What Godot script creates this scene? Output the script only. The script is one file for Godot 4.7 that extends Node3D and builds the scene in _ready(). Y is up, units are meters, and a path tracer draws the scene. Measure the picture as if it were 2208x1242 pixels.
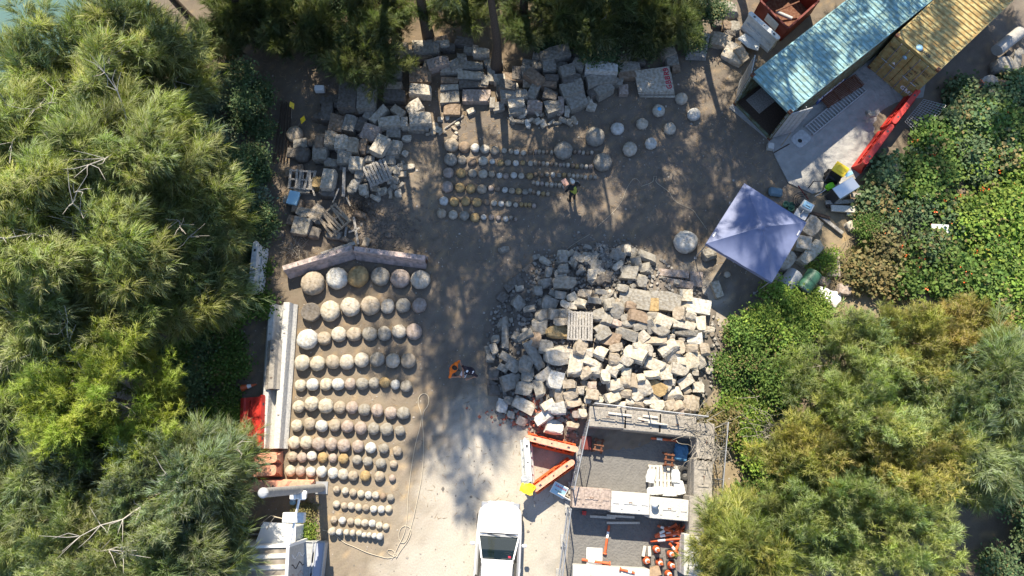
extends Node3D
# A stone yard between river trees, seen from a drone 30 m up. Units are metres, -z is the top of the picture, y is up.

var M := {}          # materials by name
var used := {}       # how often each top-level name was taken
var rng := RandomNumberGenerator.new()
var noise := FastNoiseLite.new()

func _ready():
	# ---- camera, sky, sun, exposure
	var cam := Camera3D.new(); cam.name = "camera"
	cam.fov = 44.17; cam.near = 0.5; cam.far = 400.0
	add_child(cam)
	cam.position = Vector3(0, 30, 0)
	cam.rotation_degrees = Vector3(-75.5, 0, 0)
	cam.current = true
	var sky_mat := ProceduralSkyMaterial.new()
	sky_mat.sky_top_color = Color(0.42, 0.52, 0.68)
	sky_mat.sky_horizon_color = Color(0.74, 0.79, 0.84)
	sky_mat.sky_curve = 0.12
	sky_mat.ground_horizon_color = Color(0.52, 0.58, 0.60)
	sky_mat.ground_bottom_color = Color(0.20, 0.22, 0.18)
	sky_mat.sun_angle_max = 0.0
	var sky := Sky.new(); sky.sky_material = sky_mat
	var env := Environment.new()
	env.background_mode = Environment.BG_SKY
	env.sky = sky
	env.tonemap_mode = Environment.TONE_MAPPER_LINEAR
	env.tonemap_exposure = 2.2
	env.sdfgi_enabled = true; env.ssao_enabled = true; env.ssil_enabled = true
	var we := WorldEnvironment.new(); we.name = "world_environment"; we.environment = env
	add_child(we)
	var sun := DirectionalLight3D.new(); sun.name = "sun"
	sun.light_energy = 1.6
	sun.light_color = Color(1.0, 0.95, 0.86)
	sun.light_angular_distance = 0.5
	sun.shadow_enabled = true
	add_child(sun)
	var el := deg_to_rad(47.0); var az := deg_to_rad(7.0)     # light travels towards +z and a little +x
	sun.look_at_from_position(Vector3.ZERO, Vector3(sin(az) * cos(el), -sin(el), cos(az) * cos(el)))
	rng.seed = 11
	noise.seed = 5; noise.frequency = 1.0
	make_materials()
	object_materials()
	# ---- setting
	build_ground()
	build_trees()
	# ---- large things
	build_containers()
	build_shed()
	build_compound()
	build_gazebo()
	build_barriers()
	# ---- stones
	build_stones()
	build_domes()
	# ---- smaller things, people, plants
	build_timber()
	build_car()
	build_tools()
	build_people()
	build_plants()

# ---------------------------------------------------------------- helpers: materials
func lin(r: float, g: float, b: float) -> Color:
	return Color(r, g, b).linear_to_srgb()

func mat(key: String, c: Color, rough := 0.85, metal := 0.0) -> StandardMaterial3D:
	var m := StandardMaterial3D.new()
	m.albedo_color = c; m.roughness = rough; m.metallic = metal
	M[key] = m
	return m

func speckle(sd: int, freq: float, lo: float, hi: float, tint := Color(1, 1, 1), size := 256) -> NoiseTexture2D:
	var n := FastNoiseLite.new(); n.seed = sd; n.frequency = freq * 1.5; n.fractal_octaves = 5; n.noise_type = FastNoiseLite.TYPE_SIMPLEX
	lo += (1.0 - lo) * 0.55
	var t := NoiseTexture2D.new(); t.width = size; t.height = size; t.seamless = true; t.noise = n
	var g := Gradient.new()
	g.set_color(0, Color(lo * tint.r, lo * tint.g, lo * tint.b)); g.set_color(1, Color(hi, hi, hi))
	g.set_offset(0, 0.15); g.set_offset(1, 0.85)
	t.color_ramp = g
	return t

func bumps(sd: int, freq: float, strength := 4.0, size := 256) -> NoiseTexture2D:
	var n := FastNoiseLite.new(); n.seed = sd; n.frequency = freq; n.fractal_octaves = 5
	var t := NoiseTexture2D.new(); t.width = size; t.height = size; t.seamless = true; t.noise = n
	t.as_normal_map = true; t.bump_strength = strength
	return t

func textured(key: String, c: Color, tex: Texture2D, nrm: Texture2D, scale := 0.5, rough := 0.9, nscale := 1.0) -> StandardMaterial3D:
	var m := mat(key, c, rough)
	m.albedo_texture = tex
	if nrm:
		m.normal_enabled = true; m.normal_texture = nrm; m.normal_scale = nscale
	m.uv1_triplanar = true; m.uv1_world_triplanar = true
	m.uv1_scale = Vector3(scale, scale, scale)
	return m

# ---------------------------------------------------------------- helpers: nodes
func numbered(called: String) -> String:
	var n: int = used.get(called, 0)
	used[called] = n + 1
	return called if n == 0 else "%s_%03d" % [called, n]

func tag(o: Node, label: String, category: String, group := "") -> Node:
	o.set_meta("label", label); o.set_meta("category", category)
	if group != "": o.set_meta("group", group)
	return o

func thing(called: String, label: String, category: String, at := Vector3.ZERO, turn := 0.0, group := "") -> Node3D:
	var o := Node3D.new(); o.name = numbered(called); add_child(o)
	o.position = at; o.rotation.y = turn
	tag(o, label, category, group)
	return o

func part(called: String, mesh: Mesh, m: Material, parent: Node, xf := Transform3D.IDENTITY) -> MeshInstance3D:
	var o := MeshInstance3D.new(); o.name = called; o.mesh = mesh
	if m: o.material_override = m
	o.transform = xf
	parent.add_child(o, true)
	return o

func single(called: String, mesh: Mesh, m: Material, label: String, category: String, xf := Transform3D.IDENTITY, group := "") -> MeshInstance3D:
	var o := part(numbered(called), mesh, m, self, xf)
	tag(o, label, category, group)
	return o

func structure(called: String, mesh: Mesh, m: Material, label: String, xf := Transform3D.IDENTITY) -> MeshInstance3D:
	var o := part(called, mesh, m, self, xf)
	o.set_meta("kind", "structure"); o.set_meta("label", label)
	return o

func multi(called: String, mesh: Mesh, m: Material, parent: Node, xfs: Array, cols: Array = []) -> MultiMeshInstance3D:
	var mm := MultiMesh.new(); mm.transform_format = MultiMesh.TRANSFORM_3D
	mm.use_colors = not cols.is_empty()
	mm.mesh = mesh; mm.instance_count = xfs.size()
	for i in xfs.size():
		mm.set_instance_transform(i, xfs[i])
		if not cols.is_empty(): mm.set_instance_color(i, cols[i])
	var o := MultiMeshInstance3D.new(); o.name = called; o.multimesh = mm; o.material_override = m
	parent.add_child(o, true)
	return o

func turned(pos: Vector3, yaw_deg: float, tilt_x := 0.0, tilt_z := 0.0) -> Transform3D:
	# yaw is measured clockwise as seen from above
	var b := Basis(Vector3.UP, deg_to_rad(-yaw_deg)) * Basis(Vector3.RIGHT, deg_to_rad(tilt_x)) * Basis(Vector3.BACK, deg_to_rad(tilt_z))
	return Transform3D(b, pos)

# ---------------------------------------------------------------- helpers: shapes
func tool_() -> SurfaceTool:
	var st := SurfaceTool.new(); st.begin(Mesh.PRIMITIVE_TRIANGLES); st.set_smooth_group(-1)
	return st

func done(st: SurfaceTool) -> ArrayMesh:
	st.generate_normals()
	return st.commit()

func tri(st: SurfaceTool, a: Vector3, b: Vector3, c: Vector3) -> void:   # counter-clockwise seen from outside
	st.add_vertex(a); st.add_vertex(c); st.add_vertex(b)

func quad(st: SurfaceTool, a: Vector3, b: Vector3, c: Vector3, d: Vector3) -> void:
	tri(st, a, b, c); tri(st, a, c, d)

func box_in(st: SurfaceTool, xf: Transform3D, size: Vector3, bev := 0.0) -> void:
	# a box centred on xf with chamfered edges
	var h := size * 0.5
	var b := minf(bev, minf(h.x, minf(h.y, h.z)) * 0.9)
	if b <= 0.0:
		for ax in 3:
			for s in [-1.0, 1.0]:
				var n := Vector3.ZERO; n[ax] = s
				var u := Vector3.ZERO; u[(ax + 1) % 3] = 1.0
				var v := Vector3.ZERO; v[(ax + 2) % 3] = s
				quad(st, xf * ((n - u - v) * h), xf * ((n + u - v) * h), xf * ((n + u + v) * h), xf * ((n - u + v) * h))
		return
	var c := func(sx: float, sy: float, sz: float, ax: int) -> Vector3:
		var p := Vector3(sx * (h.x - b), sy * (h.y - b), sz * (h.z - b))
		p[ax] += b * [sx, sy, sz][ax]
		return xf * p
	for ax in 3:
		var a1 := (ax + 1) % 3; var a2 := (ax + 2) % 3
		for s in [-1.0, 1.0]:
			var g := func(p: float, q: float) -> Vector3:
				var v := [0.0, 0.0, 0.0]; v[ax] = s; v[a1] = p; v[a2] = q * s
				return c.call(v[0], v[1], v[2], ax)
			quad(st, g.call(-1.0, -1.0), g.call(1.0, -1.0), g.call(1.0, 1.0), g.call(-1.0, 1.0))
		# edges that run along ax
		for p in [-1.0, 1.0]:
			for q in [-1.0, 1.0]:
				var e := func(t: float, k: int) -> Vector3:
					var v := [0.0, 0.0, 0.0]; v[ax] = t; v[a1] = p; v[a2] = q
					return c.call(v[0], v[1], v[2], k)
				if p * q > 0: quad(st, e.call(-1.0, a1), e.call(-1.0, a2), e.call(1.0, a2), e.call(1.0, a1))
				else: quad(st, e.call(-1.0, a2), e.call(-1.0, a1), e.call(1.0, a1), e.call(1.0, a2))
	for sx in [-1.0, 1.0]:
		for sy in [-1.0, 1.0]:
			for sz in [-1.0, 1.0]:
				var A: Vector3 = c.call(sx, sy, sz, 0); var B: Vector3 = c.call(sx, sy, sz, 1); var C: Vector3 = c.call(sx, sy, sz, 2)
				if sx * sy * sz > 0: tri(st, A, B, C)
				else: tri(st, A, C, B)

func box(size: Vector3, bev := 0.0, at := Vector3.ZERO) -> ArrayMesh:
	var st := tool_()
	box_in(st, Transform3D(Basis.IDENTITY, at), size, bev)
	return done(st)

func bar_in(st: SurfaceTool, a: Vector3, b: Vector3, wide: float, high: float, bev := 0.0) -> void:
	# a squared bar from a to b, lying with its height upwards
	var d := b - a
	box_in(st, Transform3D(look_basis(d), (a + b) * 0.5), Vector3(wide, high, d.length()), bev)

func look_basis(d: Vector3) -> Basis:
	var z := d.normalized()
	var up := Vector3.UP if absf(z.y) < 0.98 else Vector3.FORWARD
	var x := up.cross(z).normalized()
	return Basis(x, z.cross(x), z)

func bar(a: Vector3, b: Vector3, wide: float, high: float, bev := 0.0) -> ArrayMesh:
	var st := tool_(); bar_in(st, a, b, wide, high, bev); return done(st)

func tube_in(st: SurfaceTool, pts: Array, radii: Array, sides := 8, cap := true) -> void:
	st.set_smooth_group(1)
	var rings: Array = []
	for i in pts.size():
		var d: Vector3
		if i == 0: d = pts[1] - pts[0]
		elif i == pts.size() - 1: d = pts[i] - pts[i - 1]
		else: d = pts[i + 1] - pts[i - 1]
		var bs := look_basis(d)
		if i > 0:      # keep the frame from twisting
			var last: Basis = rings[i - 1][1]
			var z := d.normalized(); var x := (last.x - z * last.x.dot(z)).normalized()
			bs = Basis(x, z.cross(x), z)
		var r: float = radii[i] if i < radii.size() else radii[radii.size() - 1]
		var ring: Array = []
		for k in sides:
			var t := TAU * k / sides
			ring.append(pts[i] + (bs.x * cos(t) + bs.y * sin(t)) * r)
		rings.append([ring, bs])
	for i in pts.size() - 1:
		for k in sides:
			var k2 := (k + 1) % sides
			quad(st, rings[i][0][k], rings[i][0][k2], rings[i + 1][0][k2], rings[i + 1][0][k])
	st.set_smooth_group(-1)
	if cap:
		var e := pts.size() - 1
		for k in range(1, sides - 1):
			tri(st, rings[0][0][0], rings[0][0][k + 1], rings[0][0][k])
			tri(st, rings[e][0][0], rings[e][0][k], rings[e][0][k + 1])

func tube(pts: Array, radii: Array, sides := 8, cap := true) -> ArrayMesh:
	var st := tool_(); tube_in(st, pts, radii, sides, cap); return done(st)

func lathe_in(st: SurfaceTool, prof: Array, sides: int, xf := Transform3D.IDENTITY, smooth := true) -> void:
	# prof: Vector2(radius, height) from the bottom up
	st.set_smooth_group(2 if smooth else -1)
	for i in prof.size() - 1:
		for k in sides:
			var a := TAU * k / sides; var b := TAU * (k + 1) / sides
			var p := func(q: Vector2, t: float) -> Vector3: return xf * Vector3(q.x * cos(t), q.y, -q.x * sin(t))
			var v0: Vector3 = p.call(prof[i], a); var v1: Vector3 = p.call(prof[i], b)
			var v2: Vector3 = p.call(prof[i + 1], b); var v3: Vector3 = p.call(prof[i + 1], a)
			if prof[i].x > 0.0001: tri(st, v0, v1, v2)
			if prof[i + 1].x > 0.0001: tri(st, v0, v2, v3)
	st.set_smooth_group(-1)

func lathe(prof: Array, sides := 16, smooth := true) -> ArrayMesh:
	var st := tool_(); lathe_in(st, prof, sides, Transform3D.IDENTITY, smooth); return done(st)

func prism_in(st: SurfaceTool, poly: PackedVector2Array, xf: Transform3D, depth: float) -> void:
	# poly in the xf's x-y plane, extruded by depth along z, centred
	var ids := Geometry2D.triangulate_polygon(poly)
	var area := 0.0
	for i in poly.size():
		var q := poly[(i + 1) % poly.size()]
		area += poly[i].x * q.y - q.x * poly[i].y
	var w := area > 0
	for i in range(0, ids.size(), 3):
		var a := poly[ids[i]]; var b := poly[ids[i + 1]]; var c := poly[ids[i + 2]]
		if (b - a).cross(c - a) < 0:
			var t := b; b = c; c = t
		tri(st, xf * Vector3(a.x, a.y, depth / 2), xf * Vector3(b.x, b.y, depth / 2), xf * Vector3(c.x, c.y, depth / 2))
		tri(st, xf * Vector3(a.x, a.y, -depth / 2), xf * Vector3(c.x, c.y, -depth / 2), xf * Vector3(b.x, b.y, -depth / 2))
	for i in poly.size():
		var a := poly[i]; var b := poly[(i + 1) % poly.size()]
		if not w:
			var t := a; a = b; b = t
		quad(st, xf * Vector3(a.x, a.y, -depth / 2), xf * Vector3(b.x, b.y, -depth / 2), xf * Vector3(b.x, b.y, depth / 2), xf * Vector3(a.x, a.y, depth / 2))

func prism(poly: PackedVector2Array, depth: float, xf := Transform3D.IDENTITY) -> ArrayMesh:
	var st := tool_(); prism_in(st, poly, xf, depth); return done(st)

func lettering(words: String, high: float, m: Material, parent: Node, xf: Transform3D, called := "lettering") -> MeshInstance3D:
	var t := TextMesh.new(); t.text = words; t.font_size = 64; t.pixel_size = high / 64.0 * 1.35; t.depth = 0.004; t.curve_step = 4.0
	var f := SystemFont.new(); f.font_names = PackedStringArray(["Droid Sans"]); f.font_weight = 700
	t.font = f
	return part(called, t, m, parent, xf)

func rnd(a: float, b: float) -> float:
	return rng.randf_range(a, b)

# ---------------------------------------------------------------- materials
func make_materials():
	var stone_tex := speckle(3, 0.012, 0.62, 1.05, Color(1.0, 0.97, 0.92))
	var stone_nrm := bumps(4, 0.03, 5.0)
	var fine_tex := speckle(8, 0.03, 0.78, 1.0)
	var soil_tex := speckle(21, 0.03, 0.90, 1.0, Color(1, 0.99, 0.97), 1024)
	var soil := textured("soil", Color(1, 1, 1), soil_tex, bumps(22, 0.03, 4.0, 1024), 0.23, 0.97, 0.5)
	soil.vertex_color_use_as_albedo = true
	# stone tones: 0 grey, 1 tan, 2 pale, 3 brown, 4 pink, 5 gold, 6 bluish white, 7 dark, 8 cream
	var tones := [[0.28, 0.265, 0.235], [0.36, 0.312, 0.25], [0.46, 0.425, 0.365], [0.25, 0.19, 0.14], [0.36, 0.30, 0.265], [0.37, 0.27, 0.135], [0.52, 0.52, 0.50], [0.15, 0.135, 0.12], [0.48, 0.44, 0.36]]
	for i in tones.size():
		textured("stone%d" % i, lin(tones[i][0], tones[i][1], tones[i][2]), stone_tex, stone_nrm, 0.9, 0.93, 1.0)
	textured("concrete", lin(0.34, 0.33, 0.31), speckle(31, 0.01, 0.8, 1.0), bumps(32, 0.05, 3.0), 0.5, 0.9)
	textured("slab", lin(0.30, 0.295, 0.28), speckle(33, 0.01, 0.8, 1.0, Color(1, 1, 1), 512), bumps(34, 0.04, 3.0), 0.22, 0.85)
	textured("bitumen", lin(0.155, 0.15, 0.142), speckle(39, 0.012, 0.86, 1.0), bumps(40, 0.06, 3.0), 0.5, 0.9)
	textured("weathered", lin(0.30, 0.275, 0.24), speckle(35, 0.012, 0.72, 1.02), bumps(36, 0.05, 3.0), 0.7, 0.9)
	textured("bark", lin(0.10, 0.075, 0.055), speckle(41, 0.03, 0.4, 1.1), bumps(42, 0.05, 8.0), 1.2, 0.95)
	textured("deadwood", lin(0.46, 0.43, 0.39), fine_tex, null, 2.0, 0.9)
	textured("straw_twig", lin(0.34, 0.27, 0.16), fine_tex, null, 2.0, 0.9)
	textured("twig", lin(0.36, 0.33, 0.28), fine_tex, null, 2.0, 0.9)
	textured("timber", lin(0.30, 0.245, 0.18), speckle(51, 0.02, 0.55, 1.05), bumps(52, 0.04, 3.0), 1.3, 0.9)
	textured("timber_grey", lin(0.36, 0.335, 0.30), speckle(53, 0.02, 0.55, 1.05), bumps(54, 0.04, 3.0), 1.3, 0.9)
	textured("timber_dark", lin(0.075, 0.05, 0.035), speckle(55, 0.02, 0.55, 1.05), bumps(56, 0.04, 3.0), 1.3, 0.9)
	var water := mat("water", lin(0.10, 0.17, 0.15), 0.12)
	water.normal_enabled = true; water.normal_texture = bumps(61, 0.01, 2.0, 512); water.uv1_triplanar = true; water.uv1_world_triplanar = true; water.uv1_scale = Vector3(0.3, 0.3, 0.3); water.normal_scale = 0.3
	for k in ["needles", "leaves", "litter"]:
		var m := mat(k, Color(1, 1, 1), 0.75)
		m.vertex_color_use_as_albedo = true
		m.cull_mode = BaseMaterial3D.CULL_DISABLED
		if k != "litter":
			m.backlight_enabled = true
			m.backlight = Color(0.84, 0.92, 0.5) if k == "needles" else Color(0.6, 0.8, 0.25)

# ---------------------------------------------------------------- ground and water
# patches of soil: plan centre, radius, base colour
func soil_zones() -> Array:
	var dark := Color(0.15, 0.127, 0.105); var earth := Color(0.165, 0.134, 0.102); var tan_ := Color(0.24, 0.20, 0.15)
	var road := Color(0.42, 0.39, 0.34); var litter := Color(0.16, 0.122, 0.082); var under := Color(0.16, 0.13, 0.096)
	var straw := Color(0.27, 0.215, 0.135); var dust := Color(0.26, 0.245, 0.22)
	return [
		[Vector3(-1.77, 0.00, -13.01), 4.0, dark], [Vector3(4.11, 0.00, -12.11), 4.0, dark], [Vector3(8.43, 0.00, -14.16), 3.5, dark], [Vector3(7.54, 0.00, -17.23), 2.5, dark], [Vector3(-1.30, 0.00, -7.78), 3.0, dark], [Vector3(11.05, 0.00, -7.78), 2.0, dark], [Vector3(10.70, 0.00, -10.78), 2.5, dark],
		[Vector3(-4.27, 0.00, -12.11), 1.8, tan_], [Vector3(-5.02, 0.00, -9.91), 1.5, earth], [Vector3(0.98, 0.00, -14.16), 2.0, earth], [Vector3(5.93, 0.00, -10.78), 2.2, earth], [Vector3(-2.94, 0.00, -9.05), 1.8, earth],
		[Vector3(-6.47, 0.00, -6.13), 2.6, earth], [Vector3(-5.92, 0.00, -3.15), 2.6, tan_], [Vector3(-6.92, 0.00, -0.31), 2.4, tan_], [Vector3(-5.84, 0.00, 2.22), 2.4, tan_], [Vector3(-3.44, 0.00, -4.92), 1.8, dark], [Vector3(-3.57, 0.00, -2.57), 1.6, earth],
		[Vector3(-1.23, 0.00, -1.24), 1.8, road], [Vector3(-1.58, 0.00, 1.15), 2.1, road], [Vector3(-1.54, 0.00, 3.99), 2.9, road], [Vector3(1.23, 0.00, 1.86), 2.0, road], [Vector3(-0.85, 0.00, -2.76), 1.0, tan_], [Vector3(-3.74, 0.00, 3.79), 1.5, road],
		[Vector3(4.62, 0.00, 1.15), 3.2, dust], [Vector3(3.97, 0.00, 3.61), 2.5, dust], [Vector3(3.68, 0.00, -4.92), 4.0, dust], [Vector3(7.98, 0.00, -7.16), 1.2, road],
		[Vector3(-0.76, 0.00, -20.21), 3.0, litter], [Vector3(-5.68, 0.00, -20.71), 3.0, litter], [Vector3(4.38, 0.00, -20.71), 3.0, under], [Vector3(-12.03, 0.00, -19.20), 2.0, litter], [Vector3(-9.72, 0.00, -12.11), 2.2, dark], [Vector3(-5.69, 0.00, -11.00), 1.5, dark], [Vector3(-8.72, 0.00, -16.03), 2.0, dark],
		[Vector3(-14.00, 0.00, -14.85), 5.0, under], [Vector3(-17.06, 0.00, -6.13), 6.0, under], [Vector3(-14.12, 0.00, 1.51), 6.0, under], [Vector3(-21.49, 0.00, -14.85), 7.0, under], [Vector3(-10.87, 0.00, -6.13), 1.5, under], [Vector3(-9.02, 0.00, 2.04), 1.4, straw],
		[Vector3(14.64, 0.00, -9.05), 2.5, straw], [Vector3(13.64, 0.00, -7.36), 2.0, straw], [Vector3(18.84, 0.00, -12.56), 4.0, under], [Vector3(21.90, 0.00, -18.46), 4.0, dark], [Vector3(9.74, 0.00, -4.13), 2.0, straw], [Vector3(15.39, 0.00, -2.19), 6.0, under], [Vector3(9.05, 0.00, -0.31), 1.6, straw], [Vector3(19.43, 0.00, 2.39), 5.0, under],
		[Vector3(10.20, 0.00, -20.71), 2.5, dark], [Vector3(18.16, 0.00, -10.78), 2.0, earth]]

func ground_height(x: float, z: float) -> float:
	var bank := smoothstep(-16.5, -22.0, x + 0.8 * sin(z * 0.35))
	var y := -2.6 * bank
	y += -0.02 + 0.02 * noise.get_noise_2d(x * 1.3, z * 1.3)
	if absf(x) > 24.0 or z < -30.0: y += 0.5 * noise.get_noise_2d(x * 0.1, z * 0.1)
	# the bank on the right, under the creepers
	var rise := smoothstep(15.5, 20.0, x) * smoothstep(-18.0, -13.0, z)
	return y + 0.6 * rise

func build_ground():
	var zones := soil_zones()
	var xs: Array = []; var zs: Array = []
	var x := -27.0
	while x <= 27.01: xs.append(x); x += 0.2
	var z := -27.0
	while z <= 8.01: zs.append(z); z += 0.2
	for e in [60.0, 110.0, 200.0, 320.0, 600.0]:
		xs.push_front(-e); xs.append(e); zs.push_front(-e); zs.append(e)
	var st := SurfaceTool.new(); st.begin(Mesh.PRIMITIVE_TRIANGLES); st.set_smooth_group(1)
	var base := Color(0.155, 0.128, 0.098)
	for j in zs.size():
		for i in xs.size():
			var px: float = xs[i]; var pz: float = zs[j]
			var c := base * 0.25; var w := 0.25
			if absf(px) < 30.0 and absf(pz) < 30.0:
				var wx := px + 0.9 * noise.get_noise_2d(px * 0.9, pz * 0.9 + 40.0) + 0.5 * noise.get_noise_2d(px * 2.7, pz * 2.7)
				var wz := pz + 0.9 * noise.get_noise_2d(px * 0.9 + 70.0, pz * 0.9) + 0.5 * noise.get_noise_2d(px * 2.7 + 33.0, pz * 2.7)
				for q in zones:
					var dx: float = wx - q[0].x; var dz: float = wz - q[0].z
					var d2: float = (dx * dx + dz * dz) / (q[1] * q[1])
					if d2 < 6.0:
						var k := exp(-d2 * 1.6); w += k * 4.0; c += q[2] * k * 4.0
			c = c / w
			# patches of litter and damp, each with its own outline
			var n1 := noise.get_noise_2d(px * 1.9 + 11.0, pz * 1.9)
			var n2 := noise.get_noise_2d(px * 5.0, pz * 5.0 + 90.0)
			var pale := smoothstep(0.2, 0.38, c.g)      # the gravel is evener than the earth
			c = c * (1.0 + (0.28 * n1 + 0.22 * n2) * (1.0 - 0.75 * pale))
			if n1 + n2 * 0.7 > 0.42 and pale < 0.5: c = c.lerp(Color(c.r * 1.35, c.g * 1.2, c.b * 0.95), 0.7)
			c.a = 1.0
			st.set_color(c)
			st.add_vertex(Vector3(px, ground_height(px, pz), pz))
	var nx := xs.size()
	for j in zs.size() - 1:
		for i in nx - 1:
			var a := j * nx + i
			st.add_index(a); st.add_index(a + 1); st.add_index(a + nx)
			st.add_index(a + 1); st.add_index(a + nx + 1); st.add_index(a + nx)
	st.generate_normals()
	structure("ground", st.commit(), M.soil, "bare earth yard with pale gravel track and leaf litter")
	# river behind the trees
	var wt := tool_()
	quad(wt, Vector3(-600, -1.3, 300), Vector3(-16.5, -1.3, 300), Vector3(-16.5, -1.3, -300), Vector3(-600, -1.3, -300))
	structure("water", done(wt), M.water, "green river water seen between the tree crowns")
	# concrete apron in front of the containers
	var poly := PackedVector2Array()
	for p in [Vector3(13.58, 0.00, -12.15), Vector3(12.54, 0.00, -12.67), Vector3(12.07, 0.00, -13.93), Vector3(11.79, 0.00, -14.85), Vector3(10.14, 0.00, -16.46), Vector3(11.09, 0.00, -17.48), Vector3(17.93, 0.00, -21.74), Vector3(20.11, 0.00, -19.70), Vector3(19.27, 0.00, -16.99), Vector3(16.94, 0.00, -14.16), Vector3(15.38, 0.00, -12.67)]:
		poly.append(Vector2(p.x, -p.z))
	var ap := prism(poly, 0.06, Transform3D(Basis(Vector3.RIGHT, -PI / 2), Vector3(0, 0.01, 0)))
	structure("concrete_apron", ap, M.slab, "grey concrete apron in front of the containers")
	# loose stones and chips
	var st2 := tool_()
	rock_in(st2, Vector3(0.5, 0.35, 0.5), 77, 2, 0.2, 3)
	var chip := done(st2)
	var xfs: Array = []; var cols: Array = []
	for i in 2600:
		var p := Vector3(rnd(-12.5, 13.0), 0, rnd(-18.5, 4.0))
		p.y = ground_height(p.x, p.z)
		var s := rnd(0.02, 0.055) * (2.0 if rng.randf() < 0.06 else 1.0)
		xfs.append(Transform3D(Basis(Vector3.UP, rnd(0, TAU)).scaled(Vector3(s, s * 0.7, s * rnd(0.7, 1.4))), p))
		var t := rnd(0.12, 0.38); cols.append(Color(t, t * 0.9, t * 0.78))
	var gravel := multi("gravel", chip, M.litter, self, xfs, cols)
	gravel.set_meta("kind", "stuff"); gravel.set_meta("label", "small stone chips scattered over the yard"); gravel.set_meta("category", "gravel")

# ---------------------------------------------------------------- stones
func rock_in(st: SurfaceTool, half: Vector3, sd: int, n: int, rough: float, cuts: int, round_ := 0.15) -> void:
	# a block with worn corners, broken faces and a few planes knocked off
	var r := RandomNumberGenerator.new(); r.seed = sd
	var planes: Array = []
	for i in cuts:
		var v := Vector3(r.randf_range(-1, 1), r.randf_range(-0.6, 1), r.randf_range(-1, 1)).normalized()
		planes.append([v, r.randf_range(0.8, 1.05) * (absf(v.x) + absf(v.y) + absf(v.z)) * 0.82])
	var place := func(p: Vector3) -> Vector3:
		var q := p.lerp(p.normalized() * 1.25, round_)
		for pl in planes:
			var over: float = q.dot(pl[0]) - pl[1]
			if over > 0: q -= pl[0] * over
		var o := Vector3(noise.get_noise_3d(p.x * 1.1 + sd * 7.3, p.y * 1.1, p.z * 1.1), noise.get_noise_3d(p.x * 1.1, p.y * 1.1 + sd * 5.1, p.z * 1.1), noise.get_noise_3d(p.x * 1.1, p.y * 1.1, p.z * 1.1 + sd * 3.7))
		q += o * rough
		return Vector3(q.x * half.x, q.y * half.y, q.z * half.z)
	for ax in 3:
		for s in [-1.0, 1.0]:
			var at := func(i: int, j: int) -> Vector3:
				var v := Vector3.ZERO; v[ax] = s; v[(ax + 1) % 3] = -1.0 + 2.0 * i / n; v[(ax + 2) % 3] = (-1.0 + 2.0 * j / n) * s
				return place.call(v)
			for i in n:
				for j in n:
					quad(st, at.call(i, j), at.call(i + 1, j), at.call(i + 1, j + 1), at.call(i, j + 1))

# ---------------------------------------------------------------- trees and plants
var tufts: Array = []
var sprays: Array = []

func bough(sd: int, feathery: bool) -> ArrayMesh:
	# one spray of fine branchlets along a metre of twig that runs along +z
	var r := RandomNumberGenerator.new(); r.seed = sd
	var st := SurfaceTool.new(); st.begin(Mesh.PRIMITIVE_TRIANGLES)
	var strip := func(a: Vector3, b: Vector3, c: Vector3, wide: float, nn: Vector3, col: Color):
		var side := (c - a).cross(Vector3(r.randf_range(-1, 1), r.randf_range(-1, 1), r.randf_range(-1, 1))).normalized() * wide * 0.5
		st.set_color(col); st.set_normal(nn)
		for v in [a - side, b - side, a + side, a + side, b - side, b + side, b - side, c, b + side]: st.add_vertex(v)
	for i in 5:
		var p := Vector3(r.randfn(0, 0.04), r.randfn(0, 0.04), i * 0.2)
		strip.call(p, p + Vector3(r.randfn(0, 0.03), 0.02, 0.1), p + Vector3(r.randfn(0, 0.05), 0.02, 0.24), 0.02, Vector3.UP, Color(1.1, 0.75, 0.5))
	var heads := 30 if feathery else 25
	for h in heads:
		var z := r.randf_range(0.0, 1.0)
		var out := Vector3(r.randfn(0, 0.7), r.randfn(0.3, 0.4), r.randf_range(0.25, 1.0)).normalized()
		var hub := Vector3(0, 0, z) + out * r.randf_range(0.0, 0.25)
		var tone := r.randf_range(0.9, 1.1)
		for i in (24 if feathery else 28):
			var sp := 0.32 if feathery else 0.65
			var d := (out + Vector3(r.randfn(0, sp), r.randfn(0.05, sp), r.randfn(0, sp))).normalized()
			var l := r.randf_range(0.2, 0.42) if feathery else r.randf_range(0.12, 0.26)
			var droop := r.randf_range(0.15, 0.55) if feathery else 0.1
			var along := r.randf_range(0.0, 0.3) if feathery else r.randf_range(-0.05, 0.2)
			var root := hub + out * along + Vector3(0, -0.25 * along * along, 0)
			var f := tone * r.randf_range(0.88, 1.12)
			strip.call(root, root + d * l * 0.55 + Vector3(0, -droop * 0.2 * l, 0), root + d * l + Vector3(0, -droop * 0.7 * l, 0), 0.0095, (d * 0.35 + Vector3(r.randfn(0, 0.3), 1.0, r.randfn(0, 0.3)) * 0.7).normalized(), Color(f, f, f * r.randf_range(0.75, 1.05)))
	return st.commit()

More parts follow.
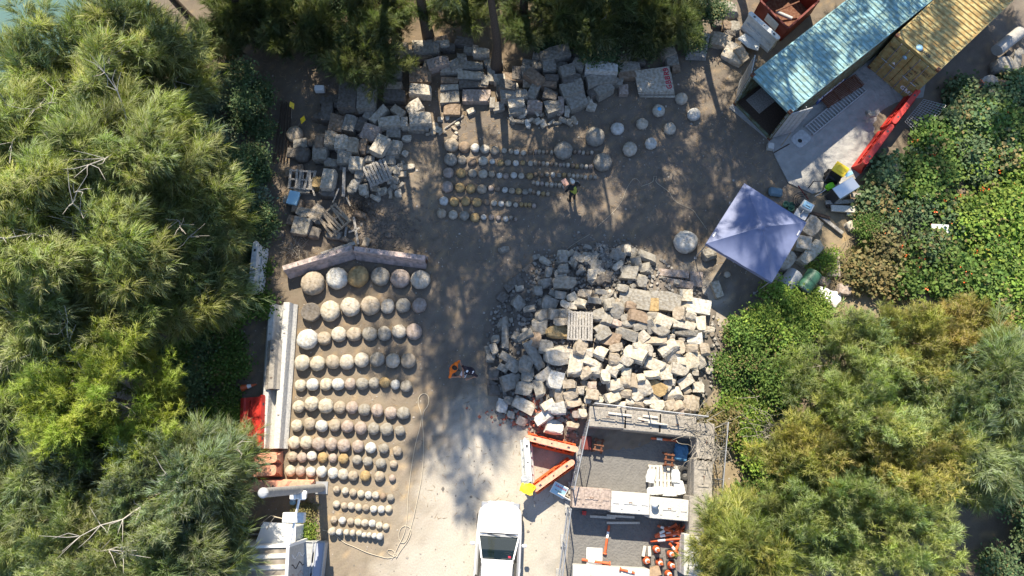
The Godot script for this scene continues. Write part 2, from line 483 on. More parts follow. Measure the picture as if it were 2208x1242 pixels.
func leaf_spray(sd: int, n: int, size: float, spread: float, broad := 0.6) -> ArrayMesh:
	# a handful of folded leaves round a point
	var r := RandomNumberGenerator.new(); r.seed = sd
	var st := SurfaceTool.new(); st.begin(Mesh.PRIMITIVE_TRIANGLES)
	for i in n:
		var p := Vector3(r.randfn(0, spread), r.randfn(0, spread * 0.6), r.randfn(0, spread))
		var up := (Vector3(r.randf_range(-0.8, 0.8), 1.0, r.randf_range(-0.8, 0.8))).normalized()
		var d := Vector3(r.randf_range(-1, 1), r.randf_range(-0.3, 0.3), r.randf_range(-1, 1)); d = (d - up * d.dot(up)).normalized()
		var s := size * r.randf_range(0.45, 1.5)
		var side := d.cross(up) * s * broad * 0.5
		var shade := r.randf_range(0.65, 1.3)
		st.set_color(Color(shade, shade, shade * 0.9)); st.set_normal(up)
		var m := p + d * s * 0.5
		var e := p + d * s - up * s * 0.15
		var l := m + side + up * s * 0.08; var q := m - side + up * s * 0.08
		for v in [p, e, l, p, q, e]: st.add_vertex(v)
	return st.commit()

func foliage_kit():
	for i in 4: tufts.append(bough(100 + i, true))         # feathery, hanging
	for i in 3: tufts.append(bough(200 + i, false))        # bottle-brush, stiff
	for i in 3: sprays.append(leaf_spray(300 + i, 46, 0.10, 0.20))
	for i in 2: sprays.append(leaf_spray(400 + i, 40, 0.13, 0.22, 0.95))         # round creeper leaves

func tree(called: String, label: String, base: Vector3, high: float, wide: float, tone: Color, sd: int, opt := {}) -> Node3D:
	# a she-oak: tapered trunk, rising limbs with side branches, needle tufts along the outer wood
	var r := RandomNumberGenerator.new(); r.seed = sd
	var stiff: bool = opt.get("stiff", false)
	var from: float = opt.get("from", 0.35)           # where the crown begins
	var lean: Vector3 = opt.get("lean", Vector3.ZERO)
	var limbs: int = opt.get("limbs", 15)
	var per: int = opt.get("per", 2)
	var thick: float = opt.get("thick", high * 0.014 + 0.04)
	var o := thing(called, label, "tree", base, 0.0, opt.get("group", ""))
	var pts: Array = []; var rad: Array = []
	var top := Vector3(0, high, 0) + lean
	for i in 7:
		var t := i / 6.0
		var p := Vector3(0, -0.4, 0).lerp(top, t) + Vector3(r.randfn(0, 0.12), 0, r.randfn(0, 0.12)) * (1.0 if i > 0 else 0.0) + lean * 0.25 * sin(t * PI)
		pts.append(p); rad.append(lerpf(thick, 0.025, pow(t, 0.8)))
	rad[0] *= 1.35
	part("trunk", tube(pts, rad, 8), M.bark, o)
	var spine := func(t: float) -> Vector3:
		var f := t * 6.0; var i := mini(int(f), 5)
		return pts[i].lerp(pts[i + 1], f - i)
	var xf: Array = [[], [], [], []]; var cc: Array = [[], [], [], []]
	var wind: Vector3 = opt.get("wind", Vector3.ZERO)
	var puff := func(p: Vector3, d: Vector3, big: float):
		var v := (d.normalized() + wind + Vector3(r.randfn(0, 0.3), r.randfn(0, 0.25), r.randfn(0, 0.3))).normalized()
		var k := r.randi() % (3 if stiff else 4)
		var b := look_basis(v) * Basis(Vector3.BACK, r.randf_range(-0.6, 0.6))
		var s := big * r.randf_range(0.8, 1.25)
		xf[k].append(Transform3D(b.scaled_local(Vector3(s, s, s)), p))
		var f := r.randf_range(0.75, 1.2)
		var c := Color(tone.r * f * r.randf_range(0.9, 1.15), tone.g * f, tone.b * f * r.randf_range(0.8, 1.2))
		cc[k].append(c)
	for i in limbs:
		var t := from + (0.97 - from) * (i + r.randf_range(0.0, 0.8)) / limbs
		var a: Vector3 = spine.call(t)
		var ang := i * 2.4 + r.randf_range(-0.5, 0.5)
		var reach := wide * (0.35 + 0.75 * sin(PI * pow(clampf((t - from) / (1.0 - from), 0, 1), 0.75) * 0.86 + 0.35)) * r.randf_range(0.7, 1.12)
		var rise := r.randf_range(0.25, 0.75) * (1.3 if t > 0.8 else 1.0)
		var dir := Vector3(cos(ang), rise, sin(ang)) + wind * 0.6
		dir = dir.normalized()
		var lp: Array = [a]; var lr: Array = [maxf(0.02, thick * 0.38 * (1.15 - t))]
		var cur := a; var dd := dir
		for k in 4:
			dd = (dd + Vector3(r.randfn(0, 0.16), r.randfn(-0.05, 0.12), r.randfn(0, 0.16))).normalized()
			cur += dd * reach / 4.0
			lp.append(cur); lr.append(lr[0] * (1.0 - 0.22 * (k + 1)))
		var st := tool_()
		tube_in(st, lp, lr, 5, false)
		for k in range(1, 5):
			for q in 2:
				var side := dd.cross(Vector3.UP).normalized() * (1.0 if q == 0 else -1.0)
				var sd2 := (dd * 0.7 + side * r.randf_range(0.5, 1.1) + Vector3(0, r.randf_range(0.0, 0.6), 0)).normalized()
				var sl := reach * r.randf_range(0.2, 0.42)
				var s0: Vector3 = lp[k]; var s1 := s0 + sd2 * sl * 0.5; var s2 := s1 + (sd2 + Vector3(0, 0.15, 0)) * sl * 0.5
				tube_in(st, [s0, s1, s2], [lr[k] * 0.5, lr[k] * 0.35, 0.008], 4, false)
				for m in (per if r.randf() < opt.get("full", 0.5) else per - 1):
					var f2 := r.randf_range(0.1, 0.9)
					puff.call(s0.lerp(s2, f2), sd2 + Vector3(r.randfn(0, 0.35), r.randf_range(0, 0.5), r.randfn(0, 0.35)), opt.get("tuft", 0.9))
		for m in per:
			puff.call(lp[3].lerp(lp[4], r.randf_range(0.0, 1.1)), dd + Vector3(0, 0.3, 0), opt.get("tuft", 0.9))
		part("limb", done(st), M.twig if r.randf() < opt.get("pale", 0.3) else M.bark, o)
	for i in opt.get("bare", 0):          # dead limbs that stick out of the crown
		var t := r.randf_range(0.72, 0.97)
		var cur: Vector3 = spine.call(t)
		var ang := r.randf_range(0, TAU)
		var dd := Vector3(cos(ang), r.randf_range(0.5, 1.0), sin(ang)).normalized()
		var lp: Array = [cur]
		for k in 5:
			dd = (dd + Vector3(r.randfn(0, 0.3), r.randfn(0, 0.15), r.randfn(0, 0.3))).normalized()
			cur += dd * (wide * 0.24 + 0.2); lp.append(cur)
		var st := tool_()
		tube_in(st, lp, [0.032, 0.027, 0.022, 0.016, 0.011, 0.006], 5, false)
		for k in range(1, 5):
			for q in 3:
				var sd2 := (dd + Vector3(r.randfn(0, 0.9), r.randfn(0.2, 0.3), r.randfn(0, 0.9))).normalized()
				var s1: Vector3 = lp[k] + sd2 * r.randf_range(0.25, 0.5); var s2 := s1 + (sd2 + Vector3(r.randfn(0, 0.5), 0.1, r.randfn(0, 0.5))) * r.randf_range(0.2, 0.4)
				tube_in(st, [lp[k], s1, s2], [0.012, 0.009, 0.004], 4, false)
		part("dead_limb", done(st), M.deadwood, o)
	for k in 4:
		if not xf[k].is_empty():
			multi("crown", tufts[4 + k] if stiff else tufts[k], M.needles, o, xf[k], cc[k]).set_meta("kind", "stuff")
	return o

func bush(called: String, label: String, base: Vector3, wide: float, high: float, tone: Color, sd: int, n: int, opt := {}) -> Node3D:
	var r := RandomNumberGenerator.new(); r.seed = sd
	var o := thing(called, label, opt.get("category", "shrub"), base, 0.0, opt.get("group", ""))
	var kind: int = opt.get("leaf", 0)
	var xf: Array = []; var cc: Array = []
	var clumps: Array = []
	for i in maxi(4, int(wide * 6)):
		var a := r.randf_range(0, TAU); var d := sqrt(r.randf()) * wide
		clumps.append(Vector3(cos(a) * d, high * r.randf_range(0.2, 1.15) * (1.0 - 0.45 * pow(d / wide, 2.0)), sin(a) * d * opt.get("deep", 1.0)))
	var st := tool_()
	for c in clumps:
		var mid: Vector3 = c * 0.5 + Vector3(r.randfn(0, 0.05), 0, r.randfn(0, 0.05))
		tube_in(st, [Vector3(c.x * 0.15, -0.1, c.z * 0.15), mid, c], [0.022, 0.015, 0.006], 4, false)
	part("stems", done(st), M.bark, o)
	for i in n:
		var c: Vector3 = clumps[r.randi() % clumps.size()]
		var v: Vector3 = Vector3(r.randfn(0, 1), r.randfn(0, 0.7), r.randfn(0, 1)).normalized() * sqrt(r.randf()) * 0.42 * opt.get("clump", 1.0)
		var p: Vector3 = c + v
		p.y = maxf(p.y, 0.06)
		var s: float = r.randf_range(0.75, 1.25) * opt.get("size", 1.0)
		var b := Basis(Vector3.UP, r.randf_range(0, TAU)) * Basis(Vector3.RIGHT, r.randf_range(-0.5, 0.5))
		xf.append(Transform3D(b.scaled_local(Vector3(s, s, s)), p))
		var f: float = r.randf_range(0.75, 1.2) * (0.8 + 0.4 * fmod(absf(c.x * 7.3 + c.z * 3.1), 1.0))
		cc.append(Color(tone.r * f * r.randf_range(0.85, 1.2), tone.g * f, tone.b * f) if r.randf() > 0.07 else Color(0.26 * f, 0.21 * f, 0.09 * f))
	var half := xf.size() / 2
	var k0 := 0 if kind == 0 else 3
	multi("foliage", sprays[k0], M.leaves, o, xf.slice(0, half), cc.slice(0, half)).set_meta("kind", "stuff")
	multi("foliage", sprays[k0 + 1], M.leaves, o, xf.slice(half), cc.slice(half)).set_meta("kind", "stuff")
	return o

func build_trees():
	foliage_kit()
	var lime := Color(0.44, 0.51, 0.25); var olive := Color(0.38, 0.45, 0.23); var grey := Color(0.34, 0.42, 0.27)
	var straw := Color(0.48, 0.46, 0.20); var rust := Color(0.48, 0.40, 0.20)
	# --- river side
	var river := "she-oaks along the river bank"
	var wd := Vector3(0.3, 0.0, -0.2)
	var L := [
		[Vector3(-16.02, 7.00, -13.77), 7.5, 3.0, lime, "yellow-green windswept she-oak beside open river water", true],
		[Vector3(-14.37, 6.00, -15.16), 7.0, 1.5, olive, "olive she-oak between the river and the dark leaning trunk", true],
		[Vector3(-16.37, 8.00, -9.88), 8.5, 2.7, lime, "tall feathery she-oak with pale bare twigs, above the river", true],
		[Vector3(-13.40, 8.00, -10.89), 8.5, 2.0, olive, "windswept olive she-oak beside the grey-green leafy shrubs", true],
		[Vector3(-14.56, 8.00, -7.26), 8.5, 2.7, lime, "bright feathery she-oak over the middle of the river bank", true],
		[Vector3(-12.79, 5.00, -9.16), 5.5, 1.7, lime, "feathery she-oak with white dead branches facing the yard", true],
		[Vector3(-14.11, 4.00, -6.74), 4.5, 1.8, olive, "olive she-oak behind the white dead branches", true],
		[Vector3(-16.32, 7.00, -4.86), 7.5, 1.8, lime, "drooping she-oak at the river's edge", true],
		[Vector3(-13.65, 7.00, -2.41), 7.6, 1.9, Color(0.44, 0.55, 0.14), "bushy lime-green she-oak, the brightest on the river side", false],
		[Vector3(-11.67, 6.00, 0.63), 6.5, 1.7, grey, "grey-green she-oak below the lime-green one", false],
		[Vector3(-10.75, 5.00, -0.11), 5.5, 0.7, grey, "grey she-oak with bare twigs beside the orange barriers", true],
		[Vector3(-16.68, 5.00, -0.11), 5.5, 1.7, grey, "grey-green she-oak hidden behind the lime-green one", true],
		[Vector3(-13.92, 6.00, 2.61), 6.5, 1.7, olive, "olive she-oak with upright tufts near the white shed", false],
		[Vector3(-11.25, 5.00, 2.72), 5.5, 0.9, grey, "grey-green she-oak beside the white ribbed shed", true],
		[Vector3(-12.27, 3.00, -6.91), 3.4, 0.7, olive, "small feathery she-oak beside the white plastic barrier", true],
		[Vector3(-17.66, 6.00, -2.83), 6.5, 1.5, olive, "olive she-oak leaning over the water beyond the lime-green one", true],
		[Vector3(-17.17, 5.00, 1.55), 5.5, 1.5, olive, "olive she-oak on the water side of the upright-tufted one", true],
		[Vector3(-17.72, 7.00, -6.61), 7.5, 1.5, lime, "feathery she-oak standing furthest over the river", true]]
	var i := 0
	for a in L:
		var b: Vector3 = a[0]; b.y = ground_height(b.x, b.z)
		var top: float = a[1] - b.y
		tree("she_oak", a[4], b, top, a[2], a[3], 500 + i * 13, {"stiff": not a[5], "wind": wd if a[5] else Vector3.ZERO, "group": river, "from": 0.42, "limbs": clampi(int(7 + a[2] * 4.2), 9, 18), "per": 2, "tuft": 1.0 if a[5] else 0.85, "pale": 0.7, "bare": 4 if a[5] else 1})
		i += 1
	# --- south-east thicket
	var R := [
		[Vector3(12.70, 4.50, -4.10), 5.0, 1.4, olive, "olive she-oak beside the green leafy shrubs", false],
		[Vector3(14.59, 4.50, -4.44), 5.0, 1.0, Color(0.46, 0.45, 0.19), "tawny she-oak beneath the creeper bank", false],
		[Vector3(16.82, 4.00, -4.87), 4.5, 1.0, rust, "rust-tinged she-oak with reddish tips", false],
		[Vector3(17.42, 5.00, -3.27), 5.5, 1.6, grey, "feathery grey-green she-oak next to the rust-tinged one", true],
		[Vector3(12.42, 5.50, -1.87), 6.0, 1.2, lime, "bright lime she-oak with upright bottlebrush tufts", false],
		[Vector3(10.75, 4.50, -0.82), 5.0, 0.8, straw, "straw-tipped she-oak beside the bare tangled twigs", false],
		[Vector3(13.76, 5.50, -0.25), 6.0, 1.3, straw, "golden she-oak between lime and grey-green neighbours", false],
		[Vector3(11.05, 5.00, 0.96), 5.5, 1.2, olive, "olive she-oak next to the fenced compound's shrubs", false],
		[Vector3(12.84, 5.50, 1.95), 6.0, 1.7, lime, "spreading yellow-green she-oak under the golden one", false],
		[Vector3(8.09, 4.00, 2.76), 4.5, 1.2, Color(0.46, 0.48, 0.20), "soft yellow-olive she-oak overhanging the compound fence", true],
		[Vector3(16.40, 4.50, -1.06), 5.0, 1.6, grey, "soft grey she-oak behind the golden one", true],
		[Vector3(9.71, 4.50, 2.18), 5.0, 1.0, olive, "low olive she-oak behind the soft yellow-olive one", false],
		[Vector3(15.45, 5.00, -2.14), 5.5, 1.1, grey, "slender grey-green she-oak above the golden one", false]]
	for a in R:
		var b: Vector3 = a[0]; b.y = ground_height(b.x, b.z)
		tree("she_oak", a[4], b, a[1] - b.y, a[2], Color(a[3].r * 1.05, a[3].g * 1.08, a[3].b * 1.0), 700 + i * 17, {"stiff": not a[5], "wind": Vector3.ZERO, "group": "she-oaks in the thicket by the compound", "from": 0.35, "limbs": clampi(int(7 + a[2] * 4.2), 9, 18), "per": 2, "tuft": 0.84, "pale": 0.4})
		i += 1
	# --- tall trees along the top of the yard: only their trunks and lower branches stand in the picture
	var T := [
		[Vector3(-12.08, 0.00, -19.83), 11.5, 2.2, 0.35, "behind the bundle of dark poles"], [Vector3(-7.73, 0.00, -21.48), 12.5, 2.4, 0.35, "behind the white carton"], [Vector3(-3.98, 0.00, -20.08), 22.0, 1.9, 0.36, "behind the first blocks of the row"], [Vector3(-2.34, 0.00, -21.74), 19.0, 2.4, 0.38, "set back between two others"], [Vector3(-0.79, 0.00, -18.46), 15.0, 2.0, 0.42, "standing right among the stone blocks"], [Vector3(0.54, 0.00, -20.46), 14.0, 2.2, 0.36, "next to the pale irregular block"],
		[Vector3(3.06, 0.00, -21.74), 14.0, 2.4, 0.32, "among the dark shrubs"], [Vector3(5.75, 0.00, -21.23), 12.5, 2.4, 0.28, "behind the marked slab stack"], [Vector3(8.79, 0.00, -23.31), 18.0, 2.1, 0.42, "behind the weathered sheet stack"], [Vector3(10.89, 0.00, -23.85), 15.5, 2.4, 0.30, "beyond the red skip"], [Vector3(16.23, 0.00, -26.57), 14.0, 2.6, 0.3, "beyond the blue container"], [Vector3(22.12, 0.00, -25.47), 13.0, 2.4, 0.3, "beyond the yellow container"],
		[Vector3(-10.84, 0.00, -26.85), 13.0, 2.8, 0.2, "out of view, added for shade behind the leaning one"], [Vector3(-5.70, 0.00, -21.23), 21.0, 1.9, 0.42, "beside the hanging branches"], [Vector3(-1.50, 0.00, -27.69), 9.0, 2.4, 0.25, "out of view, added for shade behind the row of blocks"], [Vector3(3.18, 0.00, -27.12), 13.0, 2.8, 0.2, "out of view, added for shade behind the dark shrubs"]]  # the three furthest back are unseen, added to shade the top strip
	for a in T:
		tree("she_oak", "tall dark she-oak trunk " + a[4], a[0], a[1], a[2], olive, 900 + i * 19, {"group": "tall she-oaks behind the stone blocks", "from": a[3], "limbs": 12, "per": 1, "full": 0.6, "tuft": 1.05, "pale": 0.1, "thick": 0.24})
		i += 1
	tree("she_oak", "she-oak with a dark leaning trunk at the river bend", Vector3(-14.44, 0.00, -20.08), 9.0, 2.2, olive, 1801, {"from": 0.5, "limbs": 9, "lean": Vector3(-2.4, 0, -1.6), "thick": 0.24})

# ---------------------------------------------------------------- stones
var cut_blocks: Array = []
var rough_stones: Array = []
var broken_blocks: Array = []
var dome_forms := {}

func mound_height(x: float, z: float) -> float:
	var c := Vector3(3.89, 0.00, -5.32)
	var d := pow((x - c.x) / 5.2, 2.0) + pow((z - c.z) / 4.6, 2.0)
	return 1.15 * pow(maxf(0.0, 1.0 - d), 0.9)

func stone_kit():
	for i in 10:
		var st := tool_(); rock_in(st, Vector3(0.5, 0.5, 0.5), 20 + i, 3, 0.06, 1, 0.02); cut_blocks.append(done(st))
	for i in 10:
		var st := tool_(); rock_in(st, Vector3(0.52, 0.52, 0.52), 60 + i, 3, 0.22, 9, 0.03); rough_stones.append(done(st))
	for i in 12:
		var st := tool_(); rock_in(st, Vector3(0.5, 0.5, 0.5), 140 + i, 3, 0.10, 5, 0.0); broken_blocks.append(done(st))
	# rounded stones: drum with a domed top, ball, bullet-shaped peg, shallow dish
	var drum := [Vector2(0.38, 0), Vector2(0.46, 0.05), Vector2(0.495, 0.16), Vector2(0.5, 0.28), Vector2(0.485, 0.38), Vector2(0.42, 0.48), Vector2(0.30, 0.55), Vector2(0.15, 0.58), Vector2(0.0, 0.59)]
	var ball := [Vector2(0.2, 0.0), Vector2(0.36, 0.06), Vector2(0.46, 0.19), Vector2(0.5, 0.34), Vector2(0.47, 0.49), Vector2(0.38, 0.62), Vector2(0.22, 0.71), Vector2(0.0, 0.745)]
	var peg := [Vector2(0.46, 0.0), Vector2(0.5, 0.1), Vector2(0.5, 0.95), Vector2(0.45, 1.15), Vector2(0.33, 1.29), Vector2(0.17, 1.36), Vector2(0.0, 1.38)]
	var dish := [Vector2(0.40, 0.0), Vector2(0.48, 0.08), Vector2(0.5, 0.3), Vector2(0.47, 0.40), Vector2(0.42, 0.40), Vector2(0.2, 0.35), Vector2(0.0, 0.33)]
	for q in [["drum", drum], ["ball", ball], ["peg", peg], ["dish", dish]]:
		var set_: Array = []
		for v in 4:
			var st := SurfaceTool.new(); st.begin(Mesh.PRIMITIVE_TRIANGLES); st.set_smooth_group(1)
			var n := 18
			var at := func(p: Vector2, k: int) -> Vector3:
				var t := TAU * (k % n) / n
				var w := 1.0 + 0.07 * noise.get_noise_3d(cos(t) * 1.3 + v * 9.0, p.y * 3.0, sin(t) * 1.3) * 2.0
				return Vector3(p.x * w * cos(t), p.y * (1.0 + 0.04 * noise.get_noise_3d(cos(t) + v * 5.0, 7.0, sin(t))), -p.x * w * sin(t))
			var pf: Array = q[1]
			for i in pf.size() - 1:
				for k in n:
					var a: Vector3 = at.call(pf[i], k); var b: Vector3 = at.call(pf[i], k + 1); var c: Vector3 = at.call(pf[i + 1], k + 1); var d: Vector3 = at.call(pf[i + 1], k)
					tri(st, a, b, c)
					if pf[i + 1].x > 0.001: tri(st, a, c, d)
			set_.append(done(st))
		dome_forms[q[0]] = set_

func shape_word(a: Array) -> String:
	var l: float = maxf(a[2], a[3]); var w: float = minf(a[2], a[3])
	return "long " if l > w * 1.9 else ("large " if l * w > 0.6 else ("small " if l * w < 0.22 else ""))

const TONE_WORD := ["grey", "tan", "pale", "brown", "pinkish", "golden", "whitish", "dark", "cream"]

func stone(a: Array, called: String, tail: String, group: String, rough: bool, tone: int, thick := 0.0, tilt := 6.0) -> MeshInstance3D:
	# a: plan x, z, length, width, turn, tone, height of its upper face
	var t := thick if thick > 0.0 else minf(a[2], a[3]) * rnd(0.6, 0.8)
	var xf := turned(Vector3(a[0], a[6] - t * 0.5, a[1]), a[4] + rnd(-3, 3), rnd(-tilt, tilt), rnd(-tilt, tilt))
	xf.basis = xf.basis.scaled_local(Vector3(a[2] * 1.03, t, a[3] * 1.03))
	var mesh: Mesh = rough_stones[rng.randi() % 10] if rough else (broken_blocks[rng.randi() % 12] if called == "rubble_stone" else cut_blocks[rng.randi() % 10])
	var word: String = ("rough " if rough else "squared ") + TONE_WORD[tone]
	return single(called, mesh, M["stone%d" % tone], word + " sandstone " + tail, "stone", xf, group)

func build_stones():
	stone_kit()
	rng.seed = 401
	# ---- stacked blocks along the trees
	var wall: Array = [
	[-2.85, -18.29, 1.00, 0.35, 0, 2, 0.35], [-2.89, -17.69, 0.82, 0.29, 0, 3, 0.35], [-2.91, -17.33, 0.82, 0.26, 0, 2, 0.35], [-2.90, -16.84, 0.88, 0.53, 0, 0, 0.35], [-1.93, -17.99, 1.18, 0.44, 2, 2, 0.35], [-1.83, -17.52, 1.26, 0.36, 0, 7, 0.35],
	[-1.65, -16.91, 1.26, 0.58, 1, 4, 0.35], [-0.91, -16.55, 0.23, 0.52, 0, 0, 0.35], [-2.78, -16.23, 0.76, 0.52, 0, 3, 0.30], [-1.91, -16.22, 0.35, 0.23, -30, 2, 0.20], [-1.79, -18.52, 0.83, 0.38, 0, 0, 0.35], [-0.98, -18.19, 0.35, 1.06, 0, 0, 0.35],
	[-0.21, -17.17, 0.75, 0.43, 8, 7, 0.90], [0.08, -17.89, 1.00, 0.41, 0, 3, 0.35], [0.08, -16.84, 1.21, 0.52, -5, 0, 0.70], [0.19, -16.45, 0.72, 0.49, -8, 2, 0.60], [0.19, -16.11, 0.64, 0.32, -5, 0, 0.40], [1.06, -16.34, 0.67, 0.46, 8, 4, 0.50],
	[0.98, -16.99, 0.41, 0.70, 22, 0, 0.60], [1.03, -17.65, 0.87, 0.49, 40, 3, 0.80], [0.75, -17.59, 0.47, 0.53, 0, 1, 0.35], [1.72, -18.37, 0.59, 0.64, -6, 0, 0.70], [2.01, -18.90, 1.35, 0.59, -12, 0, 0.80], [1.83, -17.71, 0.64, 0.26, 0, 7, 0.60],
	[1.71, -17.41, 0.70, 0.26, 0, 3, 0.50], [1.77, -16.92, 0.64, 0.52, 12, 7, 0.50], [1.87, -16.31, 0.64, 0.64, -18, 0, 0.50], [2.26, -16.40, 0.26, 0.81, 0, 4, 0.40], [2.55, -16.13, 0.23, 0.52, 0, 2, 0.30], [2.58, -17.98, 0.70, 0.52, -20, 0, 0.80],
	[2.75, -17.58, 0.87, 0.47, -10, 7, 0.70], [2.80, -17.13, 1.04, 0.64, -20, 0, 0.70], [3.01, -16.57, 0.87, 0.64, -25, 0, 0.50], [3.11, -18.30, 0.58, 0.47, 25, 0, 0.80], [4.13, -18.02, 1.45, 0.49, 6, 6, 1.00], [4.15, -17.58, 1.34, 0.52, -12, 0, 0.70],
	[4.01, -17.18, 0.99, 0.47, -28, 7, 0.50], [4.26, -17.12, 0.81, 0.47, -30, 0, 0.60], [5.08, -18.69, 0.59, 0.47, -15, 1, 0.60], [5.49, -18.36, 0.94, 0.44, -10, 0, 0.50], [5.37, -17.96, 0.82, 0.35, -10, 3, 0.40], [4.95, -17.63, 0.47, 0.35, 10, 0, 0.40],
	[5.21, -17.26, 0.41, 0.47, 0, 4, 0.30], [7.39, -19.13, 0.59, 0.41, -20, 1, 0.50], [7.54, -18.75, 0.53, 0.47, -5, 0, 0.40], [7.72, -18.42, 0.36, 0.36, 0, 3, 0.30], [0.72, -18.10, 0.53, 0.53, 0, 0, 0.50], [-0.57, -17.63, 0.29, 0.70, 0, 0, 0.40],
	[-0.51, -17.11, 0.35, 0.58, 0, 7, 0.40], [-0.62, -16.39, 0.52, 0.41, -10, 0, 0.30], [3.27, -19.09, 0.83, 0.59, -20, 7, 0.50], [3.92, -19.02, 0.71, 0.53, 0, 7, 0.50], [4.88, -19.23, 0.65, 0.47, -10, 7, 0.50], [6.00, -18.75, 0.53, 0.41, 0, 7, 0.40],
	[3.70, -16.41, 0.41, 0.35, 20, 2, 0.25], [3.59, -16.71, 0.23, 0.35, -20, 2, 0.30]]
	var wall2: Array = [
	[-5.61, -19.22, 0.47, 0.79, 0, 0, 0.50], [-5.17, -19.28, 0.47, 0.63, 0, 1, 0.50], [-4.02, -19.27, 1.16, 0.55, 0, 0, 0.60], [-3.44, -18.47, 0.99, 0.47, -14, 4, 0.70], [-2.69, -18.44, 0.47, 0.37, -30, 0, 0.60], [-5.53, -18.04, 0.73, 0.52, 0, 0, 0.50],
	[-4.28, -17.92, 0.99, 0.78, 0, 3, 0.50], [-5.51, -17.34, 0.78, 0.36, 0, 1, 0.50], [-5.43, -16.85, 0.98, 0.57, 0, 7, 0.50], [-4.24, -17.08, 0.98, 0.52, 2, 2, 0.60], [-4.49, -16.22, 0.72, 0.56, -30, 2, 0.60], [-4.19, -15.63, 0.97, 0.59, -3, 2, 0.60],
	[-4.41, -15.28, 0.72, 0.31, 0, 0, 0.40], [-5.61, -15.46, 0.97, 0.46, -8, 2, 0.60], [-4.92, -15.48, 0.31, 0.46, 0, 2, 0.50], [-5.23, -15.99, 0.61, 0.36, 35, 1, 0.60], [-6.09, -15.85, 0.31, 0.97, 40, 2, 0.60], [-6.53, -15.96, 0.36, 0.67, 30, 0, 0.50],
	[-6.93, -15.40, 0.41, 0.67, 20, 7, 0.40], [-6.53, -14.98, 0.76, 0.61, 22, 4, 0.50], [-7.42, -15.43, 0.56, 0.77, 15, 0, 0.50], [-8.04, -15.46, 0.61, 0.87, 10, 3, 0.50], [-8.51, -16.02, 0.51, 0.92, 0, 7, 0.50], [-7.50, -16.59, 0.82, 1.22, 0, 7, 0.90],
	[-6.66, -16.59, 0.77, 1.22, 0, 0, 0.90], [-5.44, -15.05, 0.62, 0.46, 0, 0, 0.30], [-4.06, -15.28, 0.46, 0.21, 0, 0, 0.30]]
	var left: Array = [
	[-8.66, -14.46, 0.40, 0.74, 0, 3, 0.80], [-8.19, -14.53, 0.50, 0.67, 4, 1, 0.80], [-7.66, -14.35, 0.60, 0.67, 5, 2, 0.80], [-7.13, -14.21, 0.47, 0.67, 5, 1, 0.80], [-6.74, -14.23, 0.34, 0.67, 10, 3, 0.75], [-8.64, -13.89, 0.60, 0.67, 0, 0, 0.70],
	[-7.53, -13.74, 0.60, 0.74, 3, 0, 0.70], [-6.97, -13.36, 0.59, 0.60, 5, 2, 0.70], [-8.16, -13.47, 0.54, 0.40, 3, 0, 0.50], [-7.54, -13.34, 0.47, 0.40, 0, 7, 0.40], [-6.52, -14.17, 0.34, 0.41, 0, 0, 0.50], [-6.45, -13.70, 0.44, 0.34, 0, 0, 0.40],
	[-5.91, -14.16, 0.60, 0.87, 27, 2, 0.90], [-6.44, -14.92, 0.75, 0.75, 15, 4, 0.60], [-5.47, -14.17, 0.61, 0.68, 0, 0, 0.50], [-5.28, -14.35, 0.41, 0.54, 10, 2, 0.50], [-5.57, -13.77, 0.47, 0.61, 0, 0, 0.40], [-8.74, -12.57, 0.40, 0.53, 0, 5, 0.50],
	[-8.16, -12.55, 0.52, 0.93, 3, 2, 0.80], [-8.24, -12.03, 0.66, 0.40, 5, 7, 0.50], [-9.20, -11.12, 0.63, 0.46, 5, 0, 0.50], [-9.25, -10.45, 0.72, 0.75, 8, 0, 0.60], [-8.70, -10.21, 0.46, 0.53, 5, 7, 0.40], [-8.67, -11.08, 0.53, 0.73, 42, 1, 0.50],
	[-10.37, -10.18, 0.50, 0.33, -10, 7, 0.20], [-8.51, -10.84, 0.26, 0.40, 0, 0, 0.40], [-6.82, -12.93, 0.40, 0.47, 20, 0, 0.50], [-4.86, -14.83, 0.41, 0.27, 0, 2, 0.20], [-7.09, -12.47, 0.40, 0.53, 20, 2, 0.40], [-6.67, -12.25, 0.40, 0.53, -10, 2, 0.40],
	[-7.23, -12.30, 0.33, 0.40, 0, 0, 0.30], [-5.84, -12.23, 0.40, 0.30, -20, 8, 0.20], [-6.18, -12.37, 0.40, 0.34, 15, 1, 0.20], [-6.16, -11.91, 0.47, 0.20, 30, 2, 0.20], [-5.14, -12.14, 0.30, 0.34, -10, 2, 0.15], [-5.32, -12.75, 0.40, 0.34, 10, 0, 0.25],
	[-4.97, -13.06, 0.34, 0.27, 0, 1, 0.20], [-5.23, -13.16, 0.34, 0.34, 10, 0, 0.30], [-4.68, -13.45, 0.48, 0.24, 0, 2, 0.15], [-5.61, -13.12, 0.40, 0.47, 20, 0, 0.40], [-5.48, -13.53, 0.34, 0.41, 10, 0, 0.30], [-6.79, -11.12, 0.60, 0.27, 20, 3, 0.20],
	[-6.45, -9.80, 0.26, 0.40, 20, 1, 0.20], [-5.50, -10.18, 0.27, 0.27, 0, 7, 0.10], [-7.91, -10.13, 0.66, 0.33, 5, 0, 0.25], [-7.32, -9.90, 0.59, 0.26, 20, 7, 0.20], [-3.58, -15.47, 0.34, 0.28, 0, 1, 0.20], [-3.44, -15.28, 0.41, 0.27, 20, 8, 0.20],
	[-3.65, -15.16, 0.28, 0.21, 20, 1, 0.15]]
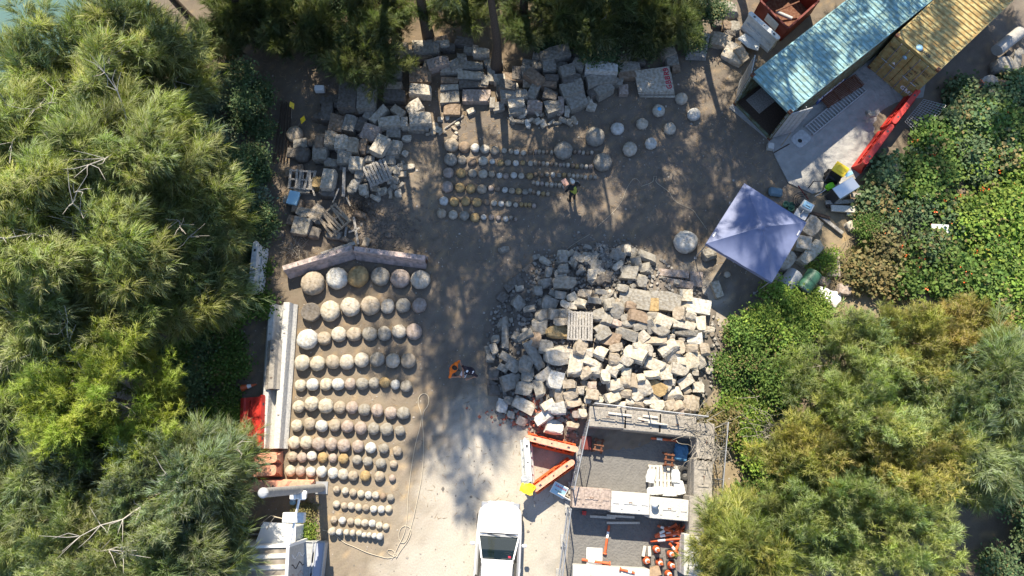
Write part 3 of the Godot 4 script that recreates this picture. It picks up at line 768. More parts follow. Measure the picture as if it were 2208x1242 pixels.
	for a in wall + wall2:
		var at_: String = "at its pallet end" if a[0] < -5.5 else "where it turns" if a[0] < -3.0 else "behind the dome rows" if a[0] < 0.0 else "beside the thick trunk" if a[0] < 3.0 else "at its slab end"
		var s := stone(a, "sandstone_block", shape_word(a) + "block in the tree-side row, " + at_, "stone blocks stacked under the trees", false, a[5], minf(0.55, a[6]), 3.0)
		if a[6] > 0.62:
			var b: Array = a.duplicate(); b[6] = a[6] - minf(0.55, a[6]) + 0.01; b[2] *= 0.96; b[4] = a[4] + rnd(-6, 6)
			stone(b, "sandstone_block", "block at the bottom of the row under the tall trees", "stone blocks stacked under the trees", false, [0, 7, 3][rng.randi() % 3], b[6] + 0.05, 1.0)
	for a in left:
		stone(a, "sandstone_block", "block stacked among the broken pallets" if a[2] * a[3] > 0.3 else "stone lying at the foot of the pallet stack", "stones stacked among the broken pallets", a[2] * a[3] < 0.3, a[5], minf(0.5, a[6]) if a[6] > 0.45 else 0.0, 4.0)
		if a[6] > 0.62:
			var b: Array = a.duplicate(); b[6] = a[6] - 0.48; b[4] = a[4] + rnd(-6, 6)
			stone(b, "sandstone_block", "block at the bottom of the stack among the pallets", "stones stacked among the broken pallets", false, 7, b[6] + 0.05, 1.0)
	# blocks of the lower courses that show between the others
	var line := [Vector3(-9.64, 0.00, -11.00), Vector3(-9.52, 0.00, -13.70), Vector3(-8.29, 0.00, -16.03), Vector3(-6.64, 0.00, -17.48), Vector3(-5.39, 0.00, -18.95), Vector3(-3.85, 0.00, -19.45), Vector3(-2.08, 0.00, -19.20), Vector3(-0.31, 0.00, -17.48), Vector3(1.67, 0.00, -18.46), Vector3(3.44, 0.00, -18.95), Vector3(5.42, 0.00, -18.83)]
	for i in 58:
		var t := (i + rng.randf()) / 58.0 * (line.size() - 1); var k := mini(int(t), line.size() - 2)
		var p: Vector3 = line[k].lerp(line[k + 1], t - k) + Vector3(rnd(-0.35, 0.35), 0, rnd(-0.7, 0.7))
		var l := rnd(0.5, 0.95)
		var a := [p.x, p.z, l, rnd(0.3, 0.45), rnd(-14, 14) + (90.0 if rng.randf() < 0.2 else 0.0), 0, rnd(0.25, 0.5)]
		stone(a, "sandstone_block", shape_word(a) + "block of the lower course, wedged between its neighbours", "stone blocks stacked under the trees", false, [0, 7, 0, 2, 3][rng.randi() % 5], a[6], 5.0)
	# small broken pieces at the foot of the row
	for i in 46:
		var p := Vector3(1.21, 0.00, -16.03) + Vector3(rnd(-1.6, 1.7), 0, rnd(-0.75, 0.6))
		var a := [p.x, p.z, rnd(0.14, 0.42), rnd(0.1, 0.26), rnd(-90, 90), 0, rnd(0.1, 0.32)]
		stone(a, "broken_stone", "fragment at the foot of the block row", "stone fragments below the block row", true, [2, 0, 2, 6, 1][rng.randi() % 5], 0.0, 14.0)
	for i in 14:
		var p := Vector3(-3.20, 0.00, -15.44) + Vector3(rnd(-0.7, 0.7), 0, rnd(-0.5, 0.6))
		stone([p.x, p.z, rnd(0.12, 0.34), rnd(0.1, 0.22), rnd(-90, 90), 0, rnd(0.08, 0.2)], "broken_stone", "chip lying where the block row turns", "stone chips where the block row turns", true, [1, 8, 1, 2][rng.randi() % 4], 0.0, 14.0)
	for i in 26:
		var p := Vector3(-5.60, 0.00, -13.70).lerp(Vector3(-6.37, 0.00, -12.11), rng.randf()) + Vector3(rnd(-0.6, 1.0), 0, rnd(-0.6, 0.7))
		stone([p.x, p.z, rnd(0.14, 0.4), rnd(0.12, 0.26), rnd(-90, 90), 0, rnd(0.08, 0.3)], "broken_stone", "fragment beside the grey slatted pallet", "stone fragments beside the grey pallet", true, [2, 0, 1, 2][rng.randi() % 4], 0.0, 14.0)
	# ---- rubble heap
	var heap: Array = [
	[3.28, -9.43, 0.33, 0.16, 10, -1, 0.50], [2.21, -8.87, 0.36, 0.36, 0, 0, 0.64], [2.18, -8.36, 0.45, 0.43, 0, 0, 0.82], [1.55, -8.22, 0.26, 0.43, 10, 0, 0.75], [1.48, -7.79, 0.57, 0.43, -20, 0, 0.87], [2.22, -7.71, 0.92, 0.50, 5, 1, 1.01],
	[3.24, -8.84, 0.29, 0.36, 0, 2, 0.75], [4.60, -9.08, 0.65, 0.44, 20, 0, 0.65], [5.01, -9.33, 0.29, 0.44, 5, 2, 0.51], [5.83, -9.00, 0.91, 0.38, 8, 0, 0.54], [5.36, -8.64, 0.36, 0.58, -20, 0, 0.75], [5.02, -8.21, 0.64, 0.61, 10, 0, 0.93],
	[5.74, -8.44, 0.43, 0.43, 5, 0, 0.77], [5.47, -7.81, 0.43, 0.46, 10, 0, 0.99], [0.27, -6.93, 0.50, 0.53, 40, 0, 0.75], [1.53, -6.86, 0.63, 0.63, 25, 0, 1.07], [1.09, -7.42, 0.36, 0.36, 0, 0, 0.87], [0.73, -6.59, 0.49, 0.23, 0, 0, 0.93],
	[2.51, -7.08, 0.42, 0.32, -25, 8, 1.17], [3.04, -7.22, 0.56, 0.35, 10, 1, 1.19], [3.71, -7.26, 0.49, 0.21, 5, 0, 1.21], [2.85, -6.81, 0.49, 0.38, 20, 8, 1.25], [2.50, -6.67, 0.35, 0.28, 0, 2, 1.24], [2.19, -6.76, 0.39, 0.28, 30, 2, 1.19],
	[3.45, -6.92, 0.56, 0.24, 0, 0, 1.27], [3.83, -6.95, 0.35, 0.31, 0, 0, 1.27], [2.03, -7.14, 0.42, 0.32, 10, 0, 1.10], [4.03, -6.73, 0.42, 0.49, -15, 0, 1.30], [4.33, -6.47, 0.56, 0.63, 10, 0, 1.33], [4.94, -6.63, 0.42, 0.42, 15, 3, 1.27],
	[1.28, -6.28, 0.63, 0.56, -15, 0, 1.09], [1.17, -5.85, 0.63, 0.56, 0, 0, 1.10], [1.77, -6.33, 0.42, 0.42, 0, 0, 1.17], [2.25, -6.31, 0.56, 0.42, 5, 0, 1.25], [1.85, -5.61, 0.83, 0.52, 3, 5, 1.24], [2.03, -5.96, 0.56, 0.31, 0, 1, 1.25],
	[3.56, -6.26, 0.49, 0.49, 0, 0, 1.35], [3.93, -6.11, 0.42, 0.55, 20, 0, 1.37], [3.67, -5.68, 0.55, 0.41, -30, 0, 1.39], [3.73, -5.42, 0.69, 0.33, -35, 0, 1.40], [-0.30, -5.64, 0.25, 1.27, -3, 0, 0.69], [-0.42, -6.09, 0.28, 0.43, 15, 0, 0.62],
	[-0.69, -5.38, 0.35, 0.32, 0, 0, 0.55], [-0.75, -4.96, 0.28, 0.42, -20, 0, 0.52], [-1.00, -4.98, 0.28, 0.35, -20, 0, 0.41], [-0.90, -4.62, 0.35, 0.30, 0, 0, 0.43], [0.54, -5.45, 0.70, 0.31, -15, 0, 0.96], [0.99, -5.25, 0.42, 0.62, 15, 3, 1.07],
	[0.92, -4.66, 0.38, 1.24, -30, 0, 1.03], [1.40, -4.96, 0.55, 0.52, 10, 0, 1.15], [-0.19, -4.58, 0.63, 0.31, 30, 0, 0.71], [0.08, -4.29, 0.63, 0.52, 35, 0, 0.77], [-0.36, -4.17, 0.42, 0.28, 30, 0, 0.60], [0.57, -4.26, 0.55, 0.62, 20, 0, 0.91],
	[0.64, -3.85, 0.48, 0.62, 5, 0, 0.88], [-0.08, -3.61, 0.69, 0.63, -20, 0, 0.61], [-0.75, -3.95, 0.39, 0.46, 10, 7, 0.41], [-0.86, -3.58, 0.42, 0.32, 30, 7, 0.29], [-0.76, -3.30, 0.46, 0.42, 0, 7, 0.26], [0.50, -3.32, 0.66, 0.55, 10, 0, 0.74],
	[1.32, -3.83, 0.72, 0.38, -40, 2, 1.03], [1.73, -3.62, 0.62, 0.68, 15, 6, 1.08], [1.12, -3.30, 0.41, 0.69, -10, 0, 0.89], [1.93, -3.09, 0.48, 0.75, -5, 1, 1.00], [2.34, -3.44, 0.51, 0.34, 0, 1, 1.13], [2.74, -3.21, 0.41, 0.34, 0, 2, 1.13],
	[2.40, -3.05, 0.61, 0.41, -20, 1, 1.06], [2.51, -2.68, 0.61, 0.34, -15, 1, 0.98], [1.83, -2.49, 0.72, 0.49, 0, 6, 0.83], [1.46, -2.60, 0.55, 0.34, -30, 2, 0.79], [0.50, -2.65, 0.90, 0.48, 25, 2, 0.57], [-0.40, -2.64, 0.42, 0.52, 10, 6, 0.25],
	[-0.12, -2.87, 0.42, 0.28, 20, 0, 0.42], [0.40, -2.02, 0.42, 0.35, 30, 2, 0.31], [1.29, -2.14, 0.69, 0.41, -30, 6, 0.61], [1.73, -1.74, 0.72, 0.51, 10, 6, 0.55], [-0.05, -2.30, 0.28, 0.28, 0, 2, 0.25], [2.48, -1.83, 0.48, 0.27, 10, 1, 0.70],
	[2.84, -2.28, 0.34, 0.34, 0, 2, 0.89], [2.57, -2.25, 0.27, 0.27, 0, 4, 0.86], [1.94, -4.63, 1.10, 0.69, -10, 2, 1.23], [2.62, -4.21, 0.55, 0.82, 10, 2, 1.28], [2.76, -4.89, 0.48, 0.62, 20, 1, 1.34], [3.10, -4.68, 0.48, 0.38, -10, 2, 1.36],
	[3.19, -4.31, 0.68, 0.34, 20, 2, 1.33], [3.61, -4.68, 0.48, 0.48, 30, 2, 1.38], [3.39, -4.07, 0.48, 0.55, 15, 2, 1.31], [2.98, -3.87, 0.48, 0.41, -20, 1, 1.26], [4.15, -4.40, 0.41, 0.48, 0, 1, 1.36], [4.23, -4.88, 0.55, 0.31, -10, 1, 1.39],
	[3.76, -3.73, 0.37, 0.54, 5, 2, 1.28], [4.04, -3.93, 0.48, 0.41, 20, 2, 1.30], [4.17, -3.40, 0.61, 0.48, -10, 2, 1.22], [4.63, -4.34, 0.48, 0.34, 30, 2, 1.33], [4.65, -3.90, 0.41, 0.41, 5, 8, 1.28], [4.61, -3.54, 0.41, 0.48, 5, 1, 1.22],
	[4.94, -3.57, 0.27, 0.61, 5, 1, 1.21], [4.31, -4.14, 0.48, 0.31, -15, 2, 1.32], [5.02, -4.62, 0.89, 0.55, 30, 2, 1.33], [5.51, -4.83, 0.41, 0.41, 20, 2, 1.29], [5.17, -4.96, 0.48, 0.27, 10, 2, 1.33], [4.07, -5.23, 0.75, 0.55, 20, 3, 1.40],
	[4.70, -5.48, 0.89, 0.41, 15, 0, 1.37], [4.34, -5.90, 0.41, 0.28, 20, 4, 1.38], [4.79, -5.87, 0.55, 0.28, 0, 0, 1.35], [5.16, -6.16, 0.76, 0.49, 5, 3, 1.30], [4.73, -6.12, 0.38, 0.38, 0, 0, 1.34], [5.24, -5.77, 0.55, 0.31, -10, 0, 1.32],
	[5.32, -5.31, 0.62, 0.41, -35, 2, 1.32], [5.67, -5.85, 0.42, 0.62, -20, 0, 1.26], [6.09, -5.65, 0.69, 0.42, 35, 0, 1.21], [6.25, -6.01, 0.63, 0.56, 20, 2, 1.16], [5.88, -5.19, 0.90, 0.31, 5, 1, 1.25], [5.80, -6.25, 0.42, 0.35, 0, 0, 1.22],
	[6.98, -6.37, 0.49, 0.56, 5, 1, 0.97], [7.16, -5.91, 0.98, 0.34, 5, 2, 0.96], [7.25, -5.59, 0.98, 0.28, 5, 0, 0.95], [7.93, -6.00, 0.42, 0.71, 10, 2, 0.72], [7.65, -5.33, 0.63, 0.49, -10, 6, 0.84], [7.50, -6.30, 0.42, 0.35, 10, 2, 0.84],
	[6.54, -5.35, 0.35, 0.28, 0, 2, 1.13], [6.41, -4.92, 0.76, 0.55, -30, 2, 1.15], [6.64, -4.52, 0.62, 0.41, -35, 2, 1.07], [6.88, -4.94, 0.42, 0.55, 0, 1, 1.04], [7.40, -4.93, 0.52, 0.31, 0, 1, 0.91], [8.00, -4.93, 0.39, 0.56, -10, 1, 0.72],
	[7.45, -4.48, 0.56, 0.76, 5, 8, 0.86], [7.86, -4.43, 0.35, 0.56, -20, 2, 0.73], [6.92, -4.36, 0.35, 0.35, 0, 2, 0.99], [5.84, -4.22, 0.75, 0.45, 20, 2, 1.19], [5.69, -3.82, 0.62, 0.34, 5, 8, 1.16], [6.23, -3.93, 0.55, 0.62, -5, 2, 1.09],
	[6.84, -4.05, 0.76, 0.45, 10, 2, 0.98], [7.12, -3.58, 0.62, 0.41, -25, 2, 0.83], [6.50, -3.57, 0.41, 0.31, 10, 2, 0.98], [5.24, -3.67, 0.31, 0.31, 0, 8, 1.20], [5.93, -3.32, 0.75, 0.48, 30, 5, 1.04], [6.29, -3.39, 0.41, 0.41, 20, 2, 0.99],
	[5.40, -3.28, 0.55, 0.61, -25, 2, 1.10], [5.02, -3.07, 0.48, 0.61, -20, 2, 1.10], [4.57, -3.07, 0.54, 0.34, 0, 1, 1.13], [4.06, -2.90, 0.61, 0.41, -20, 8, 1.11], [3.25, -3.01, 0.51, 0.41, 10, 1, 1.12], [3.25, -3.37, 0.34, 0.34, 0, 4, 1.20],
	[3.55, -2.81, 0.34, 0.27, 0, 2, 1.08], [3.08, -2.81, 0.27, 0.27, 0, 2, 1.06], [5.82, -2.92, 0.41, 0.34, 20, 2, 0.96], [6.61, -3.10, 0.75, 0.55, -5, 2, 0.86], [7.19, -3.22, 0.34, 0.28, -20, 1, 0.74], [7.68, -3.37, 0.45, 0.42, 0, 2, 0.63],
	[7.58, -4.01, 0.28, 0.28, 0, 2, 0.77], [6.18, -2.59, 0.41, 0.41, 0, 1, 0.82], [6.72, -2.60, 0.55, 0.38, -20, 1, 0.70], [7.34, -2.72, 0.69, 0.69, 0, 1, 0.57], [6.43, -2.63, 0.41, 0.38, -20, 1, 0.78], [5.89, -2.62, 0.55, 0.38, 0, 2, 0.87],
	[5.16, -2.68, 0.48, 0.41, 10, 1, 0.99], [4.78, -2.74, 0.34, 0.27, 10, 2, 1.04], [4.40, -2.61, 0.41, 0.27, 0, 2, 1.02], [5.54, -2.75, 0.34, 0.34, 0, 2, 0.96], [6.90, -2.38, 0.34, 0.28, 0, 4, 0.59]]
	var hc := Vector3(3.89, 0.00, -5.32)
	var track := Vector3(-0.28, 0.00, -4.13); var pal := Vector3(2.92, 0.00, -6.13); var comp := Vector3(4.77, 0.00, -2.57)
	for a in heap:
		var p := Vector3(a[0], 0, a[1])
		var where := "in the heap beside its grey pallet" if p.distance_to(pal) < 1.5 else "at the compound wall end of the rubble heap" if p.distance_to(comp) < 2.4 else "at the track side of the rubble heap" if p.x < track.x + 1.6 else "on the shrub side of the rubble heap" if p.x > hc.x + 2.0 else "on top of the rubble heap"
		var big: bool = a[2] * a[3] > 0.9
		a[6] += rnd(-0.02, 0.22)
		stone(a, "rubble_stone", shape_word(a) + ("boulder " if big else "stone ") + where, "stones of the rubble heap", rng.randf() < 0.5 and not (a[2] > a[3] * 2.0 or a[3] > a[2] * 2.0), a[5] if a[5] >= 0 else 0, minf(a[2], a[3]) * rnd(0.5, 0.85), 26.0)
	for i in 112:      # smaller stones between the big ones
		var t := rnd(0, TAU); var d := sqrt(rng.randf()) * 0.98
		var p := hc + Vector3(cos(t) * d * 4.9, 0, sin(t) * d * 4.3)
		if p.z < hc.z - 2.6 and p.x > hc.x + 1.6: continue
		if p.z > -2.35 and p.x > 2.7: continue
		var sz := rnd(0.2, 0.42)
		var left_side := p.x < hc.x - 1.4 or p.z < hc.z - 1.6
		stone([p.x, p.z, sz, sz * rnd(0.6, 0.9), rnd(-90, 90), 0, mound_height(p.x, p.z) + sz * 0.15], "rubble_stone", "small stone wedged between larger ones in the rubble heap", "small stones of the rubble heap", true, ([0, 0, 7, 2] if left_side else [2, 1, 8, 2])[rng.randi() % 4], 0.0, 25.0)
	for i in 34:       # blocks at the far edge of the heap
		var p := Vector3(3.49, 0.00, -8.73) + Vector3(rng.randfn(0, 1.2), 0, rng.randfn(0, 0.55))
		var l := rnd(0.28, 0.62)
		stone([p.x, p.z, l, l * rnd(0.45, 0.85), rnd(-90, 90), 0, mound_height(p.x, p.z) + rnd(0.12, 0.3)], "rubble_stone", "block at the far edge of the heap, towards the dome rows", "stones of the rubble heap", i % 2 == 0, [0, 0, 2, 7][rng.randi() % 4], l * rnd(0.35, 0.55), 24.0)
	# the earth and crumbs that fill the heap
	var st := SurfaceTool.new(); st.begin(Mesh.PRIMITIVE_TRIANGLES); st.set_smooth_group(1)
	for j in 61:
		for i in 61:
			var x := hc.x + (i / 30.0 - 1.0) * 5.25; var z := hc.z + (j / 30.0 - 1.0) * 4.65
			var y := mound_height(x, z)
			y = y * 0.82 + (0.10 * noise.get_noise_2d(x * 3.0, z * 3.0) if y > 0.0 else 0.0) - 0.06
			var n4 := noise.get_noise_2d(x * 4.0, z * 4.0)
			var f := 1.0 + 0.4 * n4
			st.set_color(Color(0.15 * f, 0.13 * f, 0.11 * f)); st.add_vertex(Vector3(x, y, z))
	for j in 60:
		for i in 60:
			var k := j * 61 + i
			st.add_index(k); st.add_index(k + 1); st.add_index(k + 61); st.add_index(k + 1); st.add_index(k + 62); st.add_index(k + 61)
	st.generate_normals()
	var heap_soil := structure("rubble_earth", st.commit(), M.soil, "grey dust and earth that fills the rubble heap")
	var xfs: Array = []; var cols: Array = []
	for i in 3600:
		var t := rnd(0, TAU); var d := sqrt(rng.randf())
		var p := hc + Vector3(cos(t) * d * 5.0, 0, sin(t) * d * 4.4)
		if i % 7 == 1: p = Vector3(4.00, 0.00, -8.73) + Vector3(rng.randfn(0, 0.9), 0, rng.randfn(0, 0.6))
		if i % 7 == 0: p = Vector3(1.08, 0.00, -2.38) + Vector3(rng.randfn(0, 0.8), 0, rng.randfn(0, 0.35))
		if p.z > -2.35 and p.x > 2.7: continue
		p.y = mound_height(p.x, p.z) * 0.84 - 0.02
		var s := rnd(0.04, 0.13)
		xfs.append(Transform3D((Basis(Vector3.UP, rnd(0, TAU)) * Basis(Vector3.RIGHT, rnd(-0.6, 0.6))).scaled_local(Vector3(s * rnd(0.8, 1.5), s, s)), p))
		var v := rnd(0.12, 0.30); var c := Color(v, v * 0.93, v * 0.82)
		if i % 7 == 0 and rng.randf() < 0.5: c = Color(0.33, 0.10, 0.06)
		cols.append(c)
	var crumbs := multi("rubble_crumbs", rough_stones[3], M.litter, self, xfs, cols)
	crumbs.set_meta("kind", "stuff"); crumbs.set_meta("label", "small rubble and brick crumbs between the heap's stones"); crumbs.set_meta("category", "rubble")
	# turned-over earth between the pallets and the pink barriers
	xfs = []; cols = []
	for i in 700:
		var p := Vector3(-5.75, 0.00, -10.84) + Vector3(rng.randfn(0, 0.75), 0, rng.randfn(0, 0.95))
		p.y = ground_height(p.x, p.z)
		var s := rnd(0.03, 0.12)
		xfs.append(Transform3D(Basis(Vector3.UP, rnd(0, TAU)).scaled_local(Vector3(s, s * 0.7, s * rnd(0.7, 1.4))), p))
		var v := rnd(0.75, 1.15); cols.append(Color(0.135 * v, 0.11 * v, 0.088 * v))
	var clods := multi("earth_clods", rough_stones[5], M.litter, self, xfs, cols)
	clods.set_meta("kind", "stuff"); clods.set_meta("label", "lumpy turned-over earth beside the pallets"); clods.set_meta("category", "soil")
	# ---- dressed pieces beside the heap
	var dressed: Array = [
	[0.06, -7.90, 0.84, 0.36, -38, 7, 0.28], [-0.40, -7.28, 0.43, 0.36, -50, 7, 0.28], [0.74, -8.59, 0.43, 0.28, -35, 3, 0.20], [1.49, -8.83, 0.27, 0.18, 30, 0, 0.15], [7.02, -8.34, 1.31, 0.31, 7, 4, 0.35], [8.02, -8.11, 0.55, 0.66, 8, 4, 0.20],
	[6.84, -7.95, 2.00, 0.33, 8, 4, 0.32], [7.41, -7.27, 0.54, 0.50, 5, 8, 0.71], [5.18, -7.05, 1.27, 0.85, 8, 0, 1.00], [6.45, -6.96, 1.31, 0.79, 8, 0, 0.95], [5.95, -6.79, 0.42, 0.56, 0, 5, 0.97], [7.95, -6.82, 1.00, 0.61, 8, 6, 0.60],
	[8.90, -7.65, 0.35, 0.71, -18, 8, 0.25]]
	var names := ["dark dressed sandstone beam lying beside the rubble heap", "dark squared stone at the end of the dark beam", "brown dressed stone lying alone by the rubble heap", "small flat stone lying alone by the rubble heap", "pinkish stone lintel beside the broad thin slab", "broad thin pinkish slab at the lintels' end", "longest pinkish stone lintel by the rubble heap", "cream block at the end of the longest lintel", "large grey flat slab on the rubble heap with chipped corner", "large grey flat slab split across beside the chipped one", "golden stone wedged between two large grey slabs", "white sunlit slab at the edge of the shrubs", "slim cream block lying alone near the blue gazebo"]
	for i in dressed.size():
		var a: Array = dressed[i]
		var s := stone(a, "dressed_stone", "", "", false, a[5], minf(0.3, a[6]), 1.5)
		s.set_meta("label", names[i]); s.remove_meta("group")
	# ---- boulders round the gazebo and the bank
	var side: Array = [
	[8.66, -9.24, 0.55, 0.48, -20, 0, 0.40], [12.76, -9.69, 0.63, 0.60, 12, 2, 0.50], [13.23, -10.46, 0.68, 0.87, 32, 0, 0.50], [13.12, -9.28, 0.50, 1.25, 42, 8, 0.40], [12.10, -8.88, 0.39, 0.86, 36, 2, 0.30], [11.52, -8.03, 0.36, 0.67, 36, 8, 0.25],
	[14.02, -8.76, 0.55, 1.07, 2, 4, 0.30], [15.17, -10.61, 0.61, 0.42, -15, 2, 0.20], [13.62, -8.04, 0.47, 0.36, 20, 4, 0.20], [15.20, -9.08, 0.21, 0.21, 0, 2, 0.20], [14.44, -7.67, 0.62, 0.52, 10, 4, 0.30], [15.38, -8.83, 0.57, 0.31, -10, 3, 0.30]]
	var sn := ["grey boulder beside the gazebo's near leg", "squared pale stone with a dark hollow beside the gazebo", "grey cross-marked stone block beside the power tools", "long cream weathered stone like a log by the gazebo", "pale kerb stone under the gazebo's edge", "cream kerb stone beside the white drum", "flat pinkish slab lying in dry grass", "flat pale slab among dry grass by the planks", "small pinkish stone in dry grass", "tiny pale stone in dry grass", "pinkish slab half buried in straw", "brown stone half buried in straw"]
	for i in side.size():
		var s := stone(side[i], "bank_stone", "", "", i != 1 and i != 6, side[i][5], minf(0.45, side[i][6] + 0.1), 4.0)
		s.set_meta("label", sn[i]); s.remove_meta("group")
	var bank: Array = [
	[22.91, -18.41, 0.77, 0.68, 0, 0, 0.70], [23.56, -18.53, 0.38, 1.00, 10, 0, 0.60], [22.08, -17.52, 0.81, 0.47, -25, 0, 0.60], [21.34, -17.18, 0.41, 0.47, 0, 3, 0.40], [21.89, -16.93, 0.45, 0.54, -20, 0, 0.40], [22.06, -16.71, 0.40, 0.56, 0, 2, 0.70],
	[22.90, -17.32, 0.67, 0.65, 10, 3, 0.50], [21.86, -16.23, 0.74, 0.43, -8, 0, 0.40], [22.51, -16.11, 0.50, 0.50, 2, 2, 0.50], [23.16, -16.23, 0.49, 0.47, 0, 0, 0.40], [23.01, -16.91, 0.40, 0.27, 0, 3, 0.40], [23.51, -17.07, 0.40, 0.27, -10, 0, 0.50],
	[21.35, -16.69, 0.68, 0.36, 0, 7, 0.30], [22.57, -16.59, 0.36, 0.22, 30, 0, 0.30], [23.10, -18.09, 0.27, 0.27, 0, 0, 0.40], [23.45, -18.01, 0.41, 0.27, 10, 0, 0.40], [22.42, -15.75, 0.49, 0.31, 0, 1, 0.30], [23.88, -19.15, 0.41, 0.27, 0, 0, 0.50],
	[23.16, -16.78, 0.31, 0.27, 10, 3, 0.40], [23.52, -16.48, 0.36, 0.36, 0, 7, 0.40], [22.76, -18.25, 0.46, 0.27, -20, 7, 0.30], [21.78, -17.54, 0.27, 0.18, 10, 0, 0.30], [23.39, -18.95, 0.32, 0.27, 0, 7, 0.50], [23.56, -17.63, 0.41, 0.32, 0, 3, 0.50],
	[21.64, -16.00, 0.40, 0.22, 0, 7, 0.20]]
	for a in bank:
		a[6] += ground_height(a[0], a[1]) + 0.05
		stone(a, "bank_boulder", shape_word(a) + "boulder tumbled on the bank behind the yellow container", "boulders behind the yellow container", true, a[5], 0.0, 14.0)
	var near: Array = [
	[10.17, -21.52, 1.29, 0.79, -10, 0, 0.50], [9.94, -19.92, 0.99, 0.71, 15, 1, 0.40], [10.55, -19.12, 1.06, 0.77, 35, 2, 0.40], [10.80, -19.06, 0.39, 0.77, -35, 1, 0.50], [10.70, -20.64, 0.43, 0.50, 0, 0, 0.30], [10.31, -20.72, 0.43, 0.43, 0, 3, 0.30],
	[9.29, -21.87, 0.43, 0.22, 0, 7, 0.30], [9.86, -20.88, 0.36, 0.43, 0, 7, 0.30], [10.42, -20.27, 0.50, 0.36, 0, 7, 0.30]]
	var nn := ["large bluish grey boulder behind the timber stack", "brown wedge-shaped boulder next to the white barrier", "squared pale boulder against the open container door", "narrow tan boulder leaning on the container door", "round grey boulder behind the white barrier", "brown round boulder behind the white barrier", "dark stone under the tree foliage", "dark squared stone beyond the timber stack", "dark stone between two larger boulders"]
	for i in near.size():
		var s := stone(near[i], "boulder", "", "", true, near[i][5], 0.0, 8.0)
		s.set_meta("label", nn[i]); s.remove_meta("group")
	var creep: Array = [
	[16.99, -12.90, 1.19, 0.62, -10, 0, 0.80], [16.47, -15.86, 0.41, 0.31, 0, 0, 0.60], [19.36, -15.09, 0.30, 0.30, 0, 0, 0.80]]
	for a in creep:
		stone(a, "bank_boulder", "stone poking out of the flowering creeper", "stones poking out of the creeper", true, a[5], 0.0, 8.0)

# ---------------------------------------------------------------- the rounded stones laid out in rows
func dome(a: Array, form: String, label: String, group: String) -> MeshInstance3D:
	var tone: int = {"g": 0, "t": 1, "p": 2, "b": 3, "k": 4, "o": 5, "w": 6, "d": 7, "c": 8}[a[3]]
	var s: float = a[2] * 1.08
	var b := Basis(Vector3.UP, rnd(0, TAU)).scaled_local(Vector3(s * rnd(0.97, 1.05), s * rnd(0.92, 1.06), s * rnd(0.95, 1.03)))
	return single("rounded_stone", dome_forms[form][rng.randi() % 4], M["stone%d" % tone], label, "stone", Transform3D(b * Basis(Vector3.RIGHT, rnd(-0.05, 0.05)), Vector3(a[0], ground_height(a[0], a[1]) - 0.01, a[1])), group)

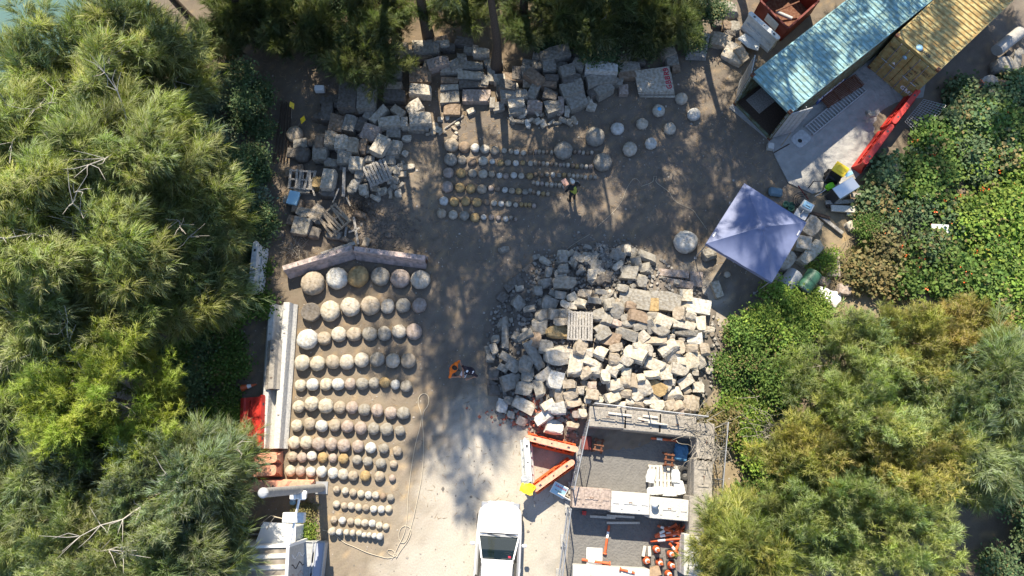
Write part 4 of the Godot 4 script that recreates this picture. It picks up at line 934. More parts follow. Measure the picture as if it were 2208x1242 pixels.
func build_domes():
	rng.seed = 77
	var upper := [
		[
	[-2.78, -14.47, 0.62, "t"], [-2.19, -14.40, 0.48, "b"], [-1.68, -14.37, 0.39, "w"], [-1.24, -14.33, 0.40, "p"], [-0.79, -14.25, 0.40, "t"], [-0.36, -14.25, 0.25, "p"], [-0.05, -14.22, 0.24, "t"],
	[0.21, -14.18, 0.25, "w"], [0.52, -14.15, 0.25, "p"], [0.85, -14.16, 0.20, "b"], [1.08, -14.18, 0.17, "k"], [1.25, -14.18, 0.16, "t"], [1.43, -14.17, 0.16, "t"], [1.59, -14.16, 0.16, "b"],
	[1.82, -14.16, 0.16, "p"], [2.88, -14.17, 0.15, "b"], [3.08, -14.18, 0.15, "k"], [3.26, -14.13, 0.16, "p"], [3.47, -14.12, 0.16, "b"], [3.65, -14.14, 0.16, "p"]],
		[
	[-2.80, -13.77, 0.57, "g"], [-2.29, -13.77, 0.41, "t"], [-1.82, -13.71, 0.37, "b"], [-1.32, -13.73, 0.41, "p"], [-0.90, -13.71, 0.25, "w"], [-0.52, -13.64, 0.27, "o"], [-0.19, -13.65, 0.29, "t"],
	[0.17, -13.62, 0.27, "w"], [0.49, -13.65, 0.22, "o"], [0.84, -13.61, 0.25, "p"], [1.07, -13.62, 0.18, "t"], [1.26, -13.62, 0.16, "b"], [1.42, -13.59, 0.17, "t"], [1.61, -13.57, 0.17, "p"],
	[1.81, -13.58, 0.16, "b"], [2.00, -13.56, 0.16, "t"], [2.20, -13.53, 0.16, "k"], [2.36, -13.53, 0.16, "g"], [2.55, -13.52, 0.18, "p"], [2.78, -13.47, 0.16, "b"], [2.96, -13.46, 0.17, "o"],
	[3.16, -13.46, 0.19, "g"], [3.38, -13.44, 0.17, "p"], [3.57, -13.44, 0.18, "k"]],
		[
	[-2.89, -13.13, 0.48, "k"], [-2.32, -13.13, 0.40, "o"], [-1.79, -13.12, 0.39, "g"], [-1.31, -13.09, 0.40, "p"], [-0.92, -13.08, 0.29, "t"], [-0.57, -13.02, 0.26, "w"], [-0.28, -12.99, 0.27, "k"],
	[0.08, -13.02, 0.29, "w"], [0.42, -13.00, 0.27, "p"], [0.81, -12.98, 0.29, "o"], [1.07, -13.05, 0.17, "b"], [1.35, -13.03, 0.19, "b"], [1.59, -13.05, 0.17, "g"], [1.86, -13.04, 0.18, "w"],
	[2.15, -13.03, 0.21, "g"], [2.37, -13.03, 0.17, "o"], [2.60, -13.02, 0.17, "t"], [2.79, -12.99, 0.17, "p"], [2.97, -12.99, 0.17, "p"], [3.14, -12.97, 0.16, "t"], [3.32, -12.93, 0.17, "p"],
	[3.56, -12.93, 0.17, "g"], [3.76, -12.93, 0.17, "g"]],
		[
	[-2.92, -12.44, 0.50, "k"], [-2.36, -12.42, 0.42, "o"], [-1.87, -12.37, 0.40, "o"], [-1.37, -12.34, 0.40, "t"], [-0.95, -12.39, 0.26, "k"], [-0.65, -12.37, 0.25, "b"], [-0.32, -12.32, 0.26, "w"],
	[-0.01, -12.27, 0.27, "t"], [0.30, -12.25, 0.29, "o"], [0.60, -12.21, 0.26, "g"], [0.82, -12.26, 0.19, "g"], [0.98, -12.20, 0.18, "b"], [1.19, -12.16, 0.18, "p"], [1.41, -12.13, 0.17, "o"],
	[1.61, -12.10, 0.17, "t"]],
		[
	[0.96, -12.65, 0.17, "t"], [1.15, -12.62, 0.18, "p"], [1.36, -12.61, 0.17, "k"], [1.58, -12.57, 0.18, "p"], [1.79, -12.55, 0.18, "p"], [1.97, -12.54, 0.17, "g"], [2.17, -12.53, 0.17, "p"],
	[2.36, -12.50, 0.17, "w"]],
		[
	[-3.06, -11.78, 0.40, "w"], [-2.59, -11.73, 0.39, "o"], [-2.07, -11.75, 0.40, "o"], [-1.58, -11.72, 0.39, "o"], [-1.13, -11.73, 0.26, "b"], [-0.81, -11.68, 0.26, "p"], [-0.49, -11.65, 0.26, "w"],
	[-0.16, -11.64, 0.27, "c"], [0.17, -11.60, 0.23, "p"], [0.42, -11.60, 0.18, "o"], [0.62, -11.59, 0.17, "o"], [0.79, -11.58, 0.17, "o"], [0.99, -11.54, 0.19, "k"]],
		[
	[-3.15, -11.18, 0.40, "t"], [-2.63, -11.12, 0.41, "p"], [-2.13, -11.07, 0.40, "g"], [-1.66, -10.99, 0.39, "o"], [-1.27, -11.01, 0.25, "w"], [-0.93, -11.01, 0.25, "k"], [-0.61, -10.99, 0.23, "k"],
	[-0.28, -10.94, 0.25, "w"], [-0.05, -10.97, 0.17, "g"], [0.17, -10.92, 0.14, "k"]]]
	var uname := ["row closest to the stacked blocks", "second row down from the stacked blocks", "third row down from the stacked blocks", "row ending short of the crouching person", "short row of pegs ending at the crouching person", "second last row of the shaded set", "last and shortest row of the shaded set"]
	for i in upper.size():
		for a in upper[i]:
			var d: float = a[2]
			var tone: String = TONE_WORD["gtpbkowdc".find(a[3])]
			var form := "peg" if d < 0.21 else ("ball" if d < 0.33 else "drum")
			var word := "small peg-shaped " if d < 0.21 else ("fist-size round " if d < 0.33 else "large domed ")
			dome(a, form, word + tone + " stone in the " + uname[i], "rounded stones laid out in the shaded set")
	var lower := [
		[
	[-8.64, -7.90, 0.98, "t"], [-7.62, -8.13, 0.91, "w"], [-6.69, -8.22, 0.85, "o"], [-5.74, -8.23, 0.78, "g"], [-4.88, -8.13, 0.81, "k"], [-3.98, -8.08, 0.80, "p"]],
		[
	[-8.65, -6.62, 0.79, "d"], [-7.81, -6.69, 0.81, "c"], [-6.96, -6.86, 0.80, "p"], [-6.10, -6.93, 0.79, "t"], [-5.37, -6.91, 0.59, "p"], [-4.70, -6.95, 0.59, "g"], [-4.00, -6.94, 0.60, "k"]],
		[
	[-8.71, -5.45, 0.82, "w"], [-8.01, -5.50, 0.57, "t"], [-7.40, -5.67, 0.61, "p"], [-6.74, -5.69, 0.59, "t"], [-6.07, -5.70, 0.59, "g"], [-5.46, -5.71, 0.58, "g"], [-4.84, -5.80, 0.57, "p"],
	[-4.19, -5.79, 0.64, "k"]],
		[
	[-8.85, -4.44, 0.62, "c"], [-8.21, -4.43, 0.62, "c"], [-7.57, -4.48, 0.59, "t"], [-6.97, -4.49, 0.59, "p"], [-6.34, -4.56, 0.59, "p"], [-5.69, -4.60, 0.61, "g"], [-5.03, -4.54, 0.59, "p"],
	[-4.38, -4.55, 0.61, "t"]],
		[
	[-8.87, -3.50, 0.49, "c"], [-8.36, -3.53, 0.49, "w"], [-7.80, -3.54, 0.49, "c"], [-7.29, -3.55, 0.49, "w"], [-6.78, -3.57, 0.47, "k"], [-6.28, -3.58, 0.48, "g"], [-5.79, -3.60, 0.46, "g"],
	[-5.34, -3.62, 0.42, "o"], [-4.90, -3.54, 0.39, "w"], [-4.44, -3.46, 0.48, "g"]],
		[
	[-8.88, -2.63, 0.50, "c"], [-8.33, -2.73, 0.59, "c"], [-7.72, -2.65, 0.59, "c"], [-7.17, -2.60, 0.49, "t"], [-6.65, -2.58, 0.49, "k"], [-6.14, -2.49, 0.50, "g"], [-5.59, -2.46, 0.50, "k"],
	[-5.03, -2.37, 0.49, "k"], [-4.52, -2.36, 0.50, "g"]],
		[
	[-8.90, -1.85, 0.48, "c"], [-8.38, -1.92, 0.48, "t"], [-7.87, -1.83, 0.48, "w"], [-7.33, -1.85, 0.48, "t"], [-6.79, -1.81, 0.50, "k"], [-6.24, -1.75, 0.50, "k"], [-5.71, -1.72, 0.48, "g"],
	[-5.17, -1.69, 0.51, "g"], [-4.63, -1.64, 0.41, "g"]],
		[
	[-8.95, -1.16, 0.49, "c"], [-8.45, -1.16, 0.49, "c"], [-7.93, -1.11, 0.52, "k"], [-7.42, -1.09, 0.49, "k"], [-6.90, -1.04, 0.52, "k"], [-6.32, -1.01, 0.49, "k"], [-5.80, -0.95, 0.43, "w"],
	[-5.27, -0.92, 0.40, "g"], [-4.70, -0.82, 0.39, "t"]],
		[
	[-8.99, -0.59, 0.39, "t"], [-8.60, -0.56, 0.39, "k"], [-8.19, -0.62, 0.39, "w"], [-7.75, -0.56, 0.40, "o"], [-7.34, -0.54, 0.36, "k"], [-6.90, -0.52, 0.41, "o"], [-6.34, -0.46, 0.39, "g"],
	[-5.90, -0.40, 0.39, "g"], [-5.37, -0.33, 0.40, "g"], [-4.85, -0.29, 0.31, "t"]],
		[
	[-9.02, -0.03, 0.43, "c"], [-8.62, -0.01, 0.39, "k"], [-8.20, 0.00, 0.39, "w"], [-7.76, 0.00, 0.43, "w"], [-7.29, 0.06, 0.43, "w"], [-6.87, 0.10, 0.42, "p"], [-6.46, 0.16, 0.41, "t"],
	[-5.96, 0.17, 0.41, "o"], [-5.40, 0.19, 0.41, "t"], [-4.88, 0.26, 0.27, "k"]],
		[
	[-7.12, 0.70, 0.29, "t"], [-6.76, 0.76, 0.29, "p"], [-6.44, 0.82, 0.31, "t"], [-6.12, 0.87, 0.29, "c"], [-5.82, 0.91, 0.28, "w"], [-5.52, 0.93, 0.28, "p"], [-5.22, 0.97, 0.26, "b"],
	[-4.91, 1.02, 0.28, "g"]],
		[
	[-7.09, 1.27, 0.28, "p"], [-6.77, 1.34, 0.28, "t"], [-6.48, 1.35, 0.28, "p"], [-6.19, 1.39, 0.29, "c"], [-5.89, 1.41, 0.27, "t"], [-5.58, 1.46, 0.28, "w"], [-5.27, 1.47, 0.28, "w"],
	[-4.97, 1.46, 0.28, "c"]],
		[
	[-7.15, 1.87, 0.28, "t"], [-6.81, 1.90, 0.28, "w"], [-6.48, 1.94, 0.28, "t"], [-6.18, 1.96, 0.28, "c"], [-5.90, 1.99, 0.28, "p"], [-5.61, 2.01, 0.27, "w"], [-5.32, 2.09, 0.27, "p"],
	[-5.05, 2.14, 0.25, "c"]],
		[
	[-7.17, 2.30, 0.28, "p"], [-6.88, 2.33, 0.23, "w"], [-6.60, 2.35, 0.23, "c"], [-6.35, 2.37, 0.23, "p"], [-6.09, 2.38, 0.23, "c"], [-5.89, 2.45, 0.20, "w"], [-5.69, 2.45, 0.20, "p"],
	[-5.49, 2.48, 0.20, "w"], [-5.26, 2.50, 0.24, "w"]]]
	var lname := ["row of the biggest stones beneath the pink barriers", "second row under the pink barriers", "third row under the pink barriers", "fourth row under the pink barriers", "fifth row under the pink barriers", "row starting halfway along the concrete beams", "row starting at the lower half of the beams", "row starting at the lower ends of the beams", "row starting beside the upper orange barrier", "row starting beside the middle orange barrier", "first of four rows of small stones", "second of four rows of small stones", "third of four rows of small stones", "last of four rows of small stones"]
	for i in lower.size():
		for a in lower[i]:
			var d: float = a[2]
			var tone: String = TONE_WORD["gtpbkowdc".find(a[3])]
			var form := "drum" if i < 3 else ("ball" if i < 13 else "peg")
			if i == 1 and a[3] == "d": form = "dish"
			var word := "large domed " if d > 0.5 else ("round " if d > 0.33 else "small round ")
			if form == "peg": word = "small peg-shaped "
			if form == "dish": word = "hollow dish-shaped "
			dome(a, form, word + tone + " stone in the " + lname[i], "rounded stones laid out below the pink barriers")
	var loose: Array = [
	[2.34, -14.19, 0.79, "g"], [3.82, -14.87, 0.84, "g"], [4.12, -13.62, 0.79, "g"], [5.38, -14.24, 0.62, "p"], [4.87, -15.32, 0.56, "w"], [6.01, -15.56, 0.52, "p"], [6.37, -14.58, 0.53, "w"],
	[7.28, -15.32, 0.54, "p"], [6.82, -16.24, 0.56, "p"], [8.44, -16.05, 0.56, "w"], [7.91, -16.86, 0.54, "p"], [7.64, -9.78, 0.95, "w"], [9.41, -8.34, 0.28, "p"], [-9.57, -14.02, 0.81, "d"],
	[-9.99, -15.01, 0.73, "t"]]
	var ln := ["big grey domed stone standing between the two ends of a peg row", "big grey domed stone standing alone above the peg rows", "big grey domed stone at the ends of the peg rows", "pear-shaped pale stone at the edge of the scattered white ones", "bluish white rounded stone beside the big lone grey dome", "pale rounded stone among the scattered white ones, by the leaf patch", "whitish rounded stone below the scattered group", "pale stone with concentric rings among the scattered ones", "pale rounded stone with a sky-blue painted patch on top", "whitish rounded stone on the container side of the scattered group", "pale rounded stone with a grey chip, by the slab stack", "large white domed stone with a metal fitting on top", "small pale round stone lying under the gazebo's shade", "big dark round stone behind the pallet stack", "mossy yellowish round stone behind the pallet stack"]
	for i in loose.size():
		var o := dome(loose[i], "ball" if i in [3, 12] else "drum", ln[i], "")
		if i == 8: part("paint_patch", lathe([Vector2(0.17, 0.565), Vector2(0.15, 0.595), Vector2(0.0, 0.61)], 12), mat("blue_paint", lin(0.10, 0.42, 0.75), 0.6), o)
		if i == 11:
			var st := tool_()
			bar_in(st, Vector3(-0.06, 0.60, -0.1), Vector3(0.26, 0.555, 0.12), 0.05, 0.03); box_in(st, turned(Vector3(0.0, 0.60, -0.06), 35), Vector3(0.16, 0.035, 0.06), 0.01)
			part("metal_fitting", done(st), M.steel, o)

# ---------------------------------------------------------------- made things: materials
func object_materials():
	var scuff := speckle(71, 0.015, 0.72, 1.0)
	var rusty := speckle(73, 0.012, 0.45, 1.0, Color(1.0, 0.72, 0.5))
	textured("white_wood", lin(0.58, 0.54, 0.47), speckle(57, 0.02, 0.7, 1.0), null, 1.3, 0.85)
	mat("steel", lin(0.42, 0.43, 0.44), 0.45, 0.7)
	mat("dark_steel", lin(0.06, 0.06, 0.065), 0.5, 0.3)
	mat("black", lin(0.015, 0.015, 0.017), 0.7)
	mat("rubber", lin(0.03, 0.03, 0.03), 0.85)
	mat("white_paint", lin(0.78, 0.78, 0.76), 0.5)
	mat("glossy_white", lin(0.80, 0.80, 0.80), 0.18).clearcoat_enabled = true
	textured("white_plastic", lin(0.66, 0.68, 0.68), scuff, null, 0.8, 0.55)
	textured("orange_plastic", lin(0.62, 0.12, 0.035), scuff, null, 0.8, 0.5)
	textured("sunlit_orange", lin(0.74, 0.34, 0.22), scuff, null, 0.8, 0.55)  # pale tone puts full sunlight into the orange plastic
	textured("red_plastic", lin(0.52, 0.035, 0.025), scuff, null, 0.8, 0.5)
	textured("pink_concrete", lin(0.50, 0.385, 0.355), speckle(75, 0.012, 0.5, 1.05, Color(0.95, 1, 1)), bumps(76, 0.05, 3.0), 0.7, 0.9)
	textured("pale_concrete", lin(0.52, 0.51, 0.48), speckle(77, 0.012, 0.82, 1.0), bumps(78, 0.05, 3.0), 0.7, 0.9)
	textured("blue_steel", lin(0.22, 0.42, 0.48), speckle(81, 0.02, 0.72, 1.0, Color(1.0, 0.9, 0.8)), null, 0.35, 0.5)
	textured("green_steel", lin(0.17, 0.24, 0.18), rusty, null, 0.35, 0.55)
	textured("yellow_steel", lin(0.40, 0.35, 0.16), speckle(82, 0.02, 0.68, 1.0, Color(1.0, 0.85, 0.7)), null, 0.35, 0.55)
	textured("red_steel", lin(0.20, 0.035, 0.025), rusty, null, 0.4, 0.6)
	textured("rust", lin(0.17, 0.085, 0.05), rusty, null, 1.0, 0.8)
	textured("grey_sheet", lin(0.40, 0.41, 0.41), scuff, null, 0.8, 0.5)
	textured("canopy", lin(0.15, 0.18, 0.31), speckle(79, 0.02, 0.9, 1.0), bumps(80, 0.006, 1.5), 0.5, 0.6, 0.6)
	textured("shed_white", lin(0.60, 0.57, 0.51), speckle(84, 0.008, 0.55, 1.0), null, 0.5, 0.7)
	textured("shed_dirt", lin(0.30, 0.26, 0.21), speckle(85, 0.012, 0.55, 1.0), null, 0.5, 0.85)
	mat("print_red", lin(0.42, 0.02, 0.05), 0.7)
	mat("print_white", lin(0.75, 0.75, 0.75), 0.6)
	mat("print_dark", lin(0.03, 0.03, 0.035), 0.7)
	mat("light_blue", lin(0.30, 0.52, 0.66), 0.5)
	mat("navy", lin(0.02, 0.06, 0.17), 0.6)
	mat("yellow", lin(0.85, 0.58, 0.02), 0.45)
	mat("lime", lin(0.20, 0.62, 0.02), 0.5)
	textured("green_drum", lin(0.05, 0.15, 0.09), scuff, null, 0.8, 0.5)
	mat("rope", lin(0.50, 0.44, 0.34), 0.9)
	var glass := mat("car_glass", Color(0.10, 0.16, 0.16, 0.35), 0.03)
	glass.transparency = BaseMaterial3D.TRANSPARENCY_ALPHA
	mat("cabin", lin(0.06, 0.065, 0.065), 0.8)
	textured("cardboard", lin(0.36, 0.26, 0.17), scuff, null, 1.0, 0.85)

# ---------------------------------------------------------------- pallets, planks
func pallet(label: String, at: Vector3, yaw: float, m: Material, opt := {}) -> Node3D:
	# slats run along local z on three bearers that run along x
	var w: float = opt.get("w", 1.1); var d: float = opt.get("d", 1.1); var n: int = opt.get("slats", 8)
	var o := thing("wooden_pallet", label, "pallet", at)
	o.transform = turned(at, yaw, opt.get("tx", 0.0), opt.get("tz", 0.0))
	var r := RandomNumberGenerator.new(); r.seed = int(at.x * 100) + 3
	for i in 3:
		part("bearer", box(Vector3(w, 0.09, 0.08), 0.006), m, o, Transform3D(Basis.IDENTITY, Vector3(0, -0.065, (i - 1) * (d * 0.5 - 0.05))))
	var sl := box(Vector3(w / n * 0.76, 0.02, d), 0.004)
	var miss: Array = opt.get("missing", [])
	for i in n:
		if i in miss: continue
		var x := (i + 0.5) * w / n - w * 0.5
		part("slat", sl, m, o, Transform3D(Basis(Vector3.UP, r.randf_range(-0.03, 0.03) * (6.0 if opt.get("broken", false) else 1.0)), Vector3(x, r.randf_range(-0.003, 0.012), r.randf_range(-0.02, 0.02))))
	for i in 5:
		part("base_board", box(Vector3(0.09, 0.02, d), 0.004), m, o, Transform3D(Basis.IDENTITY, Vector3((i - 2) * w * 0.22, -0.12, 0)))
	return o

func plank(label: String, a: Vector3, b: Vector3, wide: float, m: Material, thick := 0.04, called := "loose_plank", group := "") -> MeshInstance3D:
	var mid := (a + b) * 0.5
	return single(called, bar(a - mid, b - mid, wide, thick, 0.006), m, label, "plank", Transform3D(Basis.IDENTITY, mid), group)

func build_timber():
	pallet("grey slatted pallet lying on the stones beside the bare earth", Vector3(-6.02, 0.60, -12.94), -24, M.timber_grey, {"tx": -6.0, "slats": 7})
	pallet("broken tan pallet with gaps between its slats", Vector3(-7.84, 0.55, -10.73), -42, M.timber, {"tx": 5.0, "tz": 4.0, "broken": true, "slats": 9, "missing": [5]})
	pallet("dark broken pallet half under the stones", Vector3(-9.44, 0.40, -12.68), 4, M.timber_grey, {"w": 1.2, "d": 0.9, "tx": 8.0, "broken": true, "missing": [1, 4]})
	pallet("grey slatted pallet lying on the rubble heap", Vector3(2.79, 1.50, -5.77), 3, M.timber_grey, {"w": 1.05, "d": 1.2, "slats": 9})
	pallet("pallet under white sacks inside the compound", Vector3(6.13, 0.16, 0.35), 3, M.white_wood, {"w": 1.2, "d": 1.2, "slats": 8})
	var loose := [
		["grey plank standing among the pallet stones", Vector3(-7.53, 0.50, -13.22), Vector3(-7.53, 0.35, -11.88), 0.14], ["dark splintered plank beside the upright one", Vector3(-6.91, 0.40, -12.97), Vector3(-7.10, 0.25, -12.14), 0.12],
		["long grey plank pointing at the pink barriers", Vector3(-7.05, 0.20, -10.98), Vector3(-6.78, 0.20, -9.69), 0.11], ["short broken plank under the broken tan pallet", Vector3(-7.35, 0.15, -10.54), Vector3(-7.41, 0.15, -9.92), 0.1],
		["grey plank lying across the broken tan pallet's end", Vector3(-7.24, 0.20, -10.25), Vector3(-6.75, 0.20, -10.46), 0.09], ["pale plank resting behind the slanted pink barrier", Vector3(-8.28, 0.60, -9.12), Vector3(-6.82, 0.60, -9.63), 0.16], ["thin stick leaning in the pallet rubble", Vector3(-7.97, 0.40, -11.58), Vector3(-7.74, 0.40, -12.25), 0.06],
		["dark plank at the edge of the dark pallet", Vector3(-9.06, 0.30, -12.58), Vector3(-8.82, 0.30, -11.94), 0.08], ["splintered lath between pallet and boulder", Vector3(-7.43, 0.20, -11.91), Vector3(-7.21, 0.20, -11.48), 0.06], ["thin lath on earth where the block row turns", Vector3(-3.16, 0.05, -15.33), Vector3(-2.25, 0.05, -16.03), 0.05]]
	for q in loose: plank(q[0], q[1], q[2], q[3], M.timber_grey)
	# boards beside the tool corner
	var z := [
		["grey sleeper at the metal cabinet's foot", Vector3(15.23, 0.20, -12.01), Vector3(16.06, 0.20, -11.94), 0.2, "timber_grey"], ["weathered grey board with a brown end", Vector3(14.05, 0.15, -11.67), Vector3(15.45, 0.15, -11.74), 0.18, "timber_grey"],
		["widest pale board by the tool corner", Vector3(14.24, 0.22, -11.38), Vector3(15.63, 0.22, -11.29), 0.3, "white_wood"], ["narrow pale board under the widest pale one", Vector3(14.96, 0.12, -11.15), Vector3(15.78, 0.12, -11.06), 0.12, "white_wood"],
		["long slanting sleeper running into the dry grass", Vector3(13.71, 0.12, -11.09), Vector3(14.67, 0.12, -10.23), 0.16, "timber_grey"], ["dark board crossing the slanting sleeper", Vector3(13.29, 0.20, -11.19), Vector3(14.15, 0.20, -10.92), 0.14, "timber_dark"], ["short dark board beside the pale ones", Vector3(14.11, 0.08, -11.52), Vector3(15.10, 0.08, -11.48), 0.12, "timber_dark"]]
	for q in z: plank(q[0], q[1], q[2], q[3], M[q[4]], 0.09)
	# sticks by the open container
	plank("brown stick leaning beside the open container door", Vector3(12.34, 0.10, -14.46), Vector3(12.61, 0.70, -14.84), 0.05, M.timber)
	plank("dark stick lying by the rounded metal plate", Vector3(12.00, 0.05, -14.15), Vector3(12.76, 0.05, -14.59), 0.05, M.timber_dark)
	# laths inside the compound
	for q in [["white fence board on the compound's back wall", Vector3(3.85, 1.27, -2.27), Vector3(4.78, 1.27, -2.16)], ["upper white board on the back wall's middle block", Vector3(5.22, 1.27, -2.16), Vector3(5.83, 1.27, -2.09)], ["lower white board on the back wall's middle block", Vector3(5.01, 1.27, -2.06), Vector3(5.76, 1.27, -1.91)], ["longest white board crossing two back wall blocks", Vector3(5.43, 1.30, -1.90), Vector3(6.18, 1.30, -1.79)], ["grey rail in the shade of the middle blocks", Vector3(3.80, 0.15, 1.71), Vector3(4.91, 0.15, 1.77)], ["pale rail lying under the middle blocks", Vector3(3.80, 0.10, 1.99), Vector3(5.12, 0.10, 1.99)], ["short pale board in the shade of the middle blocks", Vector3(3.13, 0.12, 1.74), Vector3(4.15, 0.12, 1.80)]]:
		plank(q[0], q[1], q[2], 0.09, M.white_wood, 0.04)

# ---------------------------------------------------------------- barriers
func plastic_barrier(label: String, a: Vector3, b: Vector3, m: Material, opt := {}) -> Node3D:
	# water-filled road barrier: flared skirt, upright neck, rounded top rail with filler holes
	var l := a.distance_to(b)
	var o := thing("plastic_barrier", label, "barrier", (a + b) * 0.5)
	var dir := (b - a).normalized()
	var bs := look_basis(dir)                       # local z runs along the barrier
	var lying: float = opt.get("roll", 0.0)
	o.transform = Transform3D(bs * Basis(Vector3.BACK, deg_to_rad(lying)), (a + b) * 0.5 + Vector3(0, opt.get("lift", 0.0), 0))
	var st := tool_()
	var prof := PackedVector2Array([Vector2(-0.25, 0), Vector2(-0.25, 0.16), Vector2(-0.2, 0.24), Vector2(-0.11, 0.55), Vector2(-0.085, 0.86), Vector2(0.085, 0.86), Vector2(0.11, 0.55), Vector2(0.2, 0.24), Vector2(0.25, 0.16), Vector2(0.25, 0)])
	prism_in(st, prof, Transform3D.IDENTITY, l * 0.93)
	part("body", done(st), m, o)
	var rs := tool_()      # rounded rail on top
	var rr: float = opt.get("rail_w", 0.115)
	var poly := PackedVector2Array()
	for k in 9: poly.append(Vector2(cos(PI * k / 8.0) * rr, l * 0.5 - 0.115 + sin(PI * k / 8.0) * 0.115))
	for k in 9: poly.append(Vector2(-cos(PI * k / 8.0) * rr, -l * 0.5 + 0.115 - sin(PI * k / 8.0) * 0.115))
	prism_in(rs, poly, Transform3D(Basis(Vector3.RIGHT, PI / 2), Vector3(0, 0.92, 0)), 0.12)
	part("top_rail", done(rs), opt.get("rail", m), o)
	for s in [-0.32, 0.0, 0.32]:
		if s == 0.0: part("filler_hole", lathe([Vector2(0.035, 0.972), Vector2(0.035, 0.984), Vector2(0.0, 0.984)], 10), M.dark_steel, o, Transform3D(Basis.IDENTITY, Vector3(0, 0, 0)))
		else: part("lifting_slot", box(Vector3(0.09, 0.012, 0.11), 0.0), M.dark_steel, o, Transform3D(Basis.IDENTITY, Vector3(0, 0.978, s * l)))
	for s in [-1.0, 1.0]:
		for k in 5:        # ribbed panels on both faces
			var z := (k - 2) * l * 0.17
			var pb := Basis(Vector3.BACK, s * deg_to_rad(-16.0))
			part("rib_panel", box(Vector3(0.02, 0.26, l * 0.13), 0.008), m, o, Transform3D(pb, Vector3(s * 0.155, 0.40, z)))
	if rr > 0.15:
		for k in 4: part("top_rib", box(Vector3(rr * 1.7, 0.02, 0.05), 0.008), m, o, Transform3D(Basis.IDENTITY, Vector3(0, 0.985, (k - 1.5) * l * 0.2)))
	if opt.has("text"):
		var sd: float = opt.get("text_side", 1.0)
		lettering(opt.text, 0.17, opt.get("ink", M.print_dark), o, Transform3D(Basis(Vector3.UP, sd * PI / 2) * Basis(Vector3.RIGHT, -0.06), Vector3(sd * 0.122, 0.70, 0)))
	return o

func concrete_barrier(label: String, a: Vector3, b: Vector3, m: Material, high := 0.8, opt := {}) -> Node3D:
	var l := a.distance_to(b)
	var o := thing("concrete_barrier", label, "barrier", (a + b) * 0.5)
	o.transform = Transform3D(look_basis((b - a).normalized()) * Basis(Vector3.BACK, deg_to_rad(opt.get("roll", 0.0))), (a + b) * 0.5)
	var w: float = opt.get("wide", 0.3)
	var prof := PackedVector2Array([Vector2(-w, 0), Vector2(-w, 0.08), Vector2(-w * 0.62, high * 0.42), Vector2(-w * 0.40, high - 0.03), Vector2(-w * 0.34, high), Vector2(w * 0.34, high), Vector2(w * 0.40, high - 0.03), Vector2(w * 0.62, high * 0.42), Vector2(w, 0.08), Vector2(w, 0)])
	part("body", prism(prof, l), m, o)
	for s in [-1.0, 1.0]:
		part("joint_plate", box(Vector3(w * 0.5, high * 0.5, 0.02), 0.005), M.rust, o, Transform3D(Basis.IDENTITY, Vector3(0, high * 0.4, s * (l * 0.5 + 0.012))))
		part("lifting_eye", tube([Vector3(-0.05, high - 0.01, s * l * 0.28), Vector3(0, high + 0.05, s * l * 0.28), Vector3(0.05, high - 0.01, s * l * 0.28)], [0.012], 5), M.rust, o)
	return o

